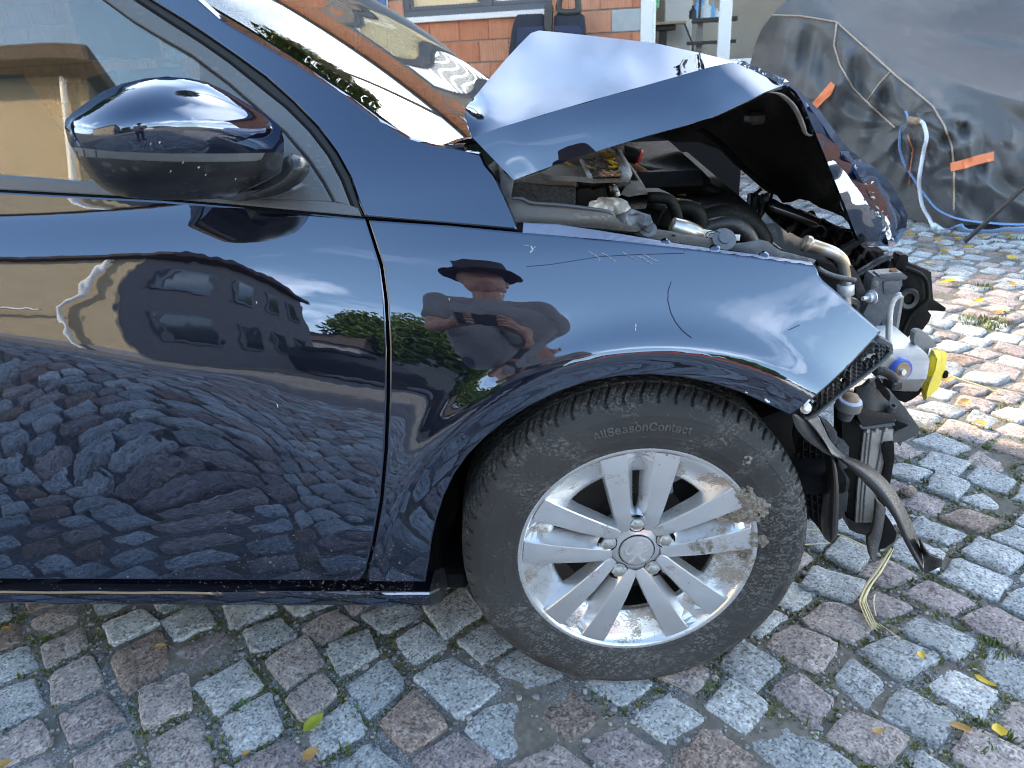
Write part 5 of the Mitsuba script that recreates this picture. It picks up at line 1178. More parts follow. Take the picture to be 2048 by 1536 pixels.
def disc(name, q, y, prof, n, m, axis=(0, -1, 0), parent=None, smooth=30): return obj(name, lathe(prof, n, frame(at(*q, y), axis)), m, parent or FRONT, smooth=smooth)
disc('rusty_bolt', F2([(1380, 848)])[0], 1.34, [(0, .010), (.006, .010), (.0075, .008), (.0075, .002), (.013, .001), (.013, 0)], 6, 'rust', (0, -.3, .95), SUP, 20)
disc('stud', F2([(1245, 1003)])[0], 1.322, [(0, .022), (.004, .022), (.004, .010), (.0085, .010), (.0085, .003), (.013, .002), (.013, 0)], 18, 'alu', (-.9, -.4, 0), SUP); disc('rivet', F2([(1265, 915)])[0], 1.327, [(0, .004), (.005, .003), (.007, 0)], 14, 'wash_grey', (0, -1, 0), SUP)
pipe('washer_pipe', F2([(1440, 990), (1405, 1005), (1380, 1040), (1366, 1090), (1360, 1180), (1357, 1320)]), 1.345, .0058, 'alu', None, 14, label='pale bent metal tube')
pipe('wire_tip', F2([(1436, 1000), (1455, 1008)]), 1.345, .0015, 'yellow_strip', None, 6)
# black headlamp backing with its ear
plate('air_duct', F1([(598, 264), (640, 262), (662, 272), (660, 322), (700, 336), (768, 362), (834, 392), (840, 500), (850, 602), (900, 628), (946, 662), (940, 684), (905, 684), (810, 680), (836, 715), (820, 760), (765, 830), (700, 835), (600, 950), (540, 960), (500, 940), (500, 850), (540, 700), (560, 560), (548, 480), (540, 380), (562, 360)]), 1.60, 'bay_black', .03, None,
      lambda V, P: -.012 * np.exp(-(((P[:, 0] - 1825) / 26) ** 2 + ((P[:, 1] - 585) / 45) ** 2)) + .004 * (meshkit.fbm(V * 12, 3, 5) - .5), label='black plastic air duct broken off at its rim')
pipe('duct_rib', F1([(620, 380), (640, 362), (700, 380), (770, 420), (800, 470), (806, 590), (760, 640), (660, 745), (590, 950)]), 1.585, .0045, 'bay_black', None, 8); disc('duct_socket', F1([(628, 580)])[0], 1.60, [(.012, .02), (.020, .022), (.0235, .018), (.0235, 0)], 40, 'black_plastic', (.15, -.98, .1)); disc('duct_socket', F1([(628, 580)])[0], 1.598, [(0, .012), (.013, .012)], 40, 'matte_black', (.15, -.98, .1))
# crash beam: silver crush can, yellow marked end
CAN = plate('crush_can', F1([(480, 1010), (545, 966), (640, 965), (762, 967), (800, 1002), (824, 1050), (815, 1120), (800, 1195), (690, 1196), (560, 1196), (480, 1195)]), 1.375, 'alu', .13, CAR, nb_(.004, 18), label='silver aluminium crush can with a blue grommet')
plate('can_underside', F1([(560, 1196, 1.376), (690, 1197, 1.376), (800, 1196, 1.376), (770, 1240, 1.39), (735, 1286, 1.41), (640, 1286, 1.41), (545, 1280, 1.41)]), 1.38, 'alu_dull', .10, CAN); plate('can_strap', F1([(440, 1090), (500, 1020), (560, 1040), (620, 1060), (560, 1100), (500, 1190), (440, 1190)]), 1.365, 'alu_dull', .02, CAN)
ax = (.32, -.93, .15)
disc('blue_grommet', F1([(592, 1116)])[0], 1.368, [(.012, .010), (.0195, .012), (.0215, .008), (.0215, 0)], 40, 'blue_plastic', ax, CAN); disc('rusty_plate', F1([(602, 1124)])[0], 1.362, [(.0, .009), (.0155, .009), (.0168, .007), (.0168, 0)], 40, 'rust_plate', ax, CAN); disc('grommet_bolt', F1([(602, 1136)])[0], 1.352, [(0, .010), (.0055, .010), (.0065, .008), (.0065, 0)], 12, 'alu', ax, CAN)
BEAM = plate('beam_end', F1([(700, 842), (722, 832), (760, 838), (800, 855), (840, 885), (890, 930), (932, 985), (900, 992), (852, 985), (838, 1015), (820, 1050), (795, 1010), (765, 975), (715, 965), (690, 900)]), 1.40, 'steel_grey', .02, CAR, lambda V, P: .0006 * (P[:, 0] - 1840), label='bent end of the bumper beam, its tip painted yellow')
plate('yellow_tip', F1([(852, 985, 1.395), (905, 988, 1.43), (956, 1000, 1.47), (952, 1062, 1.475), (922, 1170, 1.475), (888, 1272, 1.47), (845, 1305, 1.445), (795, 1345, 1.41), (820, 1230, 1.40), (868, 1120, 1.395), (882, 1040, 1.394)]), 1.40, 'yellow_paint', .01, BEAM, nb_(.006, 30, 7)); plate('yellow_tip', F1([(826, 1052, 1.40), (850, 990, 1.397), (880, 1040, 1.396), (866, 1120, 1.397), (818, 1230, 1.402), (792, 1362, 1.412), (776, 1310, 1.42), (790, 1200, 1.412), (808, 1120, 1.405)]), 1.40, 'yellow_paint', .01, BEAM, nb_(.006, 30, 9))
obj('beam_bolt', box(at(*F1([(936, 1156)])[0], 1.475), [.012, .01, .016], .003), 'matte_black', BEAM); plate('beam_underside', F1([(560, 1290), (735, 1288), (770, 1270), (745, 1310), (705, 1340), (640, 1372), (580, 1350)]), 1.42, 'matte_black', .25, BEAM)
obj('crash_beam', box([.66, 2.1, .60], [.05, 1.15, .10], .01), 'steel_grey', FRONT); obj('radiator_core', box([.48, 2.1, .49], [.05, 1.1, .36], .01), 'bay_black', FRONT)
# wing bracket
WB = plate('wing_bracket', K2([(225, 1055, 1.165), (300, 985, 1.165), (420, 895, 1.165), (560, 770, 1.172), (760, 590, 1.185), (900, 470, 1.198), (1080, 320, 1.215), (1230, 190, 1.235), (1330, 205, 1.235), (1405, 225, 1.235), (1425, 270, 1.235), (1290, 410, 1.225), (1090, 570, 1.21), (880, 730, 1.19), (700, 870, 1.18), (560, 990, 1.172), (430, 1090, 1.165), (340, 1128, 1.165), (260, 1115, 1.165)]), 1.2, 'black_plastic', .012, CAR,
           lambda V, P: .004 * np.sign(np.sin(P[:, 0] * .55)) * (np.abs(np.sin(P[:, 0] * .21)) > .5), holes=[[(a, b, 1.22) for a, b in K2([(1060, 400), (1100, 340), (1170, 300), (1240, 300), (1245, 340), (1190, 380), (1110, 430)])], [(a, b, 1.19) for a, b in K2([(760, 690), (820, 600), (850, 640), (800, 700)])], [(a, b, 1.17) for a, b in K2([(380, 930), (430, 905), (480, 930), (450, 980), (390, 975)])]], step=4, dens=3, label='black plastic bracket under the wing edge')
pipe('bracket_lip', K2([(240, 1112, 1.160), (340, 1126, 1.160), (430, 1092, 1.160), (560, 992, 1.168), (700, 872, 1.176), (880, 732, 1.186), (1090, 572, 1.206), (1290, 412, 1.222), (1420, 280, 1.233)]), 1.2, .0050, 'grey_plastic', WB, 8, flat=(1, .6)); disc('bracket_screw', K2([(330, 1000)])[0], 1.158, [(0, .008), (.005, .008), (.007, .006), (.007, .002), (.010, 0)], 16, 'alu', (.1, -.9, .4), WB)
plate('bracket_tab', K2([(1225, 150), (1280, 90), (1390, 160), (1445, 190), (1452, 260), (1440, 320), (1400, 330), (1420, 270), (1400, 225), (1320, 205)]), 1.245, 'steel_grey', .03); plate('bracket_tab', K2([(1060, 400), (1110, 320), (1240, 290), (1250, 330), (1180, 390), (1110, 440)]), 1.26, 'alu', .01)
q = [at(*p) for p in Y_(K2([(1215, 510), (1300, 525), (1390, 560), (1440, 600), (1462, 640)]), 1.30)]; n = 60
pth = smooth_path(np.array(q), 16); obj('corrugated_hose', tube(pth, .0072 + .0013 * np.sign(np.sin(np.arange(len(pth)) * 2.1)), 14, 1), 'grey_plastic', FRONT, smooth=30); obj('plug', box(at(*K2([(1440, 690)])[0], 1.30), [.022, .03, .016], .003, .3), 'black_plastic', FRONT)
# fitting with a rusty dome
fx_ = at(*K2([(885, 940)])[0], 1.27)
FIT = obj('rubber_mount', lathe([(0, -.032), (.0125, -.032), (.0145, -.022), (.0155, -.016), (.0205, -.012)], 40, frame(fx_, (.12, -.1, 1))), 'grey_plastic', CAR, smooth=35)
obj('white_ring', lathe([(.0205, -.012), (.0228, -.010), (.0232, .002), (.021, .006)], 40, frame(fx_, (.12, -.1, 1))), 'wash_grey', FIT, smooth=35); obj('lilac_ring', lathe([(.0215, .004), (.0205, .0085), (.013, .010)], 40, frame(fx_, (.12, -.1, 1))), 'lilac_plastic', FIT, smooth=35); obj('rusty_dome', lathe([(.0150, .008), (.0145, .014), (.011, .0185), (0, .021)], 30, frame(fx_, (.12, -.1, 1))), 'rust_plate', FIT, smooth=True)
# grey shroud above the charge cooler
SH = plate('cooler_shroud', K2([(960, 740), (1040, 690), (1110, 600), (1240, 592), (1300, 640), (1400, 760), (1475, 850), (1600, 990), (1700, 1130), (1795, 1270), (1780, 1320), (1680, 1390), (1570, 1440), (1545, 1500), (1520, 1440), (1390, 1450), (1362, 1405), (1500, 1300), (1645, 1228), (1500, 1170), (1470, 1060), (1300, 1050), (1100, 1000), (960, 950), (940, 850)]), 1.355, 'grey_plastic', .012, CAR, lambda V, P: -.02 * np.exp(-((P[:, 0] - 1735) / 30) ** 2) + .006 * (meshkit.fbm(V * 14, 3, 4) - .5), label='torn grey plastic shroud of the cooler')
plate('shroud_slot', K2([(1225, 640), (1270, 620), (1400, 800), (1420, 850), (1400, 920), (1340, 870), (1260, 760)]), 1.334, 'matte_black', .004, SH); plate('shroud_slot', K2([(1500, 1170), (1640, 1215), (1640, 1232), (1480, 1300), (1440, 1250)]), 1.34, 'matte_black', .004, SH); disc('shroud_boss', K2([(1425, 1010)])[0], 1.342, [(.0035, .012), (.0075, .012), (.0085, -.012)], 20, 'grey_plastic', (.05, -.5, .85), SH); disc('shroud_boss', K2([(1425, 1008)])[0], 1.340, [(0, .010), (.0040, .010)], 20, 'matte_black', (.05, -.5, .85), SH)
# charge cooler: end tank, fins, lower tank
CO = key_of('charge_cooler', CAR)
plate('upper_tank', K2([(950, 980), (1000, 985), (1100, 1010), (1300, 1060), (1475, 1080), (1480, 1180), (1440, 1190), (1200, 1225), (1070, 1250), (1010, 1150)]), 1.335, 'black_plastic', .08, CO, nb_(.004, 20)); plate('tank_flange', K2([(1030, 1215), (1075, 1245), (1200, 1228), (1470, 1190), (1478, 1225), (1200, 1262), (1060, 1275), (1020, 1240)]), 1.332, 'steel_grey', .06, CO)
plate('core_face', R3([(684, 612), (760, 606), (842, 598), (836, 700), (806, 800), (788, 900), (778, 1000), (768, 1108), (700, 1112), (634, 1112), (648, 900), (668, 740)]), 1.345, 'alu_dull', .07, CO, nb_(.003, 20))
for q in ([(722, 612), (700, 800), (672, 1110)], [(700, 612), (684, 760), (652, 1110)]): pipe('core_fin', R3(q), 1.344, .0016, 'wash_grey', CO, 6)
pipe('core_fin', R3([(788, 604), (772, 700), (748, 830)]), 1.343, .0016, 'wash_grey', CO, 6)
for x, y in ((700, 606), (748, 604), (800, 600)): obj('clamp_tab', box(at(*R3([(x, y)])[0], 1.342), [.006, .006, .010], .001), 'alu_dull', CO)
plate('core_side', R3([(560, 520), (640, 545), (690, 600), (684, 620), (668, 740), (648, 900), (634, 1112), (590, 1090), (570, 900), (560, 700)]), 1.352, 'bay_black', .05, CO); plate('lower_tank', R3([(585, 1085), (634, 1112), (735, 1106), (728, 1170), (700, 1185), (640, 1170), (600, 1150)]), 1.345, 'black_plastic', .07, CO)
plate('cooler_frame', R3([(780, 690), (800, 680), (845, 675), (848, 760), (832, 860), (825, 900), (800, 1000), (790, 1120), (770, 1180), (752, 1100), (770, 920), (800, 800)]), 1.335, 'bay_black', .03, CO)
# wheel-arch liner: hanging strips and torn grid
LI = key_of('arch_liner', CAR)
plate('grid_panel', R3([(300, 560), (360, 600), (470, 720), (480, 900), (475, 1100), (455, 1180), (430, 1140), (352, 1050), (330, 900), (318, 760), (290, 640)]), 1.335, 'matte_black', .006, LI, holes=[[(a, b, 1.335) for a, b in R3(h)] for h in ([(303, 736), (333, 728), (335, 748), (305, 756)], [(303, 775), (332, 766), (335, 786), (306, 796)], [(306, 812), (330, 803), (332, 818), (310, 828)], [(362, 876), (400, 864), (405, 876), (364, 888)], [(366, 842), (388, 830), (390, 842), (368, 850)], [(434, 940), (442, 940), (442, 950), (434, 950)], [(366, 796), (376, 800), (374, 810), (366, 806)])], step=6, dens=2)
for i in range(9): pipe('grid_rib', R3([(330 + 4 * i, 660 + 45 * i), (400, 680 + 45 * i), (468, 720 + 45 * i)]), 1.33, .0022, 'bay_black', LI, 6, 2)
for i in range(4): pipe('grid_rib', R3([(345 + 34 * i, 620 + 25 * i), (350 + 34 * i, 900), (375 + 28 * i, 1090 + 14 * i)]), 1.328, .0022, 'bay_black', LI, 6, 2)
def strip(name, a, b, m, y0, y1, bul=0.0):
    """Curved band between two edge lines (pixels), depth running from y0 to y1 along it."""
    a, b = np.array(R3(a)), np.array(R3(b)); n = 40
    ra = smooth_path(np.c_[a, 0 * a[:, 0]], 12)[:, :2]; rb = smooth_path(np.c_[b, 0 * b[:, 0]], 12)[:, :2]
    ra = np.stack([np.interp(np.linspace(0, 1, n), np.linspace(0, 1, len(ra)), ra[:, k]) for k in (0, 1)], -1); rb = np.stack([np.interp(np.linspace(0, 1, n), np.linspace(0, 1, len(rb)), rb[:, k]) for k in (0, 1)], -1)
    t = np.linspace(0, 1, n); rows = []
    for f in np.linspace(0, 1, 7):
        q = ra * (1 - f) + rb * f; rows.append(at(q[:, 0], q[:, 1], y0 + (y1 - y0) * t + bul * (f - .5) - abs(bul) * .5 * (1 - (2 * f - 1) ** 2)))
    return obj(name, thicken(grid_mesh(np.stack(rows)), [.001, .0035, .001]), m, LI, smooth=35)
strip('upper_strip', [(285, 520), (300, 575), (350, 645), (420, 700), (480, 738), (560, 762)], [(345, 538), (415, 540), (450, 580), (490, 660), (535, 715), (592, 760)], 'grey_plastic', 1.165, 1.21, .04)
strip('liner_tongue', [(470, 725), (468, 850), (452, 1000), (442, 1120), (462, 1195), (500, 1222)], [(512, 752), (535, 850), (544, 1000), (540, 1110), (530, 1185), (503, 1222)], 'black_plastic', 1.25, 1.23, -.05)
strip('hanging_strip', [(520, 745), (640, 850), (740, 955), (830, 1065), (915, 1240), (1005, 1390)], [(580, 755), (690, 795), (800, 882), (895, 1020), (965, 1180), (1003, 1320)], 'black_plastic', 1.21, 1.10, .035)
strip('strip_end', [(978, 1200), (990, 1260), (1005, 1320), (1010, 1394)], [(1000, 1225), (1050, 1290), (1110, 1318), (1104, 1352)], 'black_plastic', 1.105, 1.12, -.03)
strip('liner_blade', [(738, 975), (730, 1080), (712, 1160), (690, 1195), (700, 1270), (736, 1332)], [(800, 1040), (790, 1110), (778, 1180), (765, 1230), (752, 1285), (738, 1332)], 'black_plastic', 1.26, 1.24, .03)
plate('liner_pocket', R3([(795, 1060), (830, 1110), (862, 1170), (850, 1215), (800, 1250), (752, 1268), (770, 1180)]), 1.29, 'matte_black', .03, LI)
for q in ([(455, 560), (500, 585), (535, 620), (536, 680), (510, 690), (490, 640)], [(530, 690), (560, 680), (600, 700), (598, 760), (560, 745)], [(540, 770), (598, 765), (590, 810), (548, 830)], [(545, 930), (590, 928), (596, 960), (585, 1050), (545, 1052)], [(540, 1050), (575, 1048), (570, 1085), (545, 1100)]): plate('liner_bracket', R3(q), 1.31, 'grey_plastic', .03, LI, nb_(.008, 30))
# ------------------------------------------------------------------ brick workshop behind
WA = math.radians(173.0); Wd = np.array([math.cos(WA), math.sin(WA), 0]); Wn = np.array([math.sin(WA), -math.cos(WA), 0]); WD = 9.90
def wall(px, py, off=0.0):
    """Pixel -> (u along the wall, z) on the wall plane moved off metres behind its face."""
    d = ray(px, py); t = (WD + off) / (d @ Wn); P = EYE + t[..., None] * d
    return np.stack([P @ Wd, P[..., 2]], -1)
def WP(u, z, off=0.0): return np.asarray(u, float)[..., None] * Wd + (WD + np.asarray(off, float))[..., None] * Wn + np.asarray(z, float)[..., None] * np.array([0, 0, 1.0])
def wbx(u0, u1, z0, z1, f, b, ch=0.0):
    """Box on the wall: u0..u1, z0..z1, from f metres in front of the face (negative offset) to b behind."""
    m = box([0, 0, 0], [u1 - u0, b - f, z1 - z0], ch)
    R = np.stack([Wd, Wn, [0, 0, 1.0]], 1)
    m.vertices = m.vertices @ R.T + WP((u0 + u1) / 2, (z0 + z1) / 2, (f + b) / 2)
    return m
HOUSE = thing('brick_workshop', 'workshop of bare orange hollow bricks with a dark window and open white door', 'building')
Z0, CH, BL = 0.5456, 0.25, 0.3727
dL = float(wall(1281, 50)[0]); dR = float(wall(1462, 60)[0]); HT = 5.35; HL = 4.6; uH = 3.6
uWL, uWR = float(wall(806, 20)[0]), float(wall(1104, 10)[0]); zS = float(wall(806, 40)[1])
U1, U0 = 14.0, -9.0
# core of the wall with openings, its face a little behind the bricks
for a, b, c, d_ in ((uWL, U1, 0, HL), (uH, U1, HL, HT), (dL, uWR, 0, HL), (uWR, uWL, 0, zS), (uWR, uWL, zS + 1.35, HL), (U0, dL - 2.7, 0, HL), (dL - 2.7, dL, 3.4, HL), (dL - 2.7, dL, 0, .72)):
    obj('wall', wbx(a, b, c, d_, 0.012, .36), 'mortar', HOUSE, smooth=False)
JO = {3: 2.9059, 2: 3.0373, 1: 2.9098}
rb_ = np.random.default_rng(8)
uview0, uview1 = dL, float(wall(380, 30)[0])
for k in range(-2, 6):
    o = JO[k] if k in JO else JO[3 if k % 2 else 2]
    z0, z1 = Z0 + CH * k + .005, Z0 + CH * (k + 1) - .007
    n0 = int(math.floor((uview0 - o) / BL)); n1 = int(math.ceil((uview1 - o) / BL))
    for j in range(n0, n1):
        a, b = o + j * BL + .003, o + (j + 1) * BL - .003
        a = max(a, uview0 + .004)
        if b - a < .05: continue
        parts_ = [(a, b)]
        if z1 > zS + .02:
            if a >= uWR and b <= uWL: continue
            if a < uWR < b: parts_ = [(a, uWR - .004)]
            elif a < uWL < b: parts_ = [(uWL + .004, b)]
            elif z0 < zS and uWR < (a + b) / 2 < uWL: z1 = zS - .01
        for a2, b2 in parts_:
            if b2 - a2 < .04: continue
            c = wall(1265, 36); grey = abs((a2 + b2) / 2 - wall(1248, 36)[0]) < .16 and z0 < wall(1248, 36)[1] < z1
            m = wbx(a2, b2, z0 + rb_.uniform(0, .004), z1 - rb_.uniform(0, .004), -rb_.uniform(0.0, .006), .06, .004)
            obj('brick', m, 'grey_block' if grey else BR[int(rb_.integers(3))], HOUSE + '__wall', smooth=False)
# plainer brickwork above and beside, beyond what the photograph shows
far_b = []
for k in range(-2, 27):
    for j in range(-24, 38):
        a = JO[3 if k % 2 else 2] - 3 + j * BL; b = a + BL
        z0, z1 = Z0 + CH * k + .005, Z0 + CH * (k + 1) - .007
        if k < 6 and uview0 - .2 < a < uview1 + .3: continue
        if a < U0 or b > U1 or z1 > HT or (z1 > HL and a < uH) or (dL - 2.75 < b and a < dL and z0 < 3.4) or (uWR - .05 < b and a < uWL + .05 and z0 < zS + 1.4): continue
        far_b.append(wbx(a + .003, b - .003, z0, z1, 0.0, .05))
obj('upper_brickwork', cat(far_b), 'clay_0', HOUSE, smooth=False, kind='stuff')
obj('roof', wbx(U0 - .3, uH, HL, HL + .2, -.35, 9.0), 'frame_anthracite', HOUSE, smooth=False); obj('gable_wall', wbx(uH, uH + .3, HL, HT, .36, 8.5), 'mortar', HOUSE, smooth=False)
obj('roof', wbx(uH - .1, U1 + .3, HT, HT + .22, -.1, 9.0), 'frame_anthracite', HOUSE, smooth=False)
obj('side_wall', wbx(U1 - .3, U1, 0, HT, .36, 8.5), 'mortar', HOUSE, smooth=False)
# dark framed window
Wn_ = key_of('window', HOUSE)
def fr(u0, u1, z0, z1, nm='frame', m='frame_anthracite', f=.03, b=.10, ch=.004): return obj(nm, wbx(u0, u1, z0, z1, f, b, ch), m, Wn_, smooth=False)
ft = .075
fr(uWR, uWL, zS + .02, zS + .02 + ft); fr(uWR, uWL, zS + 1.27, zS + 1.35); fr(uWL - ft, uWL, zS + .02 + ft, zS + 1.27); fr(uWR, uWR + ft, zS + .02 + ft, zS + 1.27)
um = float(wall(972, 15)[0]); fr(um - .07, um + .07, zS + .02 + ft, zS + 1.27)
for a, b in ((um + .07, uWL - ft), (uWR + ft, um - .07)):
    fr(a, b, zS + .02 + ft, zS + .02 + ft + .045, 'sash', f=.045, b=.10); fr(a, a + .045, zS + .15, zS + 1.27, 'sash', f=.045, b=.10); fr(b - .045, b, zS + .15, zS + 1.27, 'sash', f=.045, b=.10)
    q = [WP(x, z, .07) for x, z in ((a, zS + .1), (b, zS + .1), (b, zS + 1.27), (a, zS + 1.27))]
    obj('pane', trimesh.Trimesh(q, [[0, 1, 2], [0, 2, 3]], process=False), 'pane_glass', Wn_, smooth=False)
obj('blind', wbx(um, uWL - .03, zS + .05, zS + 1.3, .13, .135), 'blind', Wn_, smooth=False)
for i in range(14): obj('blind_slat', wbx(uWR + .03, um, zS + .10 + .085 * i, zS + .165 + .085 * i, .13, .14), 'white_paint', Wn_, smooth=False)
obj('sill', wbx(float(wall(1092, 15)[0]), float(wall(802, 44)[0]), zS - .045, zS + .02, -.07, .05, .006), 'sill_alu', Wn_, smooth=False)
# white glass door and the room behind it
DO = key_of('glass_door', HOUSE)
def dr_(u0, u1, z0, z1, f=-.01, b=.09, nm='frame', m='white_pvc'): return obj(nm, wbx(u0, u1, z0, z1, f, b, .006), m, DO, smooth=False)
j0, j1 = float(wall(1305, 50)[0]), float(wall(1437, 60)[0]); zT = .72; zB = float(wall(1475, 118)[1])
dr_(j0, dL, zT, 3.3); dr_(j0 - .035, j0 - .001, zT, 3.3, .02, .07); dr_(dR, j1, zT, 3.3); dr_(dL - 2.68, dR - .002, zB - .10, zB, nm='rail'); dr_(dL - 2.68, dL, 3.3, 3.4); dr_(dR - .7, dR - .62, zB, 3.3)
q = [WP(x, z, .04) for x, z in ((dR - .62, zB), (dR, zB), (dR, 3.3), (dR - .62, 3.3))]; obj('pane', trimesh.Trimesh(q, [[0, 1, 2], [0, 2, 3]], process=False), 'pane_glass', DO, smooth=False)
q = [WP(x, z, .04) for x, z in ((dL - 2.6, zB), (dR - .7, zB), (dR - .7, 3.3), (dL - 2.6, 3.3))]; obj('pane', trimesh.Trimesh(q, [[0, 1, 2], [0, 2, 3]], process=False), 'pane_glass', DO, smooth=False)
dr_(dL - 2.68, dR, zT - .1, zB - .10, nm='lower_panel')
RO = key_of('room', HOUSE)
def rm(nm, u0, u1, z0, z1, f, b, m): return obj(nm, wbx(u0, u1, z0, z1, f, b), m, RO, smooth=False)
rm('floor', dL - 2.7, dL + 1.4, .62, .70, .36, 4.2, 'room_floor'); rm('back_wall', dL - 2.7, dL + 1.4, .70, 3.4, 2.4, 2.5, 'plaster'); rm('side_wall', dL + .9, dL + 1.0, .7, 3.4, .36, 2.4, 'plaster')
obj('roof_light', trimesh.Trimesh([WP(x, 3.5, y) for x, y in ((dL - 2.7, .4), (dL + .9, .4), (dL + .9, 2.4), (dL - 2.7, 2.4))], [[0, 1, 2], [0, 2, 3]], process=False), 'pane_glass', RO, smooth=False)  # unseen glazing, added to bring daylight into the room
def wo(px, py, off): u, z = wall(px, py, off); return float(u), float(z)
DK = thing('work_desk', 'wooden worktop on black legs seen through the open door', 'desk')
a, z = wo(1304, 46, 1.0); b, _ = wo(1372, 44, 1.0); obj('top', wbx(b, a + .5, z - .03, z, .75, 1.4, .004), 'wood_top', DK); c_, _ = wo(1326, 60, 1.0); obj('leg', wbx(c_ - .05, c_ + .05, .7, z - .03, .9, 1.2), 'desk_black', DK); obj('clamp', wbx(c_ - .16, c_ + .12, z - .10, z - .03, .85, 1.2, .01), 'desk_black', DK)
DB = thing('bottle_shelf', 'dark shelf with a steel post carrying cleaning bottles inside the door', 'shelf')
a, z = wo(1384, 38, .8); b, _ = wo(1440, 34, .8); obj('board', wbx(b - .2, a, z - .05, z, .6, 1.0, .004), 'desk_black', DB); obj('board', wbx(b - .2, a + .05, z - .30, z - .26, .6, 1.0, .004), 'desk_black', DB)
c_, _ = wo(1399, 70, .8); obj('post', wbx(c_ - .035, c_ + .035, .7, z - .05, .72, .8), 'steel_post', DB)
for px, w, h, m, lab in ((1386, .05, .15, 'bottle_dark', 'black bottle at the left end of the shelf inside the door'), (1393, .035, .24, 'bottle_blue', 'tall blue tube among the bottles inside the door'), (1399, .035, .22, 'bottle_dark', 'second dark bottle inside the door'), (1404, .03, .25, 'bottle_blue', 'second blue tube inside the door'), (1411, .07, .20, 'bottle_white', 'pale grey canister on the shelf inside the door'), (1424, .035, .17, 'bottle_blue', 'light blue spray bottle on the shelf inside the door'), (1433, .03, .10, 'bottle_white', 'small white tub right of the spray bottle')):
    u, _ = wo(px, 35, .78); k = obj('bottle', lathe([(0, 0), (w, 0), (w, h * .6), (w * .4, h * .78), (w * .4, h), (0, h)], 20, frame(WP(u, z + .002, .78), (0, 0, 1))), m, smooth=30); tag(k, lab, 'bottle')
u, z9 = wo(1309, 5, .5); k = obj('hanging_bottle', lathe([(0, 0), (.06, 0), (.06, .16), (.02, .22), (0, .22)], 20, frame(WP(u, z9 - .06, .5), (0, 0, 1))), 'bottle_green', smooth=30); tag(k, 'green bottle hanging at the left edge of the open door', 'bottle')
u0, z0 = wo(1358, 75, 1.4); k = obj('white_cabinet', wbx(u0 - .16, u0 + .2, .7, 1.9, 1.45, 2.0, .01), 'white_paint', smooth=False); tag(k, 'white cabinet under the wooden worktop inside the door', 'cabinet')
k = obj('room_cable', tube([WP(*wo(x, y, 1.3), 1.3) for x, y in ((1368, 45), (1378, 70), (1386, 95), (1384, 130))], .012, 6), 'desk_black', smooth=True); tag(k, 'black cable hanging from the wooden worktop inside the door', 'cable')
# things leaning on and hanging from the wall
def hang(nm, q, off, r, m, lab, c): k = obj(nm, tube([WP(*wo(x, y, off), off) for x, y in q], r, 8, 5), m, smooth=True); tag(k, lab, c); return k
hang('steel_rod', [(707, -60), (708, 0), (711, 60), (712, 110)], -.10, .016, 'silver', 'steel rod leaning upright on the brick wall left of the wooden stick', 'rod')
hang('wooden_stick', [(717, -60), (718, 0), (720, 60), (722, 110)], -.10, .018, 'wood_stick', 'wooden stick leaning upright on the brick wall right of the steel rod', 'stick')
hang('white_cable', [(774, -20), (774, 30), (775, 60), (776, 95)], -.03, .010, 'cable_white', 'longer white cable hanging down the brick wall', 'cable')
hang('white_cable', [(756, -20), (753, 10), (756, 30), (763, 45)], -.03, .009, 'cable_white', 'shorter white cable with a plug on the brick wall', 'cable')
u, z = wo(764, 48, -.04); k = obj('cable_plug', box(WP(u, z, -.05), [.05, .05, .05], .012), 'cable_white', smooth=30); tag(k, 'white plug at the end of the shorter wall cable', 'plug')
u, z = wo(764, 5, -.05); k = obj('socket_box', wbx(u - .045, u + .045, z - .09, z + .16, -.08, 0, .012), 'socket_blue'); tag(k, 'small dark blue socket box on the brick wall', 'socket')
u, z = wo(925, 178, -.2); k = obj('blue_rag', wbx(u - .07, u + .07, z - .05, z + .05, -.3, -.1, .03), 'blue_plastic'); tag(k, 'small blue object at the foot of the brick wall', 'object')
for i, (x, y, w, h) in enumerate(((815, 95, .05, .13), (600, -5, .30, .10), (700, -2, .2, .08))):
    u, z = wo(x, y, 0); g_ = np.random.default_rng(i); pp_ = np.c_[g_.uniform(-1, 1, (40, 2)) * [w, h], g_.uniform(-.018, .0, 40)]; m = hull(np.c_[pp_[:, 0], pp_[:, 2], pp_[:, 1]]); m.vertices = m.vertices @ np.stack([Wd, Wn, [0, 0, 1.0]], 1).T + WP(u, z, .0)
    obj('mortar_patch', m, 'mortar', HOUSE, smooth=False)
terr = wbx(U0, U1, -.1, .62, -1.5, 0); k = obj('loading_terrace', terr, 'room_floor', smooth=False); tag(k, 'raised concrete terrace in front of the brick workshop', kind='structure')
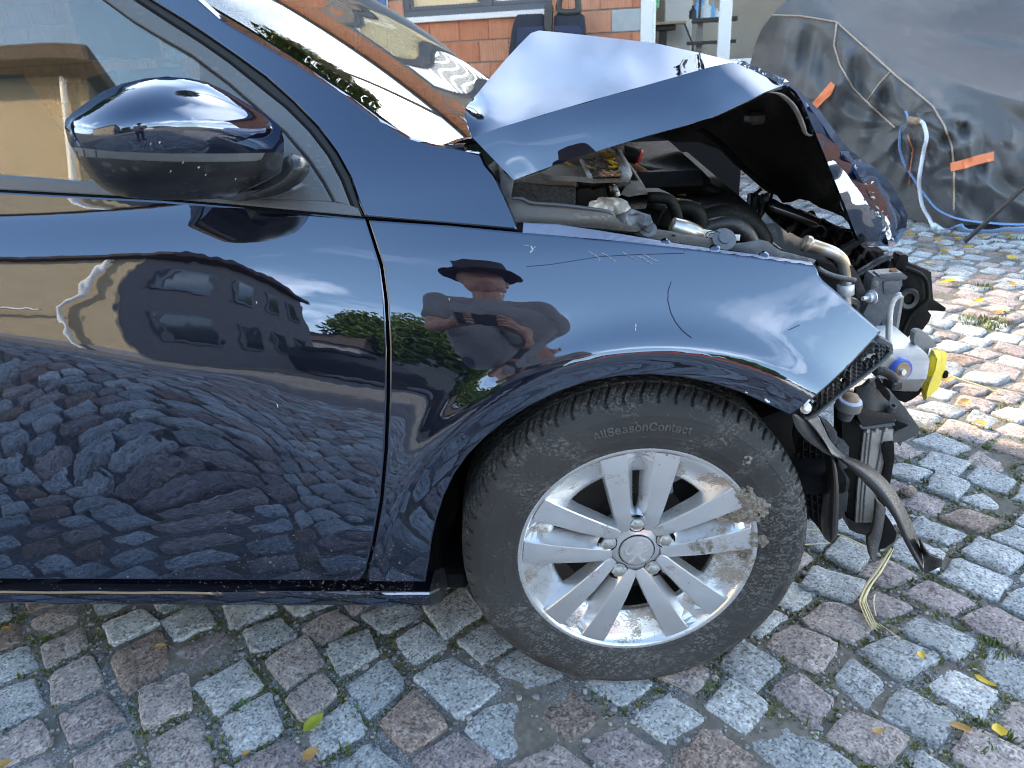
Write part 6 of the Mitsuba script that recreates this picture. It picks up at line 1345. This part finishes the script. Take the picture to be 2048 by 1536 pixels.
# double van seat put down against the wall
VS = thing('van_seat', 'dark blue two-person van seat standing against the brick wall', 'seat')
def vs(nm, pts, off, th, m, infl=.05):
    o = densify(np.array(pts, float), 4); P, tr, nb = tri_poly(o, 6)
    uv = wall(P[:, 0], P[:, 1], off); V = WP(uv[:, 0], uv[:, 1], off - infl * inflate_height(Polygon(o), P, 3.0, .5))
    return obj(nm, thicken(trimesh.Trimesh(V, tr, process=False), Wn * th), m, VS, smooth=50)
vs('backrest', [(1024, 60), (1030, 36), (1036, 29), (1082, 27), (1089, 33), (1092, 110), (1092, 210), (1014, 210), (1018, 110)], -.45, .14, 'van_cloth'); vs('backrest', [(1108, 34), (1114, 27), (1160, 26), (1167, 32), (1170, 60), (1174, 110), (1178, 210), (1104, 210), (1106, 110)], -.45, .14, 'van_cloth')
vs('inset', [(1034, 58), (1038, 54), (1086, 52), (1087, 110), (1087, 200), (1028, 200)], -.53, .03, 'van_inset', .02); vs('inset', [(1108, 52), (1158, 51), (1163, 60), (1166, 200), (1108, 200)], -.53, .03, 'van_inset', .02)
vs('belt_post', [(1088, 12), (1092, 8), (1103, 8), (1105, 16), (1103, 60), (1104, 140), (1090, 140)], -.50, .10, 'van_plastic', .01); vs('seat_base', [(1010, 200), (1182, 200), (1190, 290), (1000, 290)], -.75, .5, 'van_cloth', .03)
u, z = wall(1137, 12, -.45); hr = np.array([WP(*wo(x, y, -.45), -.45) for x, y in ((1117, 22), (1119, 2), (1125, -12), (1150, -12), (1156, 2), (1157, 22), (1137, 25), (1117, 22))]); obj('headrest', tube(hr, .045, 10, 5, caps=False, flat=(1, .8)), 'van_plastic', VS, smooth=True)

# ------------------------------------------------------------------ covered car
TC = thing('covered_car', 'car wrapped in a dark grey wrinkled tarpaulin with orange reflective strips', 'car')
seamA = [(1545, 30, 6.25), (1602, 32, 6.05), (1640, 38, 5.95), (1673, 44, 5.85), (1735, 100, 5.52), (1790, 150, 5.30), (1830, 182, 5.12), (1865, 212, 5.0), (1888, 250, 4.92), (1904, 292, 4.86), (1908, 345, 4.82), (1908, 420, 4.80)]
tc = seamA + [(1500, 125, 6.6), (1515, 85, 6.5), (1560, -20, 6.4), (1620, -90, 6.5), (1700, -60, 6.55), (1760, 20, 6.3), (1820, 60, 6.15), (1900, 40, 6.6), (2000, -20, 7.2), (2100, 20, 6.9), (2250, 0, 7.3), (1900, 120, 5.75), (2000, 120, 5.8), (2100, 110, 5.9), (1950, 175, 5.25), (2050, 180, 5.2), (2200, 180, 5.3),
      (1950, 215, 4.98), (2050, 225, 4.95), (2200, 230, 5.0), (1960, 300, 4.80), (2050, 310, 4.78), (2250, 310, 4.85), (1960, 380, 4.76), (2060, 390, 4.76), (2250, 400, 4.8), (1900, 462, 4.82), (1990, 452, 4.84), (2100, 462, 4.9), (2250, 470, 5.0), (1530, 130, 6.35), (1540, 230, 6.3), (1600, 110, 6.1), (1600, 250, 6.0), (1600, 330, 6.0), (1660, 120, 5.85), (1655, 260, 5.75), (1700, 150, 5.65), (1700, 300, 5.55), (1760, 200, 5.38), (1760, 300, 5.28), (1810, 260, 5.10), (1810, 330, 5.08),
      (1840, 290, 4.98), (1850, 370, 4.95), (1780, 400, 5.25), (1810, 455, 5.15), (1860, 440, 4.95), (1640, 190, 5.62), (1625, 175, 5.75), (1655, 215, 5.66), (1500, 300, 6.45), (1700, 400, 5.6)]
c_ = np.array(tc, float); trb = RBFInterpolator(c_[:, :2] / 100, c_[:, 2], kernel='linear', smoothing=.012)
gf = np.random.default_rng(31); FOLDS = []
def sdist(P, q):
    best = np.full(len(P), 1e9); tt = np.zeros(len(P)); n = len(q) - 1
    for i, (a, b) in enumerate(zip(q[:-1], q[1:])):
        d = b - a; L = d @ d; t = np.clip(((P - a) @ d) / L, 0, 1); v = P - a - t[:, None] * d; s = np.sign(v[:, 0] * d[1] - v[:, 1] * d[0]) * np.hypot(v[:, 0], v[:, 1]); m = np.abs(s) < np.abs(best)
        best = np.where(m, s, best); tt = np.where(m, (i + t) / n, tt)
    return best, tt
def add_fold(q, A, w): FOLDS.append((smooth_path(np.c_[np.array(q, float), np.zeros(len(q))], 4)[:, :2], A, w))
for i in range(26):      # sheet hanging from the roof seam down the side
    x0 = gf.uniform(1510, 1800); f = (x0 - 1510) / 290; y0 = np.interp(x0, [1510, 1600, 1673, 1800], [70, 34, 46, 160]) + gf.uniform(-6, 30); L = gf.uniform(110, 300); lean = gf.uniform(-.32, .02) - .15 * f
    add_fold([(x0, y0), (x0 + lean * L * .4 + gf.normal(0, 5), y0 + L * .4), (x0 + lean * L + gf.normal(0, 12), y0 + L)], gf.uniform(.02, .055), gf.uniform(10, 26))
for a0, L in ((2.5, 120), (2.9, 150), (3.3, 170), (3.6, 130), (.2, 120), (-.15, 150), (.55, 130), (1.0, 130), (1.4, 150), (1.8, 140), (2.1, 150), (-.5, 90), (4.0, 100), (5.2, 80)):      # pulled together at the strap knot
    a = a0 + gf.normal(0, .08); add_fold([(1818 + 14 * math.cos(a), 240 + 14 * math.sin(a)), (1818 + L * .5 * math.cos(a + .1), 240 + L * .5 * math.sin(a + .1)), (1818 + L * math.cos(a + .25), 240 + L * math.sin(a + .25))], gf.uniform(.03, .06), gf.uniform(6, 12))
for i in range(16):      # bumper skirt
    x0 = gf.uniform(1700, 2240); y0 = gf.uniform(270, 380); a = gf.uniform(-.5, .9); L = gf.uniform(70, 150); add_fold([(x0, y0), (x0 + L * .5 * math.cos(a), y0 + L * .5 * math.sin(a) + 8), (x0 + L * math.cos(a), y0 + L * math.sin(a))], gf.uniform(.025, .06), gf.uniform(11, 24))
for i in range(16):
    x0 = gf.uniform(1900, 2260); y0 = gf.uniform(215, 290); L = gf.uniform(60, 200); add_fold([(x0, y0), (x0 + gf.normal(0, 12), y0 + L * .5), (x0 + gf.normal(0, 26), y0 + L)], gf.uniform(.02, .05), gf.uniform(7, 16))
for i in range(9):       # long soft folds over windscreen and bonnet
    x0 = gf.uniform(1700, 1820); y0 = gf.uniform(-40, 130); add_fold([(x0, y0), (x0 + 130, y0 + 50 + gf.normal(0, 10)), (x0 + 300, y0 + 78 + gf.normal(0, 16)), (x0 + 470, y0 + 90 + gf.normal(0, 25))], gf.uniform(.03, .07), gf.uniform(14, 30))
for x0, y0, a in ((1640, 190, 2.2), (1640, 190, 1.2), (1645, 190, -.6), (1630, 195, 2.9)): add_fold([(x0, y0), (x0 + 40 * math.cos(a), y0 + 40 * math.sin(a)), (x0 + 80 * math.cos(a), y0 + 85 * math.sin(a))], .05, 9)
def fold(P):
    h = np.zeros(len(P))
    for q, A, w in FOLDS:
        d, t = sdist(P, q); e = np.clip(np.minimum(t, 1 - t) * 5 + .05, 0, 1); ww = w * (.6 + .8 * t)
        h += A * e * (np.exp(-(np.abs(d) / ww) ** 1.5) - .55 * np.exp(-((d - 1.7 * ww) / (1.3 * ww)) ** 2))
    return h + .015 * (meshkit.fbm(np.stack([P[:, 0] / 60, P[:, 1] / 60, 0 * P[:, 0]], -1), 3, 2) - .5)
to = [(1500, 130), (1508, 95), (1522, 60), (1545, 28), (1575, 0), (1620, -60), (1800, -140), (2000, -140), (2300, -100), (2320, 200), (2320, 470), (2200, 470), (2100, 464), (2040, 458), (2000, 452), (1950, 459), (1900, 466), (1862, 462), (1840, 466), (1815, 460), (1780, 452), (1740, 440), (1690, 430), (1600, 380), (1500, 330), (1490, 220)]
o = densify(np.array(to, float), 5); P, tr, nb = tri_poly(o, 5)
V = at(P[:, 0], P[:, 1], trb(P / 100) - fold(P)); V[:, 2] = np.maximum(V[:, 2], .004)
obj('tarpaulin', trimesh.Trimesh(V, tr, process=False), 'tarp', TC, smooth=60)
def tz(px, py, off=-.014):
    q = np.array([[px, py]], float); return at(px, py, float((trb(q / 100) - fold(q))[0]) + off)
def seam(q, r=.0055, m='seam_thread'): 
    p = densify(np.array(q, float)[:, :2], 9, closed=False); return obj('seam', tube([tz(*a) for a in p], r, 6, 2), m, TC, smooth=True)
seam(seamA); seam([(1673, 46), (1668, 90), (1680, 130), (1705, 175), (1740, 210), (1790, 255)]); seam([(1735, 200), (1760, 165), (1782, 142)], .004); seam([(1815, 270), (1826, 300), (1820, 340), (1818, 370)], .003, 'orange_strip')
def patch(q, nm, m, off=-.02):
    o = densify(np.array(q, float), 4); P, tr, nb = tri_poly(o, 5); Y = trb(P / 100) - fold(P); Y = np.minimum(Y, np.convolve(Y, [1], 'same')) + off
    Y = gaussian_filter(Y, 0); c = np.polyfit(P[:, 0], Y, 1); Y = np.minimum(np.polyval(c, P[:, 0]) - .02, Y)
    return obj(nm, thicken(trimesh.Trimesh(at(P[:, 0], P[:, 1], Y), tr, process=False), [0, .004, 0]), m, TC, smooth=40)
patch([(1901, 326), (1925, 320), (1950, 312), (1988, 303), (1988, 321), (1955, 329), (1930, 337), (1902, 343)], 'reflective_strip', 'orange_strip'); patch([(1618, 213), (1630, 200), (1646, 182), (1662, 163), (1670, 170), (1662, 190), (1650, 200), (1630, 221)], 'reflective_strip', 'orange_strip')
BS = thing('blue_strap', 'blue lashing strap hanging from the tarpaulin and trailing along the ground', 'strap')
obj('upper_run', tube([tz(x, y, -.05) for x, y in ((1811, 222), (1816, 243), (1802, 258), (1799, 285), (1806, 320), (1826, 355), (1850, 390), (1880, 422), (1915, 437), (1960, 444), (2060, 448))], .015, 8, 8, flat=(1, .22)), 'strap_blue', BS, smooth=True)
obj('ground_run', tube([ground(x, y, .03 + h) for x, y, h in ((1880, 460, 0), (1900, 458, .02), (1918, 450, .07), (1940, 462, 0), (1975, 463, 0), (2010, 459, .02), (2060, 456, 0))], .02, 8, 8, flat=(1, .2)), 'strap_blue', BS, smooth=True)
WR = thing('white_hose', 'pale hose hanging in a loop down the front of the tarpaulin', 'hose')
obj('hose', tube([tz(x, y, -.07) for x, y in ((1818, 239), (1835, 240), (1848, 250), (1853, 278), (1846, 310), (1840, 345), (1839, 380), (1845, 412), (1860, 440))] + [ground(1874, 458, .02)], .0115, 10, 8), 'rope_white', WR, smooth=True)
obj('end_fitting', tube([ground(1868, 452, .07), ground(1876, 459, .03), ground(1884, 463, .025)], [.02, .024, .02], 10, 2), 'bottle_white', WR, smooth=True); obj('end_fitting', tube([tz(1820, 240, -.08), tz(1838, 243, -.08)], .022, 10, 1), 'rust_plate', WR, smooth=True)
k = obj('black_pole', tube([ground(1929, 484, .01), at(2070, 355, 4.35)], .013, 10, 1), 'pole_black', smooth=True); tag(k, 'thin black pole leaning from the cobbles at the right edge', 'pole')
for x, y, s in ((1962, 452, .5), (2020, 440, .6)):
    k = obj('dark_rag', hull(ground(x, y, .02) + np.random.default_rng(int(x)).uniform(-1, 1, (20, 3)) * [.22 * s, .15 * s, .03]), 'black_plastic', smooth=30); tag(k, 'flat dark plastic scrap under the tarpaulin hem, %s one' % ('left' if x < 2000 else 'right'), 'scrap')
# ------------------------------------------------------------------ behind the photographer: what the paint and the glass mirror
TB = thing('tan_house', 'sunlit tan rendered house behind the photographer, mirrored in the door', 'building')
obj('wall', box([-12.9, -11.5, 2.75], [17, 9, 5.5], .01), 'tan_render', TB, smooth=False); obj('roof', box([-12.9, -11.4, 5.61], [17.6, 9.6, .22], .02), 'roof_tile', TB, smooth=False); obj('plinth', box([-12.9, -7.0 + .03, .3], [17.02, .1, .6], .01), 'grey_render', TB, smooth=False)
obj('side_render', box([-4.395, -11.5, 2.75], [.03, 8.9, 5.4], .01), 'painted_shade', TB, smooth=False)  # dark sheet over the tan wall: shade of its sunless side, put in as colour
for zz in (1.9, 4.2):
    for i in range(4):
        w = obj('window', box([-4.37, -8.2 - 2.0 * i, zz], [.10, 1.05, 1.25], .01), 'frame_anthracite', TB, smooth=False); obj('pane', box([-4.35, -8.2 - 2.0 * i, zz], [.08, .85, 1.05], .005), 'dark_pane', w, smooth=False)
obj('downpipe', tube([[-4.75, -6.88, 5.4], [-4.75, -6.86, 3.0], [-5.1, -6.86, 2.4], [-5.1, -6.86, .1]], .06, 10, 2), 'white_paint', TB, smooth=True); obj('handrail', tube([[-14, -6.7, 1.1], [-5.4, -6.7, 2.2]], .05, 8, 1), 'white_paint', TB, smooth=True)
k = obj('wall_lamp', box([-8.6, -6.9, 3.2], [.9, .16, .35], .05), 'rust_red'); tag(k, 'rust red box fixed to the tan house wall, seen mirrored in the door', 'box')  # plain red-brown box, gives no light
GH = thing('grey_house', 'shaded grey house with two rows of windows, mirrored in the door', 'building')
def gable(k, x0, x1, y0, y1, h, rh, m):
    obj('wall', box([(x0 + x1) / 2, (y0 + y1) / 2, h / 2], [x1 - x0, y1 - y0, h], .01), m, k, smooth=False)
    V = [[x0 - .4, y1 + .4, h], [x1 + .4, y1 + .4, h], [x1 + .4, y0 - .4, h], [x0 - .4, y0 - .4, h], [x0 - .4, (y0 + y1) / 2, h + rh], [x1 + .4, (y0 + y1) / 2, h + rh]]
    obj('roof', trimesh.Trimesh(V, [[0, 1, 5], [0, 5, 4], [2, 3, 4], [2, 4, 5], [1, 2, 5], [3, 0, 4], [0, 2, 1], [0, 3, 2]], process=False), 'roof_tile', k, smooth=False)
gable(GH, -18, -9.6, -34, -24, 7.6, 3.0, 'grey_render')
for zz in (2.0, 5.2):
    for i in range(5):
        w = obj('window', box([-17 + 1.65 * i, -23.98, zz], [1.0, .10, 1.35], .01), 'white_paint', GH, smooth=False); obj('pane', box([-17 + 1.65 * i, -23.94, zz], [.8, .06, 1.15], .005), 'dark_pane', w, smooth=False)
LS = thing('low_shed', 'long low grey building beyond the yard, mirrored in the door', 'building')
gable(LS, -9.4, -4.2, -32, -25, 3.6, 1.6, 'grey_render')
k = thing('site_container', 'sunlit cream container in the yard, mirrored in the door', 'container'); obj('body', box([-6.4, -17.5, 1.25], [3.2, 2.2, 2.3], .03), 'tan_render', k, smooth=False)
for i in range(7): obj('rib', box([-7.7 + .43 * i, -16.38, 1.25], [.10, .05, 2.1], .01), 'tan_render', k, smooth=False)
def car_(name, lab, x, y, L, H, m, c='car'):
    k = thing(name, lab, c); pr = [(-.5, .15), (-.5, .55), (-.44, .62), (-.30, .66), (-.18, 1), (.30, 1), (.42, .66), (.5, .55), (.5, .15)]
    obj('body', hull([[x + a * L, y + s * .85 * (1 if b < .7 else .82), b * H] for a, b in pr for s in (-1, 1)]), m, k, smooth=20); obj('window', box([x + .04 * L, y + .74, H * .82], [L * .45, .06, H * .22], .02), 'dark_pane', k)
    for a in (-.32, .32): obj('wheel', lathe([(0, -.11), (.3, -.11), (.32, 0), (.3, .11), (0, .11)], 24, frame([x + a * L, y + .78, .32], (0, 1, 0))), 'tyre', k, smooth=30)
car_('dark_van', 'dark van parked across the yard, mirrored in the wing', -3.2, -13.5, 4.6, 1.9, 'van_paint_dark', 'van'); car_('black_car', 'black car beside the dark van, mirrored in the wing', 1.4, -14.0, 4.2, 1.45, 'van_paint_dark'); car_('red_car', 'red car parked across the yard, mirrored in the wheel arch edge', 6.2, -13, 4.2, 1.5, 'car_red'); car_('white_van', 'white van parked across the yard, mirrored in the wheel arch edge', 11.2, -12.5, 5.0, 2.1, 'white_paint', 'van')
def leaves(c, R, n, seed, s):
    g = np.random.default_rng(seed); d = g.normal(0, 1, (n, 3)); d /= np.linalg.norm(d, axis=1, keepdims=True)
    r = (0.35 + .65 * g.random(n) ** .5); p = d * r[:, None]; lump = meshkit.fbm(d * 2.3 + seed, 3, seed); p *= (.55 + .75 * lump)[:, None]
    keep = meshkit.fbm(p * 3.1 + seed * 3, 3, seed + 1) > .42; p = p[keep] * R + c; n = len(p)
    a = g.normal(0, 1, (n, 3)); a /= np.linalg.norm(a, axis=1, keepdims=True); b = np.cross(a, g.normal(0, 1, (n, 3))); b /= np.linalg.norm(b, axis=1, keepdims=True)
    sz = s * g.uniform(.6, 1.4, (n, 1)); V = np.stack([p - a * sz, p + b * sz * .55, p + a * sz, p - b * sz * .55], 1).reshape(-1, 3); i = np.arange(n)[:, None] * 4
    return trimesh.Trimesh(V, np.vstack([i + [0, 1, 2], i + [0, 2, 3]]), process=False)
def tree_(name, lab, x, y, h, R, n, seed, s=.16, zc=.68, rz=.36):
    k = thing(name, lab, 'tree'); g = np.random.default_rng(seed); br = [tube([[x, y, -.1], [x + .1, y, h * .35], [x - .1, y + .1, h * .62], [x, y, h * .9]], [.25, .2, .14, .04], 9)]
    for i in range(9): a = i * 2.4; z = h * (.34 + .055 * i); br.append(tube([[x, y, z], [x + math.cos(a) * R * .4, y + math.sin(a) * R * .4, z + .8], [x + math.cos(a) * R * .8, y + math.sin(a) * R * .8, z + 1.3]], [.10, .07, .02], 6))
    obj('trunk', cat(br if rz > .2 else br[:1]), 'bark', k, smooth=True); obj('crown', leaves(np.array([x, y, h * zc]), np.array([R, R, h * rz]), n, seed, s), 'foliage', k, smooth=False)
tree_('lime_tree', 'leafy tree above the workshop roof, mirrored in the windscreen', 2.7, 15.5, 21, 3.2, 9000, 4, .16, .83, .145); tree_('yard_tree', 'unseen dense tree added left of the yard to shade the cobbles behind the camera', -8.6, 6.8, 9.5, 3.4, 9000, 12, .2); tree_('yard_tree', 'round tree across the yard, mirrored above the door joint', -3.4, -31, 9, 3.6, 7000, 6, .22); tree_('yard_tree', 'taller tree across the yard behind the parked cars', .8, -34, 11, 4.2, 8000, 7, .25); tree_('yard_tree', 'tree at the right end of the yard, mirrored in the wing tip', 17, -26, 9, 4, 7000, 8, .25)  # the dense tree on the left is added out of view to block the sun
hx = np.linspace(-700, 900, 200); hh = 38 + 52 * meshkit.fbm(np.stack([hx / 190 + 3, 0 * hx, 0 * hx], -1), 3, 2) + 6 * (meshkit.noise(np.stack([hx / 9, 0 * hx, 0 * hx], -1), 5) - .5)
rows = []
for t in np.linspace(0, 1, 14): rows.append(np.stack([hx, -170 - 260 * t + 0 * hx, (hh * math.sin(t * math.pi / 2) ** 1.1 + 5 * (meshkit.noise(np.stack([hx / 7, 0 * hx + t * 40, 0 * hx], -1), 6) - .3) * min(1, t * 4))], -1))
k = obj('wooded_hill', grid_mesh(np.stack(rows)), 'hill_wood', smooth=False); tag(k, 'wooded hill on the horizon, mirrored in the bonnet', kind='structure')
# the photographer, seen in the wing
import manifold3d as mf
def limbs(chains, ref=.02, it=14):
    ms = []
    for ch in chains:
        for (a, ra), (b, rb) in zip(ch[:-1], ch[1:]):
            pa = [trimesh.creation.icosphere(subdivisions=2, radius=r).vertices + c for c, r in ((a, ra), (b, rb))]
            ms.append(mf.Manifold.hull_points(np.vstack(pa).astype(np.float32)))
    m = mf.Manifold.batch_boolean(ms, mf.OpType.Add).refine_to_length(ref); q = m.to_mesh(); t = trimesh.Trimesh(q.vert_properties[:, :3], q.tri_verts, process=True)
    trimesh.smoothing.filter_taubin(t, iterations=it); return t
PX, PY = .10, -.42
PE = thing('person', 'person in a grey t-shirt and dark brimmed hat taking the photo, mirrored in the wing', 'person')
J = lambda x, y, z: np.array([PX + x, PY + y, z])
arms = {}
for s in (-1, 1):
    sh_, el, wr = J(s * .19, 0, 1.40), J(s * .27, .10, 1.13), J(s * .095 - PX * .9, .33, 1.125)
    arms[s] = (sh_, el, wr)
chs = [[(J(0, .02, 1.40), .058), (J(0, .04, 1.50), .055)], [(J(0, .05, 1.56), .078), (J(0, .045, 1.62), .090)], [(J(0, .075, 1.53), .045), (J(0, .09, 1.57), .05)], [(J(0, .135, 1.58), .012), (J(0, .125, 1.60), .010)]]
for s in (-1, 1):
    sh_, el, wr = arms[s]; hd = wr + [-s * .02, .045, .005]
    chs += [[(sh_ * .4 + el * .6, .042), (el, .038), (wr, .026), (hd, .034)], [(J(s * .078, .05, 1.57), .014), (J(s * .082, .04, 1.60), .016)]]
    for f in range(4):
        b0_ = hd + [s * .015, .01, .03 - .018 * f]; chs.append([(b0_, .009), (b0_ + [-s * .035, .022, .004], .0085), (b0_ + [-s * .060, .008, .002], .0075)])
    chs.append([(hd + [0, 0, .02], .011), (hd + [-s * .03, -.012, .045], .010), (hd + [-s * .055, -.005, .05], .009)])
obj('body', limbs(chs, .012, 8), 'skin', PE, smooth=True)
chs = [[(J(-.10, 0, .98), .115), (J(-.115, 0, 1.28), .12)], [(J(.10, 0, .98), .115), (J(.115, 0, 1.28), .12)], [(J(-.115, 0, 1.28), .12), (J(.115, 0, 1.28), .12)], [(J(-.10, 0, .98), .115), (J(.10, 0, .98), .115)], [(J(-.16, 0, 1.39), .065), (J(.16, 0, 1.39), .065)], [(J(0, 0, 1.3), .13), (J(0, .015, 1.42), .07)]]
for s in (-1, 1): chs.append([(arms[s][0], .068), (arms[s][0] * .42 + arms[s][1] * .58, .060)])
obj('shirt', limbs(chs), 'shirt_grey', PE, smooth=True)
chs = [[(J(-.09, 0, .96), .112), (J(.09, 0, .96), .112)]]
for s in (-1, 1): chs += [[(J(s * .10, 0, .93), .105), (J(s * .12, .03, .50), .070), (J(s * .13, -.01, .12), .055)]]
obj('trousers', limbs(chs), 'jeans', PE, smooth=True)
for s in (-1, 1): obj('shoe', limbs([[(J(s * .13, -.05, .055), .05), (J(s * .15, .16, .045), .042)]], .02, 4), 'hat_dark', PE, smooth=True)
obj('hat', lathe([(.0, .13), (.06, .125), (.092, .10), (.100, .03), (.105, .012), (.155, -.006), (.156, -.010), (.10, .0), (.0, .0)], 40, frame(J(0, .045, 1.645), (0, .06, 1))), 'hat_dark', PE, smooth=40)
k = obj('phone', box([-.012, -.016, 1.138], [.155, .008, .075], .003, 0), 'phone_black'); tag(k, 'black phone held level in both hands by the photographer', 'phone')
